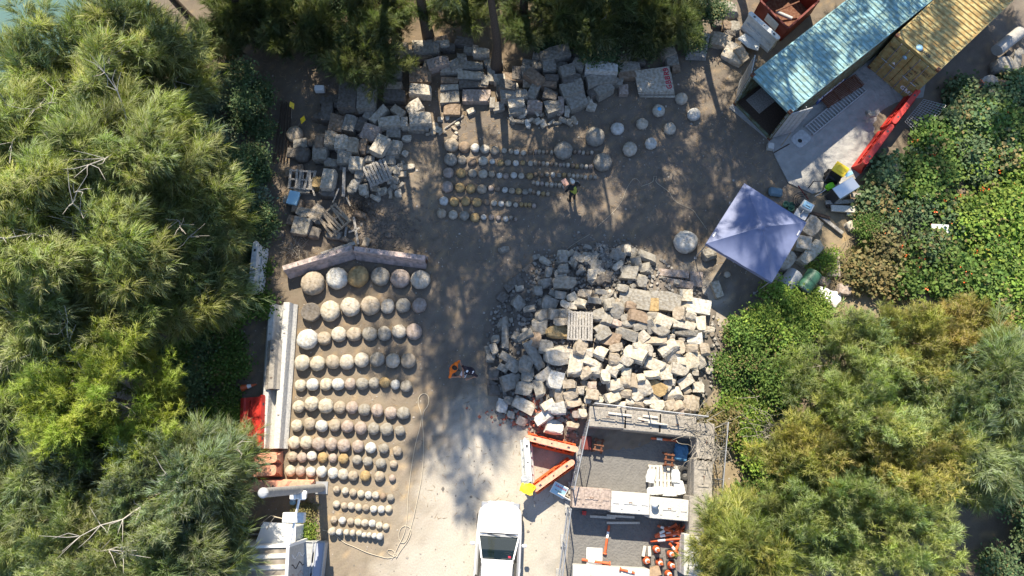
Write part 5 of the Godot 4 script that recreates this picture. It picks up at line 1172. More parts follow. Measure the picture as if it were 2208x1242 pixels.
func build_barriers():
	concrete_barrier("faded pink concrete barrier set at a slant beside the pallets", Vector3(-9.83, 0.00, -8.44), Vector3(-6.91, 0.00, -9.38), M.pink_concrete, 0.75)
	concrete_barrier("faded pink concrete barrier closest to the open yard", Vector3(-6.81, 0.00, -9.31), Vector3(-3.74, 0.00, -8.89), M.pink_concrete, 0.8)
	concrete_barrier("long pale concrete beam next to the rows of round stones", Vector3(-9.61, 0.00, -6.99), Vector3(-9.56, 0.00, -0.91), M.pale_concrete, 0.55, {"wide": 0.34})
	concrete_barrier("long grey concrete beam on the tree side", Vector3(-10.25, 0.00, -6.95), Vector3(-10.13, 0.00, -0.91), M.pale_concrete, 0.5, {"wide": 0.30})
	concrete_barrier("short brown weathered beam lying on the long grey one", Vector3(-9.96, 0.50, -5.33), Vector3(-9.90, 0.50, -3.29), M.weathered, 0.3, {"wide": 0.30})
	plastic_barrier("white plastic road barrier standing by the trees", Vector3(-11.01, 0.00, -9.60), Vector3(-11.05, 0.00, -7.26), M.white_plastic)
	plastic_barrier("bright red plastic barrier tipped on its side under the trees", Vector3(-11.12, 0.20, -3.02), Vector3(-11.00, 0.20, -0.87), M.red_plastic, {"roll": -66.0})
	plastic_barrier("orange barrier in sunlit pale tone standing below the red one", Vector3(-10.84, 0.00, -0.42), Vector3(-9.35, 0.00, -0.56), M.sunlit_orange, {"rail_w": 0.2})
	plastic_barrier("orange barrier in sunlit pale tone standing between two others", Vector3(-10.76, 0.00, 0.03), Vector3(-9.34, 0.00, -0.06), M.sunlit_orange, {"rail_w": 0.2})
	plastic_barrier("longest orange barrier in sunlit pale tone beside the grey lamp pole", Vector3(-10.94, 0.00, 0.53), Vector3(-7.92, 0.00, 0.57), M.sunlit_orange, {"rail_w": 0.21})
	plastic_barrier("orange barrier of the triangle, closest to the rubble", Vector3(0.54, 0.00, -1.34), Vector3(2.64, 0.00, -0.84), M.orange_plastic, {"rail": M.sunlit_orange, "text": "ISOUMSH", "text_side": -1.0, "ink": M.print_white})  # rail lighter than body: sun painted onto its top
	plastic_barrier("white barrier of the triangle beside the track", Vector3(0.57, 0.00, -1.34), Vector3(0.69, 0.00, 0.64), M.white_plastic, {"text": "ORANG", "text_side": -1.0})
	plastic_barrier("orange barrier of the triangle closing its lower side", Vector3(0.82, 0.00, 0.73), Vector3(2.47, 0.00, -0.41), M.orange_plastic, {"rail": M.sunlit_orange, "text": "COMPLETE", "text_side": 1.0})
	plastic_barrier("red barrier touching the yellow container", Vector3(18.55, 0.00, -16.85), Vector3(17.14, 0.00, -15.16), M.red_plastic, {"text": "GRABO", "text_side": 1.0})
	plastic_barrier("red barrier next to the yellow-lidded bin", Vector3(17.11, 0.00, -15.09), Vector3(15.59, 0.00, -13.19), M.red_plastic)
	plastic_barrier("white barrier between the red skip and blue container", Vector3(11.14, 0.00, -20.89), Vector3(12.43, 0.00, -19.46), M.white_plastic)
	# white panel fallen against that barrier
	single("broken_sheet", prism(PackedVector2Array([Vector2(-0.5, -0.45), Vector2(0.35, -0.5), Vector2(0.55, 0.2), Vector2(0.1, 0.5), Vector2(-0.55, 0.35)]), 0.05), M.white_plastic, "broken white plastic panel slumped under the white barrier", "panel", turned(Vector3(11.30, 0.30, -19.71), 40, 62, 0))
	# crumpled hi-vis rag and grey cloth on the triangle's corner
	var st := tool_(); rock_in(st, Vector3(0.26, 0.1, 0.2), 91, 4, 0.6, 2, 0.4)
	single("yellow_bag", done(st), M.yellow, "crumpled bright yellow bag on the barrier triangle's corner", "bag", turned(Vector3(0.61, 1.05, 0.62), 20))
	st = tool_(); rock_in(st, Vector3(0.17, 0.09, 0.16), 95, 4, 0.5, 2, 0.4)
	single("grey_cloth", done(st), M.grey_sheet, "grey cloth bundle beside the crumpled yellow bag", "cloth", turned(Vector3(0.55, 1.05, 0.31), -30))
	var sg := thing("site_sign", "blue and white site sign leaning against the compound fence", "sign", Vector3.ZERO)
	sg.transform = turned(Vector3(1.90, 0.25, 0.72), 28, -58, 0)
	part("board", box(Vector3(0.62, 0.55, 0.02), 0.004), M.white_paint, sg)
	part("blue_field", box(Vector3(0.56, 0.49, 0.006)), M.light_blue, sg, Transform3D(Basis.IDENTITY, Vector3(0, 0, 0.012)))
	lettering("DANGER", 0.09, M.print_red, sg, Transform3D(Basis.IDENTITY, Vector3(0.02, 0.14, 0.018)))
	lettering("NO ENTRY", 0.05, M.print_dark, sg, Transform3D(Basis.IDENTITY, Vector3(0, -0.05, 0.018)))
	single("white_board", box(Vector3(0.6, 0.5, 0.02), 0.004), M.white_paint, "plain white board lying in sun beside the site sign", "board", turned(Vector3(2.09, 0.12, 1.01), 30, -8, 0))
	# traffic cone lying in the undergrowth
	cone("orange traffic cone with white band lying by the red barrier", Transform3D(look_basis(Vector3(-10.77, 0.00, -3.57) - Vector3(-11.51, 0.00, -3.37)) * Basis(Vector3.RIGHT, PI / 2), Vector3(-11.37, 0.16, -3.37)))

func cone(label: String, xf: Transform3D, group := "") -> Node3D:
	var o := thing("traffic_cone", label, "cone", Vector3.ZERO, 0.0, group)
	o.transform = xf
	part("base", box(Vector3(0.36, 0.04, 0.36), 0.02, Vector3(0, 0.02, 0)), M.rubber, o)
	part("cone", lathe([Vector2(0.15, 0.04), Vector2(0.115, 0.2), Vector2(0.028, 0.68), Vector2(0.0, 0.69)], 14), M.orange_plastic, o)
	part("reflective_band", lathe([Vector2(0.098, 0.30), Vector2(0.068, 0.46)], 14), M.white_paint, o)
	return o

# ---------------------------------------------------------------- gazebo
func build_gazebo():
	var o := thing("gazebo", "blue square pop-up gazebo with pyramid canopy", "gazebo", Vector3(10.94, 0.00, -10.25))
	var base: Vector3 = o.position
	var c := [Vector3(9.80, 2.15, -11.76) - base, Vector3(8.00, 2.15, -9.10) - base, Vector3(10.56, 2.15, -7.44) - base, Vector3(12.23, 2.15, -10.01) - base]
	var apex: Vector3 = Vector3(10.08, 2.95, -9.54) - base
	for i in 4:
		var a: Vector3 = c[i]; var b: Vector3 = c[(i + 1) % 4]
		# each canopy panel sags a little between its hips
		var st := SurfaceTool.new(); st.begin(Mesh.PRIMITIVE_TRIANGLES); st.set_smooth_group(1)
		var n := 14
		var at := func(u: float, v: float) -> Vector3:      # u along the eave, v up to the apex
			var e := a.lerp(b, u)
			var p := e.lerp(apex, v)
			var mid := 4.0 * u * (1.0 - u)
			p.y -= 0.14 * mid * sin(PI * v) + 0.012 * sin(u * 21.0 + i * 2.0) * (1.0 - v) * mid + 0.03 * sin(u * 11.0 + v * 17.0 + i) * mid * v
			return p
		for q in n:
			for k in n:
				var u0 := float(k) / n; var u1 := float(k + 1) / n; var v0 := float(q) / n; var v1 := float(q + 1) / n
				if q == n - 1: tri(st, at.call(u0, v0), at.call(u1, v0), apex)
				else: quad(st, at.call(u0, v0), at.call(u1, v0), at.call(u1, v1), at.call(u0, v1))
		var pn := part("canopy_panel", done(st), M.canopy, o)
		var vs := tool_()
		bar_in(vs, a + Vector3(0, -0.11, 0), b + Vector3(0, -0.11, 0), 0.012, 0.2)
		part("valance", done(vs), M.canopy, pn)
		if i == 0 or i == 2:
			var t := 0.12 if i == 0 else 0.88
			var d := (b - a).normalized()
			var lg := a.lerp(b, 0.84 if i == 0 else 0.80) + (apex - a.lerp(b, 0.5)).normalized() * 0.09 + Vector3(0, 0.012, 0)
			var up := (apex - a.lerp(b, 0.5)).normalized()
			var nn := d.cross(up).normalized()
			part("logo", box(Vector3(0.24, 0.07, 0.004)), M.print_white, pn, Transform3D(Basis(d, nn.cross(d), nn), lg))
		var foot := Vector3(a.x * 0.97, 0, a.z * 0.97)
		var leg := part("leg", bar(foot, Vector3(a.x * 0.97, 2.1, a.z * 0.97), 0.035, 0.035, 0.004), M.grey_sheet, o)
		part("foot_plate", box(Vector3(0.12, 0.012, 0.12), 0.003, foot + Vector3(0, 0.006, 0)), M.grey_sheet, leg)
		part("truss_bar", bar(a * 0.96 + Vector3(0, -0.12, 0), b * 0.96 + Vector3(0, -0.12, 0), 0.02, 0.03), M.grey_sheet, o)
	part("apex_cap", lathe([Vector2(0.16, -0.09), Vector2(0.1, 0.01), Vector2(0.03, 0.05), Vector2(0, 0.055)], 12), M.canopy, o, Transform3D(Basis.IDENTITY, apex))

# ---------------------------------------------------------------- containers
func wavy(a: Vector3, b: Vector3, up: Vector3, out: Vector3, pitch: float, deep: float) -> ArrayMesh:
	# a corrugated sheet from a to b, rising by up, with flat-bottomed waves towards out
	var st := tool_()
	var l := a.distance_to(b); var n := maxi(2, int(round(l / pitch)))
	var pts: Array = []
	for i in n:
		for q in [[0.0, 0.0], [0.38, 0.0], [0.5, 1.0], [0.88, 1.0]]:
			pts.append(a.lerp(b, (i + q[0]) / n) + out * deep * q[1])
	pts.append(b)
	for i in pts.size() - 1: quad(st, pts[i], pts[i + 1], pts[i + 1] + up, pts[i] + up)
	return done(st)

func container(label: String, fl: Vector3, fr: Vector3, long: float, roof_m: Material, side_m: Material, open: bool) -> Node3D:
	# fl, fr: front upper corners as measured; local x runs left to right across the doors, z runs to the back
	var high := 2.59; var w := 2.44
	var x := (fr - fl); x.y = 0; x = x.normalized()
	var mid := (fl + fr) * 0.5; mid.y = 0.02
	var o := thing("shipping_container", label, "container", mid)
	o.transform = Transform3D(Basis(x, Vector3.UP, x.cross(Vector3.UP)), mid)
	var h := w * 0.5
	part("floor", box(Vector3(w - 0.1, 0.12, long - 0.1), 0.0, Vector3(0, 0.08, -long * 0.5)), M.timber_dark, o)
	part("roof", wavy(Vector3(-h + 0.06, high - 0.05, -0.12), Vector3(-h + 0.06, high - 0.05, -long + 0.12), Vector3(w - 0.12, 0, 0), Vector3.UP, 0.24, 0.045), roof_m, o)
	part("side_wall", wavy(Vector3(-h + 0.05, 0.16, -0.12), Vector3(-h + 0.05, 0.16, -long + 0.1), Vector3(0, high - 0.3, 0), Vector3.LEFT, 0.28, 0.035), side_m, o)
	part("side_wall", wavy(Vector3(h - 0.05, 0.16, -0.12), Vector3(h - 0.05, 0.16, -long + 0.1), Vector3(0, high - 0.3, 0), Vector3.RIGHT, 0.28, 0.035), side_m, o)
	part("end_wall", wavy(Vector3(-h + 0.1, 0.16, -long + 0.05), Vector3(h - 0.1, 0.16, -long + 0.05), Vector3(0, high - 0.3, 0), Vector3.BACK, 0.28, 0.035), side_m, o)
	for s in [-1.0, 1.0]:
		part("top_rail", bar(Vector3(s * (h - 0.04), high - 0.08, -0.1), Vector3(s * (h - 0.04), high - 0.08, -long + 0.1), 0.07, 0.13, 0.008), roof_m, o)
		part("bottom_rail", bar(Vector3(s * (h - 0.05), 0.09, -0.1), Vector3(s * (h - 0.05), 0.09, -long + 0.1), 0.08, 0.16, 0.008), side_m, o)
		for z in [-0.06, -long + 0.06]:
			part("corner_post", bar(Vector3(s * (h - 0.07), 0.1, z), Vector3(s * (h - 0.07), high - 0.1, z), 0.13, 0.12, 0.01), side_m, o)
			for y in [0.06, high - 0.055]:
				var cc := part("corner_casting", box(Vector3(0.17, 0.13, 0.17), 0.012, Vector3(s * (h - 0.08), y, z)), M.rust, o)
				if y > 1.0: part("casting_slot", box(Vector3(0.06, 0.006, 0.10), 0.0, Vector3(s * (h - 0.08), y + 0.067, z)), M.black, cc)
	part("door_header", box(Vector3(w - 0.28, 0.16, 0.1), 0.01, Vector3(0, high - 0.09, -0.055)), roof_m, o)
	part("door_sill", box(Vector3(w - 0.28, 0.14, 0.1), 0.01, Vector3(0, 0.09, -0.055)), side_m, o)
	return o

func container_door(o: Node3D, hinge: Vector3, turn: float, s: float, m: Material, inner: Material, rods := true) -> MeshInstance3D:
	# s = 1: hinged on the left, the leaf runs to the right when shut
	var lw := 1.14; var lh := 2.22
	var xf := Transform3D(Basis(Vector3.UP, turn), hinge)
	var d := part("door", box(Vector3(lw, lh, 0.045), 0.006, Vector3(s * lw * 0.5, lh * 0.5, 0)), m, o, xf)
	for k in 4:
		part("door_panel", box(Vector3(lw * 0.2, lh * 0.88, 0.022), 0.008, Vector3(s * lw * (0.14 + 0.24 * k), lh * 0.5, 0.03)), m, d)
		part("door_lining", box(Vector3(lw * 0.2, lh * 0.88, 0.02), 0.008, Vector3(s * lw * (0.14 + 0.24 * k), lh * 0.5, -0.03)), inner, d)
	if rods:
		for k in [0.36, 0.74]:
			part("locking_rod", tube([Vector3(s * lw * k, -0.08, 0.075), Vector3(s * lw * k, lh + 0.08, 0.075)], [0.02], 8), M.steel, d)
			part("rod_handle", box(Vector3(0.34, 0.04, 0.03), 0.008, Vector3(s * lw * (k - 0.08), 0.95, 0.10)), M.steel, d)
		for y in [0.3, 0.85, 1.4, 1.95]:
			part("hinge", box(Vector3(0.12, 0.07, 0.05), 0.008, Vector3(s * 0.03, y, 0.03)), m, d)
	return d

func build_containers():
	var bl := container("pale blue shipping container with its doors swung open", Vector3(10.33, 2.59, -16.66), Vector3(11.88, 2.59, -14.75), 12.2, M.blue_steel, M.green_steel, true)
	container_door(bl, Vector3(-1.15, 0.18, 0.0), deg_to_rad(126.0), 1.0, M.grey_sheet, M.grey_sheet)
	container_door(bl, Vector3(1.15, 0.18, 0.0), deg_to_rad(-112.0), -1.0, M.grey_sheet, M.grey_sheet)
	part("plywood_sheet", box(Vector3(0.9, 0.02, 1.0), 0.0, Vector3(-0.5, 0.16, -1.0)), M.timber_grey, bl)
	var ye := container("mustard yellow shipping container with closed doors", Vector3(16.85, 2.59, -18.59), Vector3(18.51, 2.59, -16.78), 6.06, M.yellow_steel, M.yellow_steel, false)
	container_door(ye, Vector3(-1.15, 0.18, 0.0), 0.0, 1.0, M.yellow_steel, M.yellow_steel)
	container_door(ye, Vector3(1.15, 0.18, 0.0), 0.0, -1.0, M.yellow_steel, M.yellow_steel)
	var flat := func(x: float, y: float, z := 0.08) -> Transform3D: return Transform3D(Basis.IDENTITY, Vector3(x, y, z))
	lettering("61228", 0.13, M.print_dark, ye, Transform3D(Basis(Vector3.RIGHT, -PI / 2), Vector3(0.28, 2.60, -0.22)))
	lettering("AZ2116 0", 0.09, M.print_dark, ye, flat.call(0.86, 2.06))
	lettering("22G1", 0.08, M.print_dark, ye, flat.call(0.90, 1.92))
	lettering("MAX GW", 0.08, M.print_dark, ye, flat.call(0.42, 1.75))
	lettering("TARE", 0.08, M.print_dark, ye, flat.call(0.40, 1.52))
	lettering("NET", 0.08, M.print_dark, ye, flat.call(0.40, 1.30))
	lettering("CU CAP", 0.08, M.print_dark, ye, flat.call(0.86, 1.30))
	lettering("TARPA", 0.10, M.print_dark, ye, flat.call(-0.85, 1.95))
	lettering("GMZ", 0.24, M.print_white, ye, flat.call(0.86, 0.55))
	part("warning_triangle", prism(PackedVector2Array([Vector2(-0.08, -0.06), Vector2(0.08, -0.06), Vector2(0, 0.09)]), 0.004), M.print_white, ye, flat.call(-0.42, 1.35))
	var disc := lathe([Vector2(0.11, 0.0), Vector2(0.11, 0.004), Vector2(0, 0.004)], 16)
	part("round_sticker", disc, M.light_blue, ye, Transform3D(Basis(Vector3.RIGHT, PI / 2), Vector3(-0.25, 2.0, 0.08)))
	part("round_sticker", lathe([Vector2(0.15, 0.0), Vector2(0.15, 0.02), Vector2(0, 0.03)], 16), M.light_blue, ye, Transform3D(Basis.IDENTITY, Vector3(-0.10, 2.585, -0.25)))
	# things lying between the containers and the red barriers
	var lad := thing("steel_ladder", "long grey steel ladder lying beside the blue container", "ladder", Vector3.ZERO)
	var a0 := Vector3(13.69, 0.12, -15.21); var a1 := Vector3(16.50, 0.12, -17.52)
	lad.transform = Transform3D(look_basis(a1 - a0), (a0 + a1) * 0.5)
	var ll := a0.distance_to(a1)
	for s in [-1.0, 1.0]: part("rail", box(Vector3(0.05, 0.1, ll), 0.008, Vector3(s * 0.26, 0, 0)), M.grey_sheet, lad)
	for k in 22: part("rung", box(Vector3(0.5, 0.03, 0.05), 0.008, Vector3(0, 0, (k + 0.5) / 22.0 * ll - ll * 0.5)), M.grey_sheet, lad)
	var plate := tool_()
	var pp := PackedVector2Array()
	for k in 24:
		var t := TAU * k / 24.0
		pp.append(Vector2(signf(cos(t)) * pow(absf(cos(t)), 0.5) * 0.42, signf(sin(t)) * pow(absf(sin(t)), 0.5) * 0.34))
	prism_in(plate, pp, Transform3D(Basis(Vector3.RIGHT, -PI / 2), Vector3.ZERO), 0.03)
	var tray := single("metal_plate", done(plate), M.grey_sheet, "rounded grey metal plate with a hole at the ladder's end", "plate", turned(Vector3(13.31, 0.05, -14.85), -40))
	part("hole_rim", lathe([Vector2(0.13, 0.015), Vector2(0.11, 0.03), Vector2(0.10, 0.03)], 14), M.grey_sheet, tray, Transform3D(Basis.IDENTITY, Vector3(-0.12, 0, 0.05)))
	part("hole", lathe([Vector2(0.10, 0.019), Vector2(0.0, 0.019)], 14), M.black, tray, Transform3D(Basis.IDENTITY, Vector3(-0.12, 0, 0.05)))
	var rack := thing("slatted_rack", "dark brown slatted rack between the blue container and ladder", "rack", Vector3.ZERO)
	var r0 := Vector3(14.43, 0.30, -16.56); var r1 := Vector3(16.28, 0.30, -17.77)
	rack.transform = Transform3D(look_basis(r1 - r0), (r0 + r1) * 0.5)
	var rl := r0.distance_to(r1)
	for k in 9: part("slat", box(Vector3(0.05, 0.03, rl), 0.005, Vector3((k - 4) * 0.075, 0, 0)), M.rust, rack)
	for k in 4: part("crossbar", box(Vector3(0.7, 0.05, 0.06), 0.005, Vector3(0, -0.045, (k - 1.5) * rl * 0.3)), M.timber_dark, rack)
	for s in [-1.0, 1.0]:
		for e in [-1.0, 1.0]: part("leg", box(Vector3(0.06, 0.25, 0.06), 0.005, Vector3(s * 0.3, -0.17, e * rl * 0.45)), M.timber_dark, rack)
	var sb := thing("sign_board", "long dark blue sign with white letters leaning on the container", "sign", Vector3.ZERO)
	var s0 := Vector3(14.13, 0.35, -16.61); var s1 := Vector3(15.55, 0.35, -17.80)
	var sx := (s1 - s0).normalized()
	sb.transform = Transform3D(Basis(sx, Vector3.UP, sx.cross(Vector3.UP)) * Basis(Vector3.RIGHT, deg_to_rad(-28.0)), (s0 + s1) * 0.5)
	part("board", box(Vector3(s0.distance_to(s1) + 0.1, 0.4, 0.03), 0.004), M.navy, sb)
	lettering("NS NUMPOOUR", 0.17, M.print_white, sb, Transform3D(Basis.IDENTITY, Vector3(0, 0, 0.02)))
	single("concrete_footing", box(Vector3(0.27, 0.25, 0.3), 0.015), M.pale_concrete, "small white concrete footing at the open door's corner", "block", turned(Vector3(11.84, 0.12, -14.42), 10))
	var mp := thing("wire_mesh_panel", "galvanised wire mesh panel leaning over the creeper bank", "mesh panel", Vector3.ZERO)
	var m0 := Vector3(17.84, 0.70, -15.38); var m1 := Vector3(18.85, 0.70, -16.50); var m2 := Vector3(19.69, 0.90, -16.09); var m3 := Vector3(18.36, 0.90, -14.48)
	for k in 15:
		var t := k / 14.0
		part("wire", tube([m0.lerp(m1, t), m3.lerp(m2, t)], [0.009], 4), M.steel, mp)
	for k in 9:
		var t := k / 8.0
		part("wire", tube([m0.lerp(m3, t), m1.lerp(m2, t)], [0.009], 4), M.steel, mp)
	# red skip with junk, behind the blue container
	var sk := thing("red_skip", "open red steel skip with mesh sides", "skip", Vector3(13.45, 0.00, -21.95))
	var q0 := Vector3(12.86, 1.00, -19.97) - sk.position; var q1 := Vector3(11.71, 1.00, -21.47) - sk.position; var q2 := Vector3(14.46, 1.00, -21.47) - sk.position
	var ex := (q1 - q0); ex.y = 0; var ez := (q2 - q0); ez.y = 0
	var cs := [Vector3(q0.x, 0, q0.z), Vector3(q0.x, 0, q0.z) + ex, Vector3(q0.x, 0, q0.z) + ex + ez, Vector3(q0.x, 0, q0.z) + ez]
	for i in 4:
		var a: Vector3 = cs[i]; var b: Vector3 = cs[(i + 1) % 4]
		part("wall", bar(a + Vector3(0, 0.5, 0), b + Vector3(0, 0.5, 0), 0.04, 0.9), M.red_steel, sk)
		part("rim", bar(a + Vector3(0, 1.0, 0), b + Vector3(0, 1.0, 0), 0.1, 0.09, 0.01), M.red_steel, sk)
	var fl2 := tool_(); quad(fl2, cs[0] + Vector3(0, 0.12, 0), cs[1] + Vector3(0, 0.12, 0), cs[2] + Vector3(0, 0.12, 0), cs[3] + Vector3(0, 0.12, 0))
	part("floor", done(fl2), M.rust, sk)
	part("sign", bar(cs[0].lerp(cs[1], 0.25) + Vector3(-0.06, 0.62, 0.04), cs[0].lerp(cs[1], 0.65) + Vector3(-0.06, 0.62, 0.04), 0.01, 0.5), M.white_plastic, sk)
	var inside: Vector3 = sk.position + (cs[0] + cs[2]) * 0.5
	single("steel_pipe", tube([Vector3(-0.35, 0, -0.2), Vector3(0.35, 0.1, 0.25)], [0.09], 10), M.grey_sheet, "short grey pipe lying in the red skip", "pipe", Transform3D(Basis.IDENTITY, inside + Vector3(-0.1, 0.4, 0.35)))
	single("scrap_frame", bar(Vector3(-0.6, 0, 0.1), Vector3(0.5, 0.2, -0.3), 0.06, 0.06), M.rust, "rusty bar lying in the red skip", "scrap", Transform3D(Basis.IDENTITY, inside + Vector3(0.1, 0.5, 0.1)))
	# concrete pipe on the bank
	single("concrete_pipe", tube([Vector3(22.55, 0.80, -18.96), Vector3(23.81, 0.80, -19.94)], [0.28], 14), M.concrete, "grey concrete pipe lying on the bank above the boulders", "pipe")
	# flat slabs with red marking, and sheets beside the trees
	for k in 4:
		var sl := single("stone_slab", prism(PackedVector2Array([Vector2(-0.86, -0.5), Vector2(0.80, -0.72), Vector2(0.82, 0.62), Vector2(-0.84, 0.62)]), 0.075, Transform3D(Basis(Vector3.RIGHT, -PI / 2), Vector3.ZERO)), M["stone%d" % (2 if k == 3 else [2, 0, 2][k])], ["lowest thin slab of the flat stack, sticking out in front", "thin slab second from the bottom of the flat stack", "thin slab just under the marked top slab", "top slab of the flat stack, with red painted marks"][k], "slab", turned(Vector3(6.65, 0.30, -17.69) * Vector3(1, 0, 1) + Vector3([0.12, 0.06, 0.03, 0.0][k], 0.06 + 0.085 * k, [0.12, 0.07, 0.03, 0.0][k]), -8 + [2, -1, 1, 0][k]))
		if k == 3: lettering("GBBR9", 0.26, M.print_red, sl, Transform3D(Basis(Vector3.UP, PI / 2) * Basis(Vector3.RIGHT, -PI / 2), Vector3(0.62, 0.042, 0.0)), "painted_marks")
	for k in 4:
		single("timber_sheet", wavy(Vector3(-0.45, 0, 0.65), Vector3(-0.45, 0, -0.65), Vector3(0.95, 0.02, 0), Vector3.UP, 0.16, 0.02), M.timber_grey, ["bottom sheet of the weathered grey stack by the trees", "second lowest sheet of the weathered grey stack", "second highest sheet of the weathered grey stack", "top sheet of the weathered grey stack by the trees"][k], "sheet", turned(Vector3(8.74, 0.30, -19.56) * Vector3(1, 0, 1) + Vector3(0.02 * k, 0.06 + 0.08 * k, -0.03 * k), 4 + k * 3))
	var h0 := Vector3(1.97, 0.90, -18.83)
	# white carton under the trees, light blue crate, dark poles and marker flags on the tree side
	single("white_carton", box(Vector3(0.44, 0.3, 0.26), 0.01), M.white_paint, "small white carton under the overhanging branches", "box", turned(Vector3(-8.95, 0.30, -17.25), 0))
	var cr := thing("blue_crate", "pale blue plastic tub standing on the stones by the trees", "crate", Vector3.ZERO)
	cr.transform = turned(Vector3(-9.70, 0.45, -11.75), 12)
	part("tub", box(Vector3(0.42, 0.22, 0.58), 0.03), M.light_blue, cr)
	part("rim", box(Vector3(0.47, 0.03, 0.63), 0.01, Vector3(0, 0.115, 0)), M.light_blue, cr)
	for k in 5:
		single("dark_pole", tube([Vector3.ZERO, Vector3(-10.57, 0.10, -13.69) - Vector3(-10.48, 0.20, -16.66)], [0.03], 6), M.timber_dark, "dark pole in the bundle lying along the tree line", "pole", Transform3D(Basis(Vector3.UP, (k - 2) * 0.012), Vector3(-10.49, 0.15, -16.68) + Vector3((k - 2) * 0.11, 0, 0.1 * (k % 2))), "dark poles lying along the tree line")
	for q in [["yellow marker flag among the dark poles", Vector3(-10.13, 0.50, -16.30), 20.0], ["yellow marker flag beside the mossy round stone", Vector3(-9.61, 0.40, -15.63), -25.0]]:
		var f := thing("marker_flag", q[0], "flag", q[1])
		f.rotation.y = deg_to_rad(q[2])
		part("blade", prism(PackedVector2Array([Vector2(-0.12, 0), Vector2(0.02, -0.2), Vector2(0.14, 0.04), Vector2(0.0, 0.2)]), 0.02, Transform3D(Basis(Vector3.RIGHT, -1.2), Vector3.ZERO)), M.yellow, f)
		part("stick", tube([Vector3(0, 0, 0.05), Vector3(-0.25, -0.35, 0.45)], [0.015], 5), M.timber, f)

# ---------------------------------------------------------------- fenced compound of concrete blocks
func big_block(label: String, at: Vector3, yaw: float, long: float, deep: float, m: Material, group := "") -> Node3D:
	var o := thing("concrete_block", label, "block", at, 0.0, group)
	o.transform = turned(at, yaw)
	var h := 0.6
	part("body", box(Vector3(long, h, deep), 0.025, Vector3(0, h * 0.5, 0)), m, o)
	for s in [-1.0, 1.0]:
		part("key_bar", box(Vector3(0.075, 0.035, deep * 0.62), 0.012, Vector3(s * long * 0.22, h + 0.016, 0)), m, o)
		part("key_bar", box(Vector3(long * 0.16, 0.035, 0.075), 0.012, Vector3(s * long * 0.37, h + 0.016, 0.02)), m, o)
		part("key_bar", box(Vector3(long * 0.14, 0.035, 0.075), 0.012, Vector3(s * long * 0.10, h + 0.016, 0.02)), m, o)
	part("lifting_loop", tube([Vector3(-0.07, h - 0.02, -0.02), Vector3(-0.05, h + 0.07, -0.02), Vector3(0.05, h + 0.07, -0.02), Vector3(0.07, h - 0.02, -0.02)], [0.014], 6), M.rust, o)
	return o

func post(label: String, a: Vector3, b: Vector3, group := "") -> Node3D:
	# orange lane post with a white band and a flanged foot
	var o := thing("lane_post", label, "post", a, 0.0, group)
	o.transform = Transform3D(look_basis(b - a), a)
	var l := a.distance_to(b)
	part("tube", tube([Vector3(0, 0, 0), Vector3(0, 0, l)], [0.052, 0.048], 10), M.orange_plastic, o)
	part("white_band", tube([Vector3(0, 0, l * 0.56), Vector3(0, 0, l * 0.78)], [0.0535], 10), M.white_paint, o)
	part("foot", lathe([Vector2(0.085, 0), Vector2(0.085, 0.03), Vector2(0.054, 0.05)], 12), M.orange_plastic, o, Transform3D(Basis(Vector3.RIGHT, PI / 2), Vector3.ZERO))
	return o

func fence(label: String, a: Vector3, b: Vector3, high: float, n: int) -> Node3D:
	var o := thing("mesh_fence", label, "fence", a)
	var d := b - a
	for i in n + 1:
		var p := d * (float(i) / n)
		part("fence_post", tube([p, p + Vector3(0, high, 0)], [0.026], 8), M.steel, o)
		part("post_foot", box(Vector3(0.22, 0.1, 0.5), 0.02, p + Vector3(0, 0.05, 0)), M.concrete, o)
	for y in [0.14, high - 0.02]: part("fence_rail", tube([Vector3(0, y, 0), d + Vector3(0, y, 0)], [0.024], 8), M.steel, o)
	var st := tool_()
	var l := d.length(); var k := int(l / 0.15)
	for i in k:
		var p := d * ((i + 0.5) / k)
		bar_in(st, p + Vector3(0, 0.14, 0), p + Vector3(0, high - 0.04, 0), 0.0045, 0.0045)
	var rows := int(high / 0.25)
	for j in rows: bar_in(st, Vector3(0, 0.16 + j * 0.25, 0), d + Vector3(0, 0.16 + j * 0.25, 0), 0.0045, 0.0045)
	part("wire_mesh", done(st), M.steel, o).set_meta("kind", "stuff")
	return o

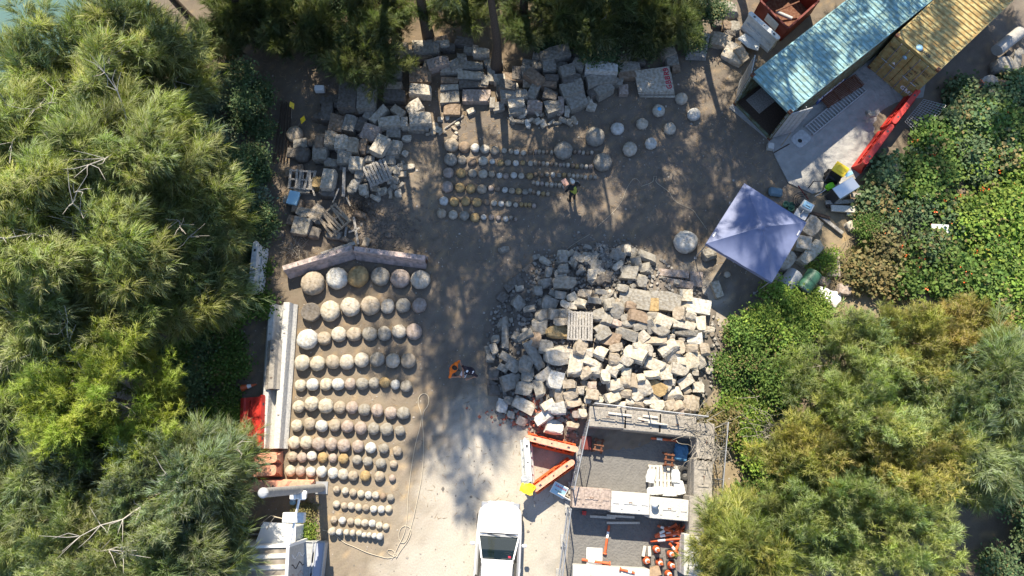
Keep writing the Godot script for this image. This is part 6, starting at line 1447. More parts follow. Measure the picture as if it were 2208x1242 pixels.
func build_compound():
	structure("compound_floor", prism(PackedVector2Array([Vector2(2.6, 2.3), Vector2(7.6, 2.1), Vector2(7.4, -5.0), Vector2(2.1, -5.0)]), 0.05, Transform3D(Basis(Vector3.RIGHT, -PI / 2), Vector3(0, 0.0, 0))), M.bitumen, "grey bitumen floor inside the fenced compound")
	var rows := [
		["back wall, closest to the barrier triangle", Vector3(3.84, 1.20, -2.09), 4.0, "weathered"], ["back wall, in its middle", Vector3(5.22, 1.20, -1.94), 5.0, "weathered"], ["back wall, under the dry brush", Vector3(6.60, 1.20, -1.78), 6.0, "weathered"],
		["middle wall, with a brownish face", Vector3(3.10, 1.20, 1.01), 4.0, "weathered_pink"], ["middle wall, in its centre", Vector3(4.60, 1.20, 1.19), 4.0, "pale_concrete"], ["middle wall, with a white pail on top", Vector3(6.10, 1.20, 1.41), 5.0, "pale_concrete"]]
	textured("weathered_pink", lin(0.36, 0.29, 0.25), speckle(37, 0.02, 0.6, 1.05), bumps(38, 0.05, 3.0), 0.7, 0.9)
	for q in rows:
		big_block("lower concrete block of the " + q[0], Vector3(q[1].x, 0.02, q[1].z), q[2], 1.5, 0.8, M[q[3]], "blocks of the compound walls")
		big_block("upper concrete block of the " + q[0], Vector3(q[1].x, 0.62, q[1].z), q[2], 1.5, 0.8, M[q[3]], "blocks of the compound walls")
	var col := [["shrub side wall, under tangled twigs", Vector3(7.68, 1.20, -1.12), "weathered"], ["shrub side wall, next to the white sacks", Vector3(7.49, 1.20, 0.23), "weathered"], ["shrub side wall, beside the middle wall", Vector3(7.22, 1.20, 1.68), "weathered"], ["shrub side wall, bright white in the sun", Vector3(6.93, 1.20, 3.09), "pale_concrete"]]
	for q in col:
		big_block("lower concrete block of the " + q[0], Vector3(q[1].x, 0.02, q[1].z), 94.0, 1.5, 0.72, M[q[2]], "blocks of the compound walls")
		big_block("upper concrete block of the " + q[0], Vector3(q[1].x, 0.62, q[1].z), 94.0, 1.5, 0.72, M[q[2]], "blocks of the compound walls")
	for q in [["front wall, beside the fence gate", Vector3(3.10, 0.60, 3.93)], ["front wall, beside the orange posts", Vector3(4.58, 0.60, 4.01)]]:
		big_block("white concrete block of the " + q[0], Vector3(q[1].x, 0.02, q[1].z), 3.0, 1.5, 0.75, M.pale_concrete, "blocks of the compound walls")
	fence("galvanised mesh fence from the rubble to the site sign", Vector3(3.02, 0.00, -1.94), Vector3(2.38, 0.00, 0.64), 1.9, 2)
	fence("galvanised mesh fence from the site sign past the car", Vector3(2.24, 0.00, 1.38), Vector3(1.84, 0.00, 3.95), 1.9, 2)
	fence("galvanised mesh fence behind the compound's back wall", Vector3(3.26, 0.00, -2.60), Vector3(7.66, 0.00, -2.09), 1.9, 4)
	fence("galvanised mesh fence along the shrubs, overgrown with twigs", Vector3(8.44, 0.00, -1.85), Vector3(7.75, 0.00, 2.45), 1.9, 4)
	# lane posts
	post("orange lane post in the shade of the back wall, nearer the fence", Vector3(3.27, 0.09, -1.63), Vector3(4.27, 0.09, -1.42))
	post("orange lane post in the shade of the back wall by the twigs", Vector3(6.79, 0.09, -1.23), Vector3(5.73, 0.09, -1.34))
	post("orange lane post lying free below the middle wall", Vector3(3.68, 0.09, 3.17), Vector3(3.89, 0.09, 2.09))
	post("orange lane post lying across the white sheet", Vector3(3.88, 0.13, 3.52), Vector3(2.76, 0.13, 3.37))
	post("short orange lane post at the front wall", Vector3(4.17, 0.66, 3.66), Vector3(4.74, 0.66, 3.80))
	var heap := [[Vector3(6.55, 0.55, 2.35), Vector3(5.69, 0.20, 2.51)], [Vector3(6.54, 0.40, 2.03), Vector3(5.67, 0.25, 2.47)], [Vector3(6.78, 0.50, 2.54), Vector3(5.51, 0.15, 2.68)], [Vector3(6.70, 0.60, 2.26), Vector3(5.97, 0.25, 2.43)], [Vector3(6.67, 0.15, 3.26), Vector3(6.22, 0.35, 2.75)], [Vector3(6.45, 0.30, 3.05), Vector3(6.83, 0.35, 2.25)], [Vector3(6.79, 0.65, 2.40), Vector3(6.20, 0.30, 2.26)], [Vector3(6.68, 0.30, 2.12), Vector3(6.11, 0.20, 2.18)], [Vector3(6.89, 0.35, 2.64), Vector3(6.42, 0.20, 2.98)], [Vector3(6.33, 0.50, 2.30), Vector3(5.84, 0.12, 2.10)], [Vector3(6.88, 0.45, 2.08), Vector3(6.24, 0.30, 2.59)], [Vector3(6.70, 0.40, 2.80), Vector3(6.17, 0.12, 2.58)], [Vector3(6.48, 0.65, 2.20), Vector3(6.86, 0.30, 2.86)]]
	for q in heap: post("orange lane post in the tangled pile behind the traffic cones", q[0], q[1], "lane posts piled behind the cones")
	for q in [Vector3(5.73, 0.00, 2.99), Vector3(6.29, 0.00, 3.16), Vector3(5.32, 0.00, 3.41), Vector3(5.83, 0.00, 3.49), Vector3(6.29, 0.00, 3.58), Vector3(6.16, 0.00, 3.91)]:
		cone("worn orange traffic cone standing in the compound corner", Transform3D(Basis(Vector3.UP, 0.1), q + Vector3(0, 0.03, 0)), "traffic cones in the compound corner")
	# rusty stands
	for q in [["rusty steel stand by the fence", Vector3(3.53, 0.25, -1.04), 12.0], ["rusty steel stand by the blue bag", Vector3(6.36, 0.25, -0.46), 8.0]]:
		var o := thing("rusty_stand", q[0], "stand", Vector3(q[1].x, 0.03, q[1].z), deg_to_rad(-q[2]))
		for s in [-1.0, 1.0]:
			part("side_bar", box(Vector3(0.07, 0.07, 0.56), 0.01, Vector3(s * 0.13, 0.38, 0)), M.rust, o)
			for e in [-1.0, 1.0]: part("leg", bar(Vector3(s * 0.13, 0.36, e * 0.22), Vector3(s * 0.2, 0.0, e * 0.27), 0.05, 0.05), M.rust, o)
		for e in [-0.2, 0.0, 0.2]: part("crossbar", box(Vector3(0.42, 0.06, 0.07), 0.01, Vector3(0, 0.43, e)), M.rust, o)
	single("maroon_crate", box(Vector3(0.4, 0.3, 0.55), 0.02), M.red_steel, "dark maroon crate against the fence", "crate", turned(Vector3(3.05, 0.18, -1.13), 4))
	var bb := tool_(); rock_in(bb, Vector3(0.26, 0.16, 0.3), 97, 5, 0.4, 3, 0.4)
	single("blue_bag", done(bb), mat("blue_cloth", lin(0.05, 0.16, 0.30), 0.7), "crumpled blue bag by the rusty stand", "bag", turned(Vector3(6.93, 0.14, -0.76), 10))
	single("car_tyre", lathe([Vector2(0.13, 0.05), Vector2(0.15, 0.0), Vector2(0.27, 0.0), Vector2(0.3, 0.06), Vector2(0.27, 0.15), Vector2(0.16, 0.15), Vector2(0.13, 0.05)], 20), M.rubber, "black tyre lying beside the white sacks", "tyre", Transform3D(Basis.IDENTITY, Vector3(7.05, 0.03, 0.09)))
	for k in 5:
		var q: Array = [[Vector3(5.76, 0.30, 0.75), 0.55, 0.3], [Vector3(6.34, 0.32, 0.78), 0.5, 0.34], [Vector3(6.76, 0.20, 0.64), 0.36, 0.5], [Vector3(5.61, 0.28, 0.18), 0.3, 0.5], [Vector3(6.62, 0.28, 0.18), 0.3, 0.5]][k]
		var ss := tool_(); rock_in(ss, Vector3(q[1] * 0.55, 0.1, q[2] * 0.5), 110 + k, 5, 0.25, 2, 0.35)
		single("white_sack", done(ss), M.white_plastic, "white sack piled on the compound pallet", "sack", turned(q[0], rnd(-12, 12)), "white sacks on the compound pallet")
	single("white_sheet", box(Vector3(0.62, 0.03, 0.68), 0.005), M.white_paint, "white sheet lying under a lane post", "sheet", turned(Vector3(3.27, 0.05, 3.28), 2))
	single("white_pail", lathe([Vector2(0.12, 0), Vector2(0.14, 0.22), Vector2(0.15, 0.24), Vector2(0.0, 0.25)], 14), M.white_paint, "white lidded pail standing on the middle wall", "pail", Transform3D(Basis.IDENTITY, Vector3(5.52, 1.24, 1.23) ))
	single("cardboard_box", box(Vector3(0.5, 0.32, 0.34), 0.006), M.cardboard, "flattened cardboard box among the cones", "box", turned(Vector3(5.56, 0.20, 3.81), -16))
	single("small_red_box", box(Vector3(0.16, 0.14, 0.16), 0.01), M.red_plastic, "small red box in the shade of the middle wall", "box", turned(Vector3(2.90, 0.10, 1.61), 5))
	for q in [["white timber upright beside the first cone", Vector3(5.27, 0.20, 2.85), Vector3(5.18, 0.20, 3.25)], ["shorter white timber next to the first cone", Vector3(5.45, 0.12, 2.87), Vector3(5.45, 0.12, 3.25)]]: plank(q[0], q[1], q[2], 0.12, M.white_wood)

# ---------------------------------------------------------------- shed, lamp pole and bits by the river side
func build_shed():
	var o := thing("site_shed", "white ribbed-roof site shed with a painted grey side", "shed", Vector3.ZERO)
	var h := 2.5
	var tl := Vector3(-10.47, 2.50, 2.63); var tr := Vector3(-8.15, 2.50, 2.57)
	var x := (tr - tl).normalized(); var z := x.cross(Vector3.UP)
	o.transform = Transform3D(Basis(x, Vector3.UP, z), Vector3(tl.x, 0, tl.z))
	var w := tl.distance_to(tr); var d := 4.6
	var st := tool_()      # broad ribs that run across, with dirt lying in the valleys
	var vt := tool_()
	for i in 12:
		var z0 := 0.12 + i * 0.38
		quad(vt, Vector3(0.04, h, z0 + 0.19), Vector3(w - 0.04, h, z0 + 0.19), Vector3(w - 0.04, h, z0), Vector3(0.04, h, z0))
		quad(st, Vector3(0.04, h + 0.055, z0 + 0.35), Vector3(w - 0.04, h + 0.055, z0 + 0.35), Vector3(w - 0.04, h + 0.055, z0 + 0.22), Vector3(0.04, h + 0.055, z0 + 0.22))
		quad(st, Vector3(0.04, h + 0.055, z0 + 0.22), Vector3(w - 0.04, h + 0.055, z0 + 0.22), Vector3(w - 0.04, h, z0 + 0.19), Vector3(0.04, h, z0 + 0.19))
		quad(st, Vector3(0.04, h, z0 + 0.38), Vector3(w - 0.04, h, z0 + 0.38), Vector3(w - 0.04, h + 0.055, z0 + 0.35), Vector3(0.04, h + 0.055, z0 + 0.35))
	var rp := part("roof", done(st), M.shed_white, o)
	part("roof_valleys", done(vt), M.shed_dirt, rp)
	part("front_wall", box(Vector3(w, h - 0.02, 0.08), 0.01, Vector3(w * 0.5, h * 0.5, 0.05)), M.white_plastic, o)
	part("back_wall", box(Vector3(w, h - 0.02, 0.08), 0.01, Vector3(w * 0.5, h * 0.5, d)), M.white_plastic, o)
	part("side_wall", box(Vector3(0.08, h - 0.02, d - 0.1), 0.01, Vector3(0.04, h * 0.5, d * 0.5 + 0.02)), M.white_plastic, o)
	var sw := part("side_wall", box(Vector3(0.08, h - 0.02, d - 0.1), 0.01, Vector3(w - 0.04, h * 0.5, d * 0.5 + 0.02)), M.grey_sheet, o)
	for i in 7:      # painted swirls on the grey side
		var pts: Array = []
		for k in 9: pts.append(Vector3(w + 0.003, 0.5 + k * 0.2, 0.5 + i * 0.36 + 0.10 * sin(k * 1.3 + i)))
		part("painted_swirl", tube(pts, [0.022], 4), M[["print_white", "print_dark", "pink_concrete"][i % 3]], sw)
	for q in [[0.03, -0.0], [w - 0.03, 0.0]]: part("corner_post", box(Vector3(0.12, h + 0.06, 0.12), 0.01, Vector3(q[0], h * 0.5 + 0.03, 0.05)), M.white_paint, o)
	for s in [0.03, w - 0.03]: part("roof_rail", box(Vector3(0.11, 0.1, d), 0.01, Vector3(s, h + 0.03, d * 0.5 + 0.1)), M.white_paint, o)
	part("roof_rail", box(Vector3(w, 0.1, 0.1), 0.01, Vector3(w * 0.5, h + 0.03, 0.06)), M.white_paint, o)
	single("white_cover", prism(PackedVector2Array([Vector2(-0.8, -0.4), Vector2(0.75, -0.4), Vector2(0.7, 0.45), Vector2(-0.55, 0.5)]), 0.04, Transform3D(Basis(Vector3.RIGHT, -PI / 2), Vector3.ZERO)), M.white_paint, "white sheet lying in front of the shed roof", "sheet", turned(Vector3(-8.93, 1.60, 2.37), 2))
	single("white_cabinet", box(Vector3(1.3, 1.55, 0.75), 0.03), M.white_plastic, "white cabinet standing against the shed front", "cabinet", turned(Vector3(-8.94, 1.55, 2.37) * Vector3(1, 0, 1) + Vector3(0, 0.80, 0), 2))
	# lamp pole
	var base := Vector3(-7.74, 0.00, 0.64)
	var lp := thing("lamp_pole", "tall grey pole with a white bracket at half height", "pole", base)
	part("pole", tube([Vector3(0, -0.2, 0), Vector3(0, 7.0, 0)], [0.17, 0.15], 14), M.concrete, lp)
	part("pole_cap", lathe([Vector2(0.165, 7.0), Vector2(0.165, 7.05), Vector2(0.1, 7.1), Vector2(0, 7.11)], 14), M.grey_sheet, lp)
	part("base_plate", box(Vector3(0.5, 0.04, 0.5), 0.01, Vector3(0, 0.02, 0)), M.steel, lp)
	part("bracket", box(Vector3(0.5, 0.12, 0.3), 0.04, Vector3(0.05, 3.2, 0.18)), M.white_paint, lp)
	for s in [-0.16, 0.2]: part("floodlight", box(Vector3(0.22, 0.16, 0.26), 0.04, Vector3(s, 3.32, 0.22)), M.white_paint, lp)
	var arm0 := Vector3(-7.72, 3.10, 0.86) - base; var arm1 := Vector3(-8.10, 2.62, 2.56) - base
	part("conduit", tube([arm0, arm1], [0.05], 8), M.white_paint, lp)
	var bx := Vector3(-7.93, 2.90, 1.62) - base
	part("control_box", box(Vector3(0.78, 0.3, 0.36), 0.02, bx), M.white_plastic, lp, Transform3D.IDENTITY)
	for k in 2:
		var e0 := bx + Vector3(-0.35, 0, 0.05); var e1: Vector3 = (Vector3(-10.02, 0.40, 2.09) if k == 0 else Vector3(-9.31, 1.60, 2.14)) - base
		part("cable", tube([e0, e0.lerp(e1, 0.4) + Vector3(0, 0.35, -0.25), e0.lerp(e1, 0.75) + Vector3(0, 0.2, -0.15), e1], [0.014], 5), M.rope, lp)
	single("blue_disc", lathe([Vector2(0.13, 0), Vector2(0.13, 0.03), Vector2(0.0, 0.04)], 16), M.light_blue, "round pale blue lid in the lamp pole's shade", "lid", Transform3D(Basis.IDENTITY, Vector3(-8.87, 0.02, 1.19)))
	# planter troughs beside the shed
	for q in [["grey trough closest to the painted shed side", Vector3(-7.96, 0.50, 3.45), 0.42], ["blue-grey trough further from the shed", Vector3(-7.63, 0.50, 3.45), 0.46]]:
		var t := thing("water_trough", q[0], "trough", Vector3(q[1].x, 0.0, q[1].z), deg_to_rad(-3.0))
		for s in [-1.0, 1.0]:
			part("wall", box(Vector3(0.05, 0.5, 1.5), 0.01, Vector3(s * q[2] * 0.5, 0.25, 0)), M.grey_sheet, t)
			part("wall", box(Vector3(q[2], 0.5, 0.05), 0.01, Vector3(0, 0.25, s * 0.775)), M.grey_sheet, t)
		part("lid", box(Vector3(q[2] - 0.06, 0.02, 1.48), 0.0, Vector3(0, 0.44, 0)), mat("trough_lid", lin(0.33, 0.36, 0.44), 0.5) if q[2] > 0.44 else M.grey_sheet, t)
	# low kerb and brown mat behind the barriers
	single("timber_kerb", bar(Vector3(-0.5, 0, 0), Vector3(0.5, 0, 0), 0.06, 0.1), M.white_wood, "pale kerb strip in front of the shed", "kerb", Transform3D(Basis.IDENTITY, Vector3(-10.59, 0.04, 2.43)))

# ---------------------------------------------------------------- tool corner by the gazebo
func build_tools():
	var o := thing("wheelie_bin", "wheelie bin with a bright yellow lid", "bin", Vector3.ZERO)
	var bp := Vector3(14.48, 1.00, -12.89)
	o.transform = turned(Vector3(bp.x, 0.04, bp.z), 38)
	part("bin_body", prism(PackedVector2Array([Vector2(-0.22, 0), Vector2(0.22, 0), Vector2(0.27, 0.95), Vector2(-0.29, 0.95)]), 0.46), M.black, o)
	part("lid", box(Vector3(0.62, 0.06, 0.54), 0.025, Vector3(-0.01, 0.99, 0)), M.yellow, o)
	part("lid_ridge", box(Vector3(0.36, 0.04, 0.3), 0.018, Vector3(0.02, 1.03, 0)), M.yellow, o)
	for s in [-1.0, 1.0]: part("wheel", lathe([Vector2(0.1, -0.025), Vector2(0.1, 0.025), Vector2(0, 0.025)], 12), M.rubber, o, Transform3D(Basis(Vector3.RIGHT, PI / 2), Vector3(-0.22, 0.1, s * 0.22)))
	var cab := thing("metal_cabinet", "shiny silver metal cabinet standing among boards", "cabinet", Vector3.ZERO)
	var c0 := Vector3(14.70, 0.85, -12.09)
	cab.transform = turned(Vector3(c0.x, 0.02, c0.z), -31)
	part("carcass", box(Vector3(1.05, 0.82, 0.52), 0.01, Vector3(0, 0.41, 0)), M.grey_sheet, cab)
	mat("brushed", lin(0.55, 0.58, 0.60), 0.28, 0.85)
	part("worktop", box(Vector3(1.1, 0.04, 0.56), 0.008, Vector3(0, 0.85, 0)), M.brushed, cab)
	for s in [-1.0, 1.0]: part("door", box(Vector3(0.5, 0.74, 0.02), 0.004, Vector3(s * 0.26, 0.42, 0.27)), M.grey_sheet, cab)
	part("side_panel", box(Vector3(0.02, 0.76, 0.5), 0.004, Vector3(-0.535, 0.40, 0)), M.dark_steel, cab)
	single("blue_tray", box(Vector3(0.36, 0.04, 0.16), 0.01), M.light_blue, "pale blue tray wedged between bin and cabinet", "tray", turned(Vector3(14.87, 0.95, -12.71), -28, 12, 0))
	var lb := tool_(); rock_in(lb, Vector3(0.18, 0.12, 0.13), 121, 4, 0.4, 2, 0.4)
	single("lime_bag", done(lb), M.lime, "lime green bag beside the silver cabinet", "bag", turned(Vector3(14.27, 0.30, -12.39), -30))
	var bg := tool_(); rock_in(bg, Vector3(0.3, 0.3, 0.26), 123, 4, 0.3, 2, 0.35)
	single("black_bag", done(bg), M.black, "full black rubbish bag beside the yellow-lidded bin", "bag", turned(Vector3(14.45, 0.25, -12.86), 10))
	# stone saw
	var s := thing("stone_saw", "white and blue stone saw on a low stand", "saw", Vector3.ZERO)
	var sp := Vector3(12.98, 0.70, -11.30)
	s.transform = turned(Vector3(sp.x, 0.02, sp.z), 32)
	part("housing", box(Vector3(0.52, 0.3, 0.40), 0.03, Vector3(0, 0.58, 0)), M.white_plastic, s)
	part("top_cover", box(Vector3(0.40, 0.05, 0.28), 0.02, Vector3(-0.02, 0.755, 0)), M.light_blue, s)
	part("vent_slot", box(Vector3(0.2, 0.01, 0.04), 0.0, Vector3(0.02, 0.787, 0.05)), M.dark_steel, s)
	part("table", box(Vector3(0.56, 0.04, 0.36), 0.008, Vector3(-0.02, 0.45, 0.38)), M.steel, s)
	part("blade", lathe([Vector2(0.16, -0.006), Vector2(0.16, 0.006), Vector2(0, 0.006)], 20), M.steel, s, Transform3D(Basis(Vector3.BACK, PI / 2), Vector3(-0.05, 0.52, 0.3)))
	for a in [-1.0, 1.0]:
		for b in [-0.15, 0.45]: part("leg", bar(Vector3(a * 0.2, 0.46, b), Vector3(a * 0.25, 0.0, b * 1.2), 0.04, 0.04), M.dark_steel, s)
	single("hand_wheel", lathe([Vector2(0.05, 0.0), Vector2(0.12, 0.0), Vector2(0.12, 0.05), Vector2(0.05, 0.05), Vector2(0.05, 0.0)], 16), M.rubber, "small black wheel lying at the gazebo corner", "wheel", Transform3D(Basis(Vector3.RIGHT, 0.3), Vector3(12.84, 0.25, -10.95)))
	var stand := thing("folding_stand", "black folding tool stand by the bin", "stand", Vector3(13.90, 0.00, -12.60))
	for q in [[Vector3(-0.45, 0.45, 0.02), Vector3(0.05, 0.5, 0.05)], [Vector3(0.05, 0.5, 0.05), Vector3(0.3, 0.7, -0.35)], [Vector3(0.05, 0.5, 0.05), Vector3(0.15, 0.0, 0.4)], [Vector3(-0.4, 0.45, 0.02), Vector3(-0.5, 0.0, 0.2)], [Vector3(0.3, 0.7, -0.35), Vector3(0.4, 0.0, -0.4)], [Vector3(0.05, 0.5, 0.05), Vector3(0.55, 0.3, -0.1)], [Vector3(0.15, 0.02, 0.4), Vector3(0.6, 0.02, 0.0)]]:
		part("bar", tube([q[0], q[1]], [0.022], 6), M.dark_steel, stand)
	plank("dark red bar leaning behind the stone saw", Vector3(12.67, 0.70, -12.26), Vector3(13.28, 0.20, -11.81), 0.04, M.red_steel, 0.04, "metal_bar")
	plank("thin grey rod pointing at the silver cabinet", Vector3(13.53, 0.30, -11.90), Vector3(14.00, 0.50, -12.17), 0.03, M.steel, 0.03, "metal_bar")
	for q in [["green pot tucked against the gazebo's upper edge", Vector3(12.25, 0.00, -11.57)], ["second green pot, between two others", Vector3(12.49, 0.00, -11.53)], ["smallest green pot by the gazebo", Vector3(12.46, 0.00, -11.37)]]:
		var t := single("green_pot", lathe([Vector2(0.09, 0), Vector2(0.13, 0.1), Vector2(0.14, 0.26), Vector2(0.11, 0.27), Vector2(0.09, 0.18), Vector2(0, 0.18)], 14), M.green_drum, q[0], "pot", Transform3D(Basis.IDENTITY, q[1] + Vector3(0, 0.0, 0)))
	for k in 3:
		var pts: Array = []
		for j in 9: pts.append(Vector3(12.87, 0.10, -11.71) + Vector3(cos(j * 0.55 + 1.2) * (0.16 + 0.09 * k), 0.12 + 0.03 * j, sin(j * 0.55 + 1.2) * (0.16 + 0.09 * k)))
		single("rubber_hose", tube(pts, [0.018], 5), M.rubber, ["innermost black hose loop by the saw", "middle black hose loop by the saw", "outermost black hose loop by the saw"][k], "hose")
	single("tarp_bundle", box(Vector3(0.62, 0.22, 0.42), 0.08), mat("tarp", lin(0.10, 0.17, 0.22), 0.6), "folded dark blue tarp behind the gazebo", "tarp", turned(Vector3(11.87, 0.12, -12.19), 8))
	# drums
	var wd := single("white_drum", tube([Vector3(11.76, 0.30, -7.72), Vector3(12.31, 0.30, -8.34)], [0.36, 0.36], 18), M.grey_sheet, "white metal drum lying beside the green one", "drum")
	var gd := thing("green_drum", "green drum lying on its side with a two-holed grey end", "drum", Vector3.ZERO)
	var g0 := Vector3(12.52, 0.36, -7.55); var g1 := Vector3(12.90, 0.36, -8.03)
	gd.transform = Transform3D(look_basis(g1 - g0), g0)
	var gl := g0.distance_to(g1) + 0.35
	part("shell", tube([Vector3(0, 0, 0), Vector3(0, 0, gl)], [0.33], 20), M.green_drum, gd)
	for z in [0.02, gl * 0.5, gl - 0.02]: part("hoop", tube([Vector3(0, 0, z - 0.02), Vector3(0, 0, z + 0.02)], [0.345], 20, false), M.green_drum, gd)
	part("end_plate", tube([Vector3(0, 0, -0.03), Vector3(0, 0, -0.002)], [0.3, 0.32], 20), M.grey_sheet, gd)
	for q in [[-0.15, 0.10], [0.12, -0.14]]: part("bung_hole", tube([Vector3(q[0], q[1], -0.045), Vector3(q[0], q[1], -0.03)], [0.06], 12), M.black, gd)
	part("end_bar", bar(Vector3(-0.2, -0.12, -0.045), Vector3(0.22, 0.12, -0.045), 0.03, 0.05), M.dark_steel, gd)
	var wb := tool_(); rock_in(wb, Vector3(0.42, 0.1, 0.3), 131, 5, 0.7, 3, 0.3)
	single("plastic_bag", done(wb), M.white_paint, "torn white plastic bag in the dry grass", "bag", turned(Vector3(13.70, 0.12, -7.32), 25))
	var bo := Vector3(18.46, 1.00, -9.79)
	single("white_sheet", prism(PackedVector2Array([Vector2(-0.42, -0.5), Vector2(0.3, -0.6), Vector2(0.4, 0.45), Vector2(-0.3, 0.6)]), 0.03, Transform3D(Basis(Vector3.RIGHT, -PI / 2), Vector3.ZERO)), M.white_paint, "white board lying on the creeper bank", "board", turned(bo, -8, 8, 4))
	# ropes
	var rope := func(label: String, pts: Array, r: float):
		var cv := Curve3D.new()
		for i in pts.size():
			var t: Vector3 = (pts[mini(i + 1, pts.size() - 1)] - pts[maxi(i - 1, 0)]) * 0.2
			cv.add_point(pts[i] + Vector3(0, 0.02, 0), -t, t)
		var fine: Array = []
		var n := int(cv.get_baked_length() / 0.12)
		for i in n + 1: fine.append(cv.sample_baked(cv.get_baked_length() * i / n, true))
		single("rope", tube(fine, [r], 5), M.rope, label, "rope")
	rope.call("long cream rope looped along the track's edge", [Vector3(-4.76, 0.00, 3.36), Vector3(-4.56, 0.00, 2.92), Vector3(-4.26, 0.00, 2.14), Vector3(-4.20, 0.00, 0.75), Vector3(-4.03, 0.00, -0.82), Vector3(-3.78, 0.00, -2.09), Vector3(-3.93, 0.00, -2.81), Vector3(-3.81, 0.00, -3.14), Vector3(-3.55, 0.00, -3.11), Vector3(-3.50, 0.00, -2.74), Vector3(-3.72, 0.00, -2.22), Vector3(-3.65, 0.00, -1.13), Vector3(-3.68, 0.00, 0.13), Vector3(-3.86, 0.00, 1.24), Vector3(-4.05, 0.00, 2.14), Vector3(-4.28, 0.00, 2.74), Vector3(-4.51, 0.00, 2.62), Vector3(-4.49, 0.00, 2.26), Vector3(-4.28, 0.00, 2.11), Vector3(-4.05, 0.00, 2.26), Vector3(-4.13, 0.00, 2.62), Vector3(-4.43, 0.00, 3.04), Vector3(-4.61, 0.00, 3.33)], 0.013)
	rope.call("cream rope running from the shed towards the track", [Vector3(-7.62, 0.00, 2.26), Vector3(-7.30, 0.00, 2.35), Vector3(-6.97, 0.00, 2.53), Vector3(-6.71, 0.00, 2.74), Vector3(-6.26, 0.00, 2.92), Vector3(-5.74, 0.00, 3.13), Vector3(-5.23, 0.00, 3.27), Vector3(-4.92, 0.00, 3.33), Vector3(-4.61, 0.00, 3.22), Vector3(-4.81, 0.00, 3.01), Vector3(-4.99, 0.00, 3.04), Vector3(-4.86, 0.00, 3.19), Vector3(-4.55, 0.00, 3.27)], 0.013)
	rope.call("thin cord wandering over the earth to the white dome", [Vector3(5.86, 0.00, -12.51), Vector3(6.23, 0.00, -12.65), Vector3(6.40, 0.00, -12.74), Vector3(6.46, 0.00, -13.01), Vector3(6.60, 0.00, -12.99), Vector3(6.53, 0.00, -12.74), Vector3(6.85, 0.00, -12.45), Vector3(7.11, 0.00, -12.22), Vector3(7.28, 0.00, -11.88), Vector3(7.64, 0.00, -11.62), Vector3(8.08, 0.00, -11.40), Vector3(8.33, 0.00, -11.04), Vector3(8.52, 0.00, -10.73), Vector3(8.70, 0.00, -10.43)], 0.009)
	rope.call("thin cord stretched beside the cord to the dome", [Vector3(3.85, 0.00, -10.62), Vector3(4.49, 0.00, -11.22), Vector3(4.93, 0.00, -11.77), Vector3(5.16, 0.00, -12.33), Vector3(5.43, 0.00, -12.78), Vector3(5.65, 0.00, -12.90), Vector3(5.81, 0.00, -12.65)], 0.008)
	rope.call("string line laid in front of the rubble heap", [Vector3(0.93, 0.00, -8.09), Vector3(1.76, 0.00, -8.83), Vector3(2.49, 0.00, -9.58), Vector3(3.47, 0.00, -10.23)], 0.008)

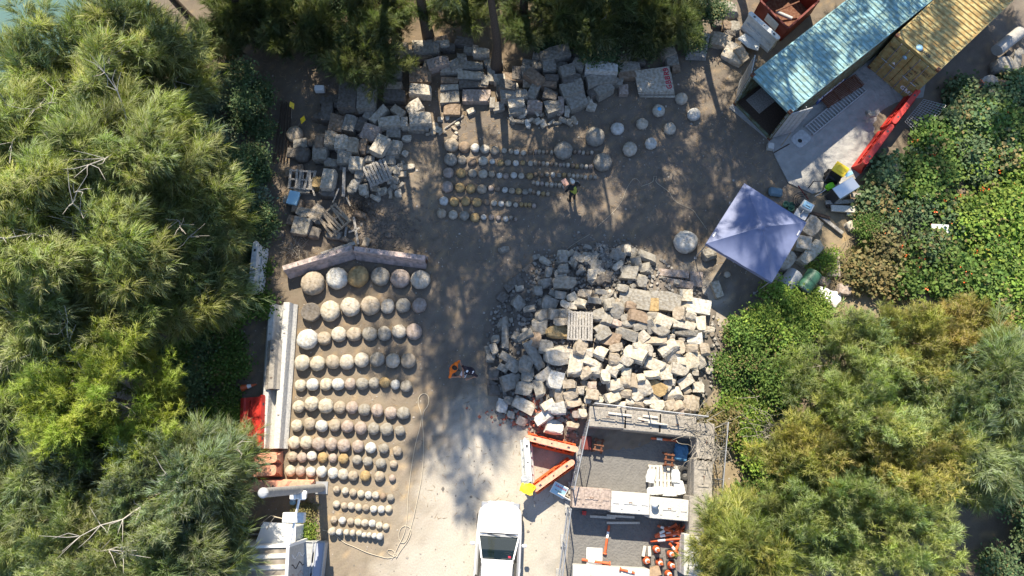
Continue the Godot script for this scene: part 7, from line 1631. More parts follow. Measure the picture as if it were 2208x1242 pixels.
# ---------------------------------------------------------------- car
func build_car():
	var f := Vector3(-0.44, 0.70, 1.14); var bk := Vector3(-0.59, 0.70, 3.90)
	var dir := (bk - f); dir.y = 0; dir = dir.normalized()
	var o := thing("parked_car", "white car parked on the gravel track, bonnet towards the yard", "car", Vector3.ZERO)
	o.transform = Transform3D(Basis(Vector3.UP.cross(dir), Vector3.UP, dir), Vector3(f.x, 0, f.z) + dir * 2.2)
	# stations along z: [z, half width, belt height, crown height]
	var S := [[-2.2, 0.40, 0.62, 0.66], [-2.15, 0.60, 0.69, 0.75], [-2.02, 0.75, 0.75, 0.85], [-1.75, 0.85, 0.81, 0.94], [-1.2, 0.885, 0.88, 1.02], [-0.9, 0.89, 0.92, 1.04], [0.0, 0.895, 0.96, 1.02], [1.0, 0.89, 0.98, 1.02], [1.7, 0.87, 0.98, 1.02], [2.1, 0.80, 0.92, 0.98], [2.2, 0.72, 0.86, 0.90]]
	var ring := func(s: Array) -> Array:
		var w: float = s[1]; var b: float = s[2]; var c: float = s[3]
		return [Vector3(-w * 0.9, 0.24, s[0]), Vector3(-w, 0.42, s[0]), Vector3(-w, b - 0.12, s[0]), Vector3(-w * 0.955, b - 0.01, s[0]), Vector3(-w * 0.84, b + (c - b) * 0.62, s[0]), Vector3(-w * 0.5, c - 0.012, s[0]), Vector3(0, c, s[0]), Vector3(w * 0.5, c - 0.012, s[0]), Vector3(w * 0.84, b + (c - b) * 0.62, s[0]), Vector3(w * 0.955, b - 0.01, s[0]), Vector3(w, b - 0.12, s[0]), Vector3(w, 0.42, s[0]), Vector3(w * 0.9, 0.24, s[0])]
	var st := SurfaceTool.new(); st.begin(Mesh.PRIMITIVE_TRIANGLES); st.set_smooth_group(1)
	for i in S.size() - 1:
		var a: Array = ring.call(S[i]); var b: Array = ring.call(S[i + 1])
		for k in 12:
			if S[i][0] > -0.95 and S[i + 1][0] < 1.75 and k in [4, 5, 6, 7]: continue      # open above the seats
			quad(st, a[k], b[k], b[k + 1], a[k + 1])
	st.set_smooth_group(2)
	for e in [0, S.size() - 1]:
		var a: Array = ring.call(S[e])
		var c := Vector3(0, 0.45, S[e][0])
		for k in 12:
			if e == 0: tri(st, c, a[k], a[k + 1])
			else: tri(st, c, a[k + 1], a[k])
	part("body", done(st), M.glossy_white, o)
	# cabin: roof shell on pillars, glass between
	var rf := [[-0.12, 0.60, 1.50], [0.15, 0.62, 1.545], [0.8, 0.62, 1.555], [1.4, 0.60, 1.53], [1.62, 0.57, 1.49]]
	var rt := SurfaceTool.new(); rt.begin(Mesh.PRIMITIVE_TRIANGLES); rt.set_smooth_group(1)
	for i in rf.size() - 1:
		var pr := func(s: Array) -> Array: return [Vector3(-s[1], s[2] - 0.06, s[0]), Vector3(-s[1] * 0.9, s[2] - 0.01, s[0]), Vector3(0, s[2] + 0.025, s[0]), Vector3(s[1] * 0.9, s[2] - 0.01, s[0]), Vector3(s[1], s[2] - 0.06, s[0])]
		var a: Array = pr.call(rf[i]); var b: Array = pr.call(rf[i + 1])
		for k in 4: quad(rt, a[k], b[k], b[k + 1], a[k + 1])
	part("roof", done(rt), M.glossy_white, o)
	for s in [-1.0, 1.0]:
		part("pillar", bar(Vector3(s * 0.79, 0.97, -0.98), Vector3(s * 0.60, 1.46, -0.13), 0.06, 0.05, 0.012), M.glossy_white, o)
		part("pillar", bar(Vector3(s * 0.83, 0.98, 0.55), Vector3(s * 0.62, 1.48, 0.50), 0.07, 0.05, 0.012), M.dark_steel, o)
		part("pillar", bar(Vector3(s * 0.80, 0.98, 1.95), Vector3(s * 0.58, 1.46, 1.55), 0.12, 0.05, 0.012), M.glossy_white, o)
		part("roof_bar", bar(Vector3(s * 0.60, 1.56, 0.0), Vector3(s * 0.58, 1.55, 1.45), 0.035, 0.03, 0.01), M.dark_steel, o)
		var g := tool_()
		quad(g, Vector3(s * 0.82, 0.99, -0.88), Vector3(s * 0.83, 0.99, 0.55), Vector3(s * 0.62, 1.47, 0.5), Vector3(s * 0.605, 1.46, -0.1))
		part("side_window", done(g), M.car_glass, o)
		g = tool_()
		quad(g, Vector3(s * 0.83, 0.99, 0.58), Vector3(s * 0.80, 0.99, 1.9), Vector3(s * 0.585, 1.46, 1.5), Vector3(s * 0.62, 1.47, 0.52))
		part("side_window", done(g), M.car_glass, o)
		var mi := part("wing_mirror", box(Vector3(0.2, 0.15, 0.12), 0.045, Vector3(s * 1.0, 1.02, -0.62)), M.glossy_white, o)
		part("mirror_glass", box(Vector3(0.15, 0.11, 0.008), 0.0, Vector3(s * 1.0, 1.02, -0.555)), M.steel, mi)
		part("door_handle", box(Vector3(0.03, 0.03, 0.16), 0.01, Vector3(s * 0.90, 0.84, 0.32)), M.steel, o)
		part("headlight", box(Vector3(0.3, 0.1, 0.26), 0.04, Vector3(s * 0.62, 0.735, -2.04)), M.steel, o, Transform3D(Basis.IDENTITY, Vector3.ZERO))
		for z in [-1.38, 1.35]:
			var w := part("wheel", lathe([Vector2(0.2, -0.11), Vector2(0.31, -0.11), Vector2(0.335, -0.08), Vector2(0.335, 0.08), Vector2(0.31, 0.11), Vector2(0.2, 0.11)], 20), M.rubber, o, Transform3D(Basis(Vector3.BACK, PI / 2), Vector3(s * 0.80, 0.335, z)))
			part("rim", lathe([Vector2(0.2, -0.10), Vector2(0.2, 0.10), Vector2(0.06, 0.07), Vector2(0, 0.07)], 14), M.steel, w)
	var ws := SurfaceTool.new(); ws.begin(Mesh.PRIMITIVE_TRIANGLES); ws.set_smooth_group(1)
	for i in 8:
		var t0 := i / 8.0 * 2.0 - 1.0; var t1 := (i + 1) / 8.0 * 2.0 - 1.0
		var lo := func(t: float) -> Vector3: return Vector3(t * 0.77, 1.02 - 0.02 * t * t, -1.06 + 0.14 * t * t)
		var hi := func(t: float) -> Vector3: return Vector3(t * 0.59, 1.505 - 0.05 * t * t, -0.14 + 0.02 * t * t)
		quad(ws, lo.call(t0), hi.call(t0), hi.call(t1), lo.call(t1))
	part("windscreen", done(ws), M.car_glass, o)
	var rw := tool_(); quad(rw, Vector3(-0.7, 1.0, 2.04), Vector3(0.7, 1.0, 2.04), Vector3(0.55, 1.46, 1.64), Vector3(-0.55, 1.46, 1.64))
	part("rear_window", done(rw), M.car_glass, o)
	part("dashboard", box(Vector3(1.44, 0.14, 0.5), 0.05, Vector3(0, 0.97, -0.62)), M.cabin, o)
	part("steering_wheel", tube([Vector3(0.36 + 0.17, 1.02, -0.3), Vector3(0.36, 1.13, -0.36), Vector3(0.19, 1.02, -0.3), Vector3(0.36, 0.9, -0.24), Vector3(0.53, 1.02, -0.3)], [0.018], 6), M.black, o)
	for s in [-1.0, 1.0]:
		part("seat", box(Vector3(0.5, 0.7, 0.16), 0.06, Vector3(s * 0.36, 0.98, 0.28)), M.cabin, o)
		part("seat_cushion", box(Vector3(0.5, 0.14, 0.5), 0.05, Vector3(s * 0.36, 0.62, 0.0)), M.cabin, o)
	part("cabin_floor", box(Vector3(1.5, 0.05, 3.0), 0.0, Vector3(0, 0.45, 0.6)), M.cabin, o)
	part("bonnet_gap", box(Vector3(1.5, 0.012, 0.03), 0.0, Vector3(0, 1.046, -1.02)), M.black, o)
	for s in [-0.45, 0.25]: part("wiper", bar(Vector3(s, 1.055, -1.0), Vector3(s + 0.5, 1.09, -0.93), 0.02, 0.015), M.black, o)
	for s in [-0.5, 0.5]: part("bonnet_crease", bar(Vector3(s * 1.1, 0.905, -1.9), Vector3(s * 1.3, 1.03, -1.1), 0.02, 0.015, 0.005), M.glossy_white, o)
	part("grille", box(Vector3(0.8, 0.12, 0.03), 0.01, Vector3(0, 0.56, -2.2)), M.black, o)
	part("number_plate", box(Vector3(0.37, 0.11, 0.012), 0.003, Vector3(0, 0.42, -2.215)), M.white_paint, o)
	part("rego_sticker", box(Vector3(0.1, 0.004, 0.08), 0.0, Vector3(0.45, 1.435, -0.22)), M.print_red, o, Transform3D.IDENTITY)

# ---------------------------------------------------------------- people: one smooth surface grown round a posed skeleton
func grow(st: SurfaceTool, bones: Array, cell: float, k: float) -> void:
	# bones: [a, b, radius a, radius b, colour]
	var lo := Vector3.INF; var hi := -Vector3.INF
	for b in bones:
		var r: float = maxf(b[2], b[3]) + cell * 3.0
		for e in [b[0], b[1]]:
			lo = lo.min(e - Vector3.ONE * r); hi = hi.max(e + Vector3.ONE * r)
	var n := Vector3i(((hi - lo) / cell).ceil()) + Vector3i.ONE
	var f := PackedFloat32Array(); f.resize(n.x * n.y * n.z); f.fill(1.0)
	var near := PackedFloat32Array(); near.resize(f.size()); near.fill(1.0)
	var who := PackedInt32Array(); who.resize(f.size())
	for bi in bones.size():
		var b: Array = bones[bi]
		var A: Vector3 = b[0]; var B: Vector3 = b[1]; var ra: float = b[2]; var rb: float = b[3]
		var r := maxf(ra, rb) + k + cell * 2.0
		var i0 := Vector3i(((A.min(B) - Vector3.ONE * r - lo) / cell).floor()).clamp(Vector3i.ZERO, n - Vector3i.ONE)
		var i1 := Vector3i(((A.max(B) + Vector3.ONE * r - lo) / cell).ceil()).clamp(Vector3i.ZERO, n - Vector3i.ONE)
		var ab := B - A; var l2 := maxf(ab.length_squared(), 1e-8)
		for z in range(i0.z, i1.z + 1):
			for y in range(i0.y, i1.y + 1):
				for x in range(i0.x, i1.x + 1):
					var p := lo + Vector3(x, y, z) * cell
					var t := clampf((p - A).dot(ab) / l2, 0.0, 1.0)
					var d := p.distance_to(A + ab * t) - lerpf(ra, rb, t)
					var id := (z * n.y + y) * n.x + x
					var o := f[id]
					var h := maxf(k - absf(o - d), 0.0) / k
					f[id] = minf(o, d) - h * h * k * 0.25
					if d < near[id]:
						near[id] = d; who[id] = bi
	var vid := {}
	var verts: Array = []
	var cols: Array = []
	for z in n.z - 1:
		for y in n.y - 1:
			for x in n.x - 1:
				var id := (z * n.y + y) * n.x + x
				var c0 := f[id]; var any_in := false; var any_out := false
				var sum := Vector3.ZERO; var cnt := 0
				var v := [c0, f[id + 1], f[id + n.x], f[id + n.x + 1], f[id + n.x * n.y], f[id + n.x * n.y + 1], f[id + n.x * n.y + n.x], f[id + n.x * n.y + n.x + 1]]
				for q in v:
					if q < 0: any_in = true
					else: any_out = true
				if not (any_in and any_out): continue
				for e in [[0, 1], [2, 3], [4, 5], [6, 7], [0, 2], [1, 3], [4, 6], [5, 7], [0, 4], [1, 5], [2, 6], [3, 7]]:
					var va: float = v[e[0]]; var vb: float = v[e[1]]
					if (va < 0) != (vb < 0):
						var t := va / (va - vb)
						var pa := Vector3(e[0] & 1, (e[0] >> 1) & 1, e[0] >> 2); var pb := Vector3(e[1] & 1, (e[1] >> 1) & 1, e[1] >> 2)
						sum += pa.lerp(pb, t); cnt += 1
				vid[id] = verts.size()
				verts.append(lo + (Vector3(x, y, z) + sum / cnt) * cell)
				cols.append(bones[who[id]][4])
	st.set_smooth_group(1)
	var emit := func(a: int, b: int, c: int, d: int, flip: bool):
		if not (vid.has(a) and vid.has(b) and vid.has(c) and vid.has(d)): return
		var q := [vid[a], vid[b], vid[c], vid[d]]
		if flip: q.reverse()
		for i in [0, 2, 1, 0, 3, 2]:
			st.set_color(cols[q[i]]); st.add_vertex(verts[q[i]])
	var sx := 1; var sy := n.x; var sz := n.x * n.y
	for z in range(1, n.z - 1):
		for y in range(1, n.y - 1):
			for x in range(1, n.x - 1):
				var id := (z * n.y + y) * n.x + x
				var a := f[id] < 0
				if a != (f[id + sx] < 0): emit.call(id - sy - sz, id - sz, id, id - sy, not a)
				if a != (f[id + sy] < 0): emit.call(id - sz - sx, id - sx, id, id - sz, not a)
				if a != (f[id + sz] < 0): emit.call(id - sx - sy, id - sy, id, id - sx, not a)

func person(label: String, at: Vector3, face_deg: float, look: Dictionary) -> Node3D:
	# local frame: faces -z; right hand is +x
	var o := thing("person", label, "person", at)
	o.rotation.y = deg_to_rad(-face_deg)
	var top: Color = look.top; var leg: Color = look.leg; var skin := Color(0.36, 0.20, 0.13); var shoe := Color(0.05, 0.04, 0.035)
	var vest: Color = look.get("vest", top)
	var sl: Color = look.get("sleeve", top)
	var bend: float = look.get("bend", 0.06)
	var hip := Vector3(0, 0.93, 0.0); var waist := Vector3(0, 1.08, -bend * 0.3); var chest := Vector3(0, 1.32, -bend * 0.8); var neck := Vector3(0, 1.49, -bend * 1.2); var head := Vector3(0, 1.64, -bend * 1.7)
	var bones: Array = []
	bones.append([hip + Vector3(-0.07, 0, 0), hip + Vector3(0.07, 0, 0), 0.125, 0.125, leg])
	bones.append([hip + Vector3(0, 0.04, 0), waist, 0.135, 0.13, vest])
	bones.append([waist, chest, 0.135, 0.15, vest])
	bones.append([chest + Vector3(-0.07, 0, 0), chest + Vector3(0.07, 0, 0), 0.135, 0.135, top])
	bones.append([chest + Vector3(-0.1, 0.09, 0), chest + Vector3(0.1, 0.09, 0), 0.09, 0.09, top])
	bones.append([chest + Vector3(0, 0.1, 0), neck, 0.07, 0.055, top]); bones.append([neck, head + Vector3(0, -0.04, 0), 0.055, 0.055, skin])
	for s in [-1.0, 1.0]:
		var kn: Vector3 = Vector3(s * 0.11, 0.50, -0.03) + look.get("knee%d" % int(s), Vector3.ZERO); var an: Vector3 = Vector3(s * 0.12, 0.09, 0.02) + look.get("foot%d" % int(s), Vector3.ZERO)
		bones.append([hip + Vector3(s * 0.09, -0.03, 0), kn, 0.095, 0.065, leg]); bones.append([kn, an, 0.065, 0.048, leg])
		bones.append([an + Vector3(0, -0.045, 0.03), an + Vector3(s * 0.02, -0.052, -0.16), 0.042, 0.036, shoe])
		var sh := chest + Vector3(s * 0.20, 0.08, 0.0)
		var el: Vector3 = look["elbow%d" % int(s)]; var wr: Vector3 = look["wrist%d" % int(s)]
		bones.append([chest + Vector3(s * 0.12, 0.08, 0), sh, 0.075, 0.07, top])
		bones.append([sh, el, 0.062, 0.047, sl]); bones.append([el, wr, 0.046, 0.031, look.get("fore", skin)])
	var st := SurfaceTool.new(); st.begin(Mesh.PRIMITIVE_TRIANGLES)
	grow(st, bones, 0.022, 0.05)
	# head
	var hb: Array = [[head + Vector3(0, 0.035, 0.02), head + Vector3(0, -0.01, -0.015), 0.092, 0.08, skin], [head + Vector3(0, -0.05, -0.035), head + Vector3(0, -0.09, -0.05), 0.062, 0.042, skin], [head + Vector3(0, 0.0, -0.09), head + Vector3(0, -0.03, -0.115), 0.011, 0.016, skin],
		[head + Vector3(-0.03, -0.066, -0.092), head + Vector3(0.03, -0.066, -0.092), 0.010, 0.010, Color(0.33, 0.13, 0.10)]]
	for s in [-1.0, 1.0]:
		hb.append([head + Vector3(s * 0.09, 0.02, 0.02), head + Vector3(s * 0.092, -0.03, 0.01), 0.016, 0.012, skin])
		hb.append([head + Vector3(s * 0.032, 0.005, -0.088), head + Vector3(s * 0.034, 0.005, -0.088), 0.011, 0.011, Color(0.05, 0.04, 0.035)])
	grow(st, hb, 0.009, 0.02)
	# hands: palm, four unequal bent fingers, thumb from the side of the palm
	for s in [-1.0, 1.0]:
		var el: Vector3 = look["elbow%d" % int(s)]; var wr: Vector3 = look["wrist%d" % int(s)]
		var d := (wr - el).normalized(); var across := d.cross(Vector3.UP).normalized(); var dn := across.cross(d).normalized()
		if dn.y > 0: dn = -dn
		var fb: Array = [[wr - d * 0.02, wr + d * 0.03, 0.030, 0.030, skin]]
		for i in 4:
			var off := across * (i - 1.5) * 0.021
			var r0: Vector3 = wr + d * 0.085 + off; var ln: float = [0.066, 0.078, 0.074, 0.058][i]
			fb.append([wr + d * 0.02 + off * 0.8, r0, 0.016, 0.013, skin])
			var k1: Vector3 = r0 + (d * 0.85 + dn * 0.5).normalized() * ln * 0.45; var k2: Vector3 = k1 + (d * 0.45 + dn * 0.9).normalized() * ln * 0.33; var k3: Vector3 = k2 + (d * 0.05 + dn).normalized() * ln * 0.26
			fb.append([r0, k1, 0.0095, 0.009, skin]); fb.append([k1, k2, 0.009, 0.0085, skin]); fb.append([k2, k3, 0.0085, 0.007, skin])
		var side := across * (1.0 if across.x * s < 0 else -1.0)
		var t0: Vector3 = wr + d * 0.03 + side * 0.03; var t1: Vector3 = t0 + (d * 0.6 + side * 0.6 + dn * 0.4).normalized() * 0.04; var t2: Vector3 = t1 + (d * 0.8 + side * 0.1 + dn * 0.5).normalized() * 0.032
		fb.append([wr + d * 0.015 + side * 0.015, t0, 0.015, 0.013, skin]); fb.append([t0, t1, 0.0115, 0.010, skin]); fb.append([t1, t2, 0.010, 0.008, skin])
		grow(st, fb, 0.005, 0.006)
	st.generate_normals()
	part("body", st.commit(), M.person, o)
	# hair or cap
	var hs := SurfaceTool.new(); hs.begin(Mesh.PRIMITIVE_TRIANGLES)
	var cap: Color = look.hat
	var hh: Array = [[head + Vector3(0, 0.05, 0.03), head + Vector3(0, 0.045, -0.005), 0.094, 0.09, cap]]
	if look.get("brim", false): hh.append([head + Vector3(-0.03, 0.055, -0.1), head + Vector3(0.03, 0.055, -0.1), 0.02, 0.02, cap]); hh.append([head + Vector3(-0.035, 0.05, -0.15), head + Vector3(0.035, 0.05, -0.15), 0.014, 0.014, cap])
	else: hh.append([head + Vector3(0, 0.0, 0.07), head + Vector3(0, -0.04, 0.07), 0.05, 0.035, cap])
	grow(hs, hh, 0.01, 0.03)
	hs.generate_normals()
	part("cap" if look.get("brim", false) else "hair", hs.commit(), M.person, o)
	return o

func build_people():
	var pm := mat("person", Color(1, 1, 1), 0.85); pm.vertex_color_use_as_albedo = true
	var a := person("person in an orange work shirt holding a white sheet of paper", Vector3(-2.42, 0.00, -4.09), 118.0, {"top": Color(0.80, 0.17, 0.015), "leg": Color(0.05, 0.055, 0.07), "hat": Color(0.02, 0.014, 0.01), "bend": 0.09,
		"elbow-1": Vector3(-0.36, 1.14, -0.10), "wrist-1": Vector3(-0.22, 1.05, -0.36), "elbow1": Vector3(0.38, 1.14, -0.08), "wrist1": Vector3(0.20, 1.06, -0.36)})
	single("paper_sheet", box(Vector3(0.22, 0.004, 0.28), 0.0), M.white_paint, "sheet of white paper held by the person in orange", "paper", Transform3D(a.transform.basis * Basis(Vector3.RIGHT, 0.3), a.transform * Vector3(0.0, 1.03, -0.50)))
	var b := person("person in dark clothes and a dark cap with a white mark", Vector3(-1.69, 0.00, -4.01), 215.0, {"top": Color(0.018, 0.014, 0.026), "leg": Color(0.03, 0.03, 0.04), "hat": Color(0.014, 0.012, 0.02), "brim": true, "bend": 0.10,
		"elbow-1": Vector3(-0.34, 1.14, -0.06), "wrist-1": Vector3(-0.14, 1.10, -0.33), "elbow1": Vector3(0.34, 1.14, -0.06), "wrist1": Vector3(0.14, 1.10, -0.33)})
	part("cap_mark", box(Vector3(0.07, 0.004, 0.09), 0.0, Vector3(0.0, 1.785, -0.17)), M.print_white, b)
	part("shirt_print", box(Vector3(0.05, 0.005, 0.12), 0.0, Vector3(-0.17, 1.482, -0.05)), M.print_white, b)
	var c := person("person in black with a yellow-green hi-vis vest among the peg rows", Vector3(2.70, 0.00, -11.88), -32.0, {"top": Color(0.016, 0.016, 0.017), "vest": Color(0.36, 0.38, 0.06), "leg": Color(0.02, 0.022, 0.022), "hat": Color(0.55, 0.55, 0.50), "brim": true, "bend": 0.12,
		"elbow-1": Vector3(-0.33, 1.16, -0.12), "wrist-1": Vector3(-0.25, 1.10, -0.38), "elbow1": Vector3(0.32, 1.14, -0.06), "wrist1": Vector3(0.16, 1.06, -0.32)})
	single("clipboard", box(Vector3(0.24, 0.012, 0.32), 0.003), mat("clip", lin(0.50, 0.30, 0.24), 0.7), "pinkish clipboard held by the person in the hi-vis vest", "clipboard", Transform3D(c.transform.basis * Basis(Vector3.RIGHT, 0.25), c.transform * Vector3(-0.12, 1.06, -0.52)))

# ---------------------------------------------------------------- shrubs, creepers and brush
func brush(label: String, at: Vector3, wide: float, high: float, n: int, sd: int, m: Material) -> Node3D:
	# a tangle of bare twigs
	var r := RandomNumberGenerator.new(); r.seed = sd
	var o := thing("bare_brush", label, "brush", at)
	for b in 5:
		var st := tool_()
		for i in n / 5:
			var p := Vector3(r.randfn(0, wide * 0.35), 0, r.randfn(0, wide * 0.35))
			var pts: Array = [p]; var d := Vector3(r.randfn(0, 1), r.randf_range(0.3, 1.2), r.randfn(0, 1)).normalized()
			for k in 4:
				p += d * wide * r.randf_range(0.12, 0.25); p.y = clampf(p.y, 0.0, high)
				d = (d + Vector3(r.randfn(0, 0.4), r.randfn(-0.1, 0.3), r.randfn(0, 0.4))).normalized()
				pts.append(p)
			tube_in(st, pts, [0.014, 0.012, 0.009, 0.006, 0.003], 4, false)
		part("twigs", done(st), m, o).set_meta("kind", "stuff")
	return o

func build_plants():
	var green := Color(0.11, 0.19, 0.035); var bright := Color(0.20, 0.30, 0.045); var dark := Color(0.12, 0.19, 0.085); var silver := Color(0.25, 0.32, 0.24); var dry := Color(0.22, 0.19, 0.08)  # dark serves broad leaves and puts shade into plants in shaded spots
	var i := 0
	# leafy shrubs between the rubble and the thicket
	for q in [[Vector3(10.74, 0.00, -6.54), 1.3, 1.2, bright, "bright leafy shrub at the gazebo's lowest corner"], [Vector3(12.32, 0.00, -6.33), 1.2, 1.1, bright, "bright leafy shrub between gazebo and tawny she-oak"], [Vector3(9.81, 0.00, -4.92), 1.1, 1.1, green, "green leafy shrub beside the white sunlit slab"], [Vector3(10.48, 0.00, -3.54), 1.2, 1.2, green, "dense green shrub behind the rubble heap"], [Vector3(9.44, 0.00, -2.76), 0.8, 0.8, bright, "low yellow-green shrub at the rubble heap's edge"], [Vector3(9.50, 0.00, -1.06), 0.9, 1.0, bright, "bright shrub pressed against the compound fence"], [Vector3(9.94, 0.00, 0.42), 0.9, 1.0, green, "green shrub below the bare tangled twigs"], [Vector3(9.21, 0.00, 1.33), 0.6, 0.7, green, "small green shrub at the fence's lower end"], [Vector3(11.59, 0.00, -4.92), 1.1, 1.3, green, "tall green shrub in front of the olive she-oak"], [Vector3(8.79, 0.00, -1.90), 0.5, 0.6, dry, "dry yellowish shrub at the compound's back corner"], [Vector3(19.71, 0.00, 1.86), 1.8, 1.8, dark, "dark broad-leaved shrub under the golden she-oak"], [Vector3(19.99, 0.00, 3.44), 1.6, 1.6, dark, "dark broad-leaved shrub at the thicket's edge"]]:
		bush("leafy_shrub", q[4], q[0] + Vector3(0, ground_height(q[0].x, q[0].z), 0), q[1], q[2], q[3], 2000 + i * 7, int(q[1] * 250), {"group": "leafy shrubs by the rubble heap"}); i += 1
	# small plants round the stones and shed
	for q in [[Vector3(13.61, 0.00, -8.86), 0.45, 0.4, bright, "small bright green plant between the bank stones"], [Vector3(14.19, 0.00, -11.44), 0.1, 0.1, dry, ""], [Vector3(16.02, 0.00, -10.25), 0.7, 0.9, green, "upright leafy weed beside the pale boards"], [Vector3(16.12, 0.00, -11.00), 0.6, 0.8, green, "tall weed at the end of the pale boards"], [Vector3(-8.24, 0.00, 1.60), 0.25, 0.12, dry, "grass tuft under the lamp pole's conduit"], [Vector3(-8.39, 0.00, 2.14), 0.3, 0.2, bright, "weeds growing beside the shed front"], [Vector3(-11.13, 0.00, 2.56), 0.5, 0.5, bright, "bright shrub at the shed's tree side"], [Vector3(-11.77, 0.00, -1.97), 0.6, 0.6, bright, "bright leafy shrub beside the tipped red barrier"], [Vector3(-12.10, 0.00, -2.57), 0.6, 0.7, green, "leafy shrub behind the lying traffic cone"]]:
		if q[4] == "": continue
		bush("small_plant", q[4], q[0] + Vector3(0, ground_height(q[0].x, q[0].z), 0), q[1], q[2], q[3], 2300 + i * 7, int(q[1] * 300), {"size": 0.7, "clump": 0.7, "category": "plant"}); i += 1
	# undergrowth by the river trees, shade put into its dark leaf tone
	for q in [[Vector3(-13.60, 0.00, -17.23), 1.5, 3.4, silver, "grey-green leafy shrub under the leaning trunk"], [Vector3(-13.67, 0.00, -14.85), 1.5, 3.6, silver, "tall silvery shrub facing the pallets"], [Vector3(-12.26, 0.00, -13.47), 1.3, 2.6, dark, "dark shrub beside the bundle of poles"], [Vector3(-12.07, 0.00, -16.03), 1.2, 2.8, dark, "dark leafy shrub behind the marker flags"], [Vector3(-12.63, 0.00, -11.88), 1.2, 2.6, silver, "silvery shrub at the yard's tree edge"], [Vector3(-11.65, 0.00, -10.34), 1.0, 1.4, dark, "dark shrub above the white plastic barrier"], [Vector3(-12.29, 0.00, -8.41), 1.1, 1.2, dark, "dark shrub behind the white plastic barrier"], [Vector3(-11.68, 0.00, -6.33), 1.2, 1.0, green, "green shrub beside the grey concrete beam"], [Vector3(-12.58, 0.00, -5.32), 1.3, 1.2, green, "green shrub in the gap between she-oaks"], [Vector3(-11.33, 0.00, -4.72), 0.8, 0.8, green, "low green shrub near the lying cone"], [Vector3(-13.83, 0.00, -4.13), 1.5, 1.2, dark, "shade-toned shrub beside the lime-green she-oak"], [Vector3(-13.26, 0.00, -2.57), 1.4, 1.2, dark, "shade-toned shrub behind the tipped red barrier"], [Vector3(-11.48, 0.00, -8.41), 0.5, 0.5, green, "low leafy plant at the white barrier's foot"]]:
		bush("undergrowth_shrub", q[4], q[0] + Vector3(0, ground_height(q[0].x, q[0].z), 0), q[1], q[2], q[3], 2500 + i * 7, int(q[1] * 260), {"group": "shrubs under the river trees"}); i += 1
	for q in [[Vector3(3.25, 0.00, -19.95), 1.5, 1.8, "dark shrub behind the stacked blocks"], [Vector3(5.01, 0.00, -19.45), 1.4, 1.9, "dark shrub over the pale irregular block"], [Vector3(7.03, 0.00, -19.95), 1.4, 2.0, "dark shrub between the slab stack and tall trunks"], [Vector3(8.61, 0.00, -20.46), 1.1, 1.6, "dark shrub beside the weathered sheet stack"], [Vector3(1.70, 0.00, -20.97), 1.4, 1.6, "dark shrub among the tall trunks"], [Vector3(-9.52, 0.00, -21.23), 1.6, 1.8, "dark shrub at the wood's corner"], [Vector3(-11.27, 0.00, -20.71), 1.5, 1.6, "dark shrub beside the leaning trunk"], [Vector3(-7.43, 0.00, -19.95), 1.2, 1.5, "dark shrub behind the first stacked blocks"]]:
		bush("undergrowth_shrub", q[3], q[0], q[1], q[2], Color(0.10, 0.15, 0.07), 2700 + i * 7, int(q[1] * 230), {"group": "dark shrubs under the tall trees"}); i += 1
	# low boughs of needles that hang over the blocks
	for q in [[Vector3(-8.59, 0.00, -20.71), Vector3(-6.49, 1.80, -17.35), "hanging she-oak branch over the first stacked blocks"], [Vector3(-6.16, 0.00, -21.48), Vector3(-6.30, 2.20, -19.20), "hanging she-oak branch beside the first tall trunk"], [Vector3(-10.39, 0.00, -20.97), Vector3(-9.46, 2.00, -19.10), "hanging she-oak branch above the white carton"], [Vector3(7.58, 0.00, -22.00), Vector3(6.71, 2.40, -19.06), "hanging she-oak branch above the slab stack"], [Vector3(4.43, 0.00, -22.26), Vector3(3.83, 2.40, -19.29), "hanging she-oak branch above the shrubs"], [Vector3(-13.56, 0.00, -21.23), Vector3(-12.33, 2.20, -19.43), "young she-oak beside the leaning trunk"], [Vector3(-12.30, 0.00, -22.26), Vector3(-11.36, 2.20, -20.15), "young she-oak behind the leaning trunk"], [Vector3(-2.91, 0.00, -22.00), Vector3(-2.75, 1.60, -20.58), "young she-oak between two tall trunks"], [Vector3(1.71, 0.00, -21.74), Vector3(1.57, 2.40, -19.53), "young she-oak at the dark shrubs' edge"]]:
		tree("young_she_oak", q[2], q[0], 2.6, 1.5, Color(0.20, 0.25, 0.12), 2900 + i * 11, {"from": 0.3, "limbs": 9, "tuft": 0.7, "pale": 0.5, "group": "young she-oaks under the tall ones", "lean": (q[1] - q[0]) * Vector3(1, 0, 1)}); i += 1
	# flowering creeper on the bank; leaf tones carry painted sun and shade
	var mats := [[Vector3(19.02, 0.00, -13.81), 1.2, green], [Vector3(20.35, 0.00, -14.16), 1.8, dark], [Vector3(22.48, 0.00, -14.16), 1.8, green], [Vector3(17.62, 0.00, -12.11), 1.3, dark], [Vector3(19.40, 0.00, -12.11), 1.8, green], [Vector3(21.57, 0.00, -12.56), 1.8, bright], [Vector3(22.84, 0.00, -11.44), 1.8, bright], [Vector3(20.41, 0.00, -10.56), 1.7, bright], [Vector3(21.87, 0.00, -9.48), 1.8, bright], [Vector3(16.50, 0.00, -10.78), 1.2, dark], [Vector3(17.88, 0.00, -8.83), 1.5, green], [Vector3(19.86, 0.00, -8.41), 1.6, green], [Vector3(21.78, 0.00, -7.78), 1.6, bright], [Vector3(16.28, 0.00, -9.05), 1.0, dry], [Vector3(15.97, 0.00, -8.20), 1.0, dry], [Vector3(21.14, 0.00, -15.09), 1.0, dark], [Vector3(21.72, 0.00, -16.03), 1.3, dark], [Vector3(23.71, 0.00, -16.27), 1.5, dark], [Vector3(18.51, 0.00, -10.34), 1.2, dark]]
	var petal := leaf_spray(950, 6, 0.06, 0.06, 0.9)
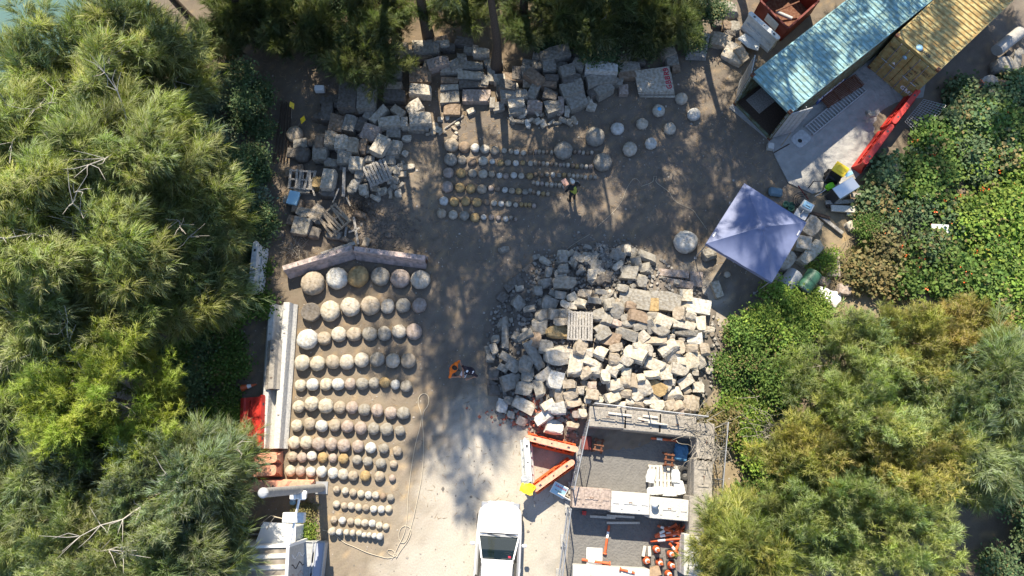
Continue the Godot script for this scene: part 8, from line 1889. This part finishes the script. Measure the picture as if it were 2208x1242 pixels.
	var fl := mat("petals", lin(0.75, 0.13, 0.02), 0.6); fl.cull_mode = BaseMaterial3D.CULL_DISABLED
	var words := ["beside the red barriers", "under the mesh panel", "below the bank boulders", "next to the silver cabinet", "in the middle of the bank", "in full sun below the boulders", "in full sun at the bank's edge", "in full sun beside the white board", "in full sun above the she-oaks", "beside the pale boards", "below the white board", "at the tawny she-oak's top", "at the grey she-oak's top", "dried out by the bank stones", "dried out beside the tawny she-oak", "behind the mesh panel", "among the lowest boulders", "among the boulders by the pipe", "on the white board's shaded side"]
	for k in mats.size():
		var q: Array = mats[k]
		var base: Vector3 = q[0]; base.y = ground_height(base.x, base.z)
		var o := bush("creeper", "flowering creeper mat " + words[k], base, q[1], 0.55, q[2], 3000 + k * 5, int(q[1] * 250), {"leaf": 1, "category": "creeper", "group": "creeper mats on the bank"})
		var r := RandomNumberGenerator.new(); r.seed = 40 + k
		var xs: Array = []
		for f in (0 if q[2] == dry else 9):
			var t := r.randf_range(0, TAU); var d: float = sqrt(r.randf()) * q[1]
			xs.append(Transform3D(Basis(Vector3.UP, t), Vector3(cos(t) * d, 0.5 + 0.12 * r.randf(), sin(t) * d)))
		if not xs.is_empty(): multi("flowers", petal, fl, o, xs).set_meta("kind", "stuff")
	brush("pale bare twigs spilling over the compound's back corner", Vector3(7.45, 1.20, -1.57) , 1.1, 0.8, 60, 31, M.twig)
	brush("pale bare twigs along the compound's shrub side wall", Vector3(7.96, 1.20, -0.61), 0.9, 0.7, 50, 32, M.twig)
	brush("pale bare twigs hanging beyond the compound fence", Vector3(10.29, 0.60, -1.59), 1.6, 1.4, 70, 33, M.twig)
	brush("dry brown brush in the creeper bank", Vector3(17.13, 0.60, -10.13), 1.4, 0.7, 110, 35, M.bark)
	brush("dark tangled brush beside the broken tan pallet", Vector3(-6.91, 0.05, -11.47), 0.9, 0.4, 90, 36, M.bark)
	brush("dry straw brush around the bank slabs", Vector3(14.35, 0.02, -8.40), 1.6, 0.25, 150, 37, M.straw_twig)
	brush("dry straw brush at the edge of the rubble heap", Vector3(9.25, 0.02, -4.12), 1.0, 0.35, 90, 38, M.straw_twig)
	brush("broken twigs heaped behind the slanted pink barrier", Vector3(-9.64, 0.02, -9.44), 0.7, 0.3, 50, 39, M.twig)
	# fallen needles and leaves
	var blade := SurfaceTool.new(); blade.begin(Mesh.PRIMITIVE_TRIANGLES); blade.set_normal(Vector3.UP)
	for v in [Vector3(-0.012, 0, -0.5), Vector3(0.012, 0, -0.5), Vector3(0.006, 0.02, 0.5)]: blade.add_vertex(v)
	var bm := blade.commit()
	var xfs: Array = []; var cols: Array = []
	for k in 9000:
		var p := Vector3(rnd(-12.0, 12.0), 0, rnd(-22.0, 2.0))
		if p.z > -8.0 and rng.randf() < 0.7: p.z = rnd(-22.0, -12.0)
		p.y = ground_height(p.x, p.z) + 0.012
		var s := rnd(0.06, 0.3)
		xfs.append(Transform3D(Basis(Vector3.UP, rnd(0, TAU)).scaled_local(Vector3(0.9, s, s)), p))
		var t := rnd(0.1, 0.3); cols.append(Color(t * 1.15, t * 0.8, t * 0.45))
	var lit := multi("leaf_litter", bm, M.litter, self, xfs, cols)
	lit.set_meta("kind", "stuff"); lit.set_meta("label", "fallen needles and twigs strewn under the tall trees"); lit.set_meta("category", "litter")
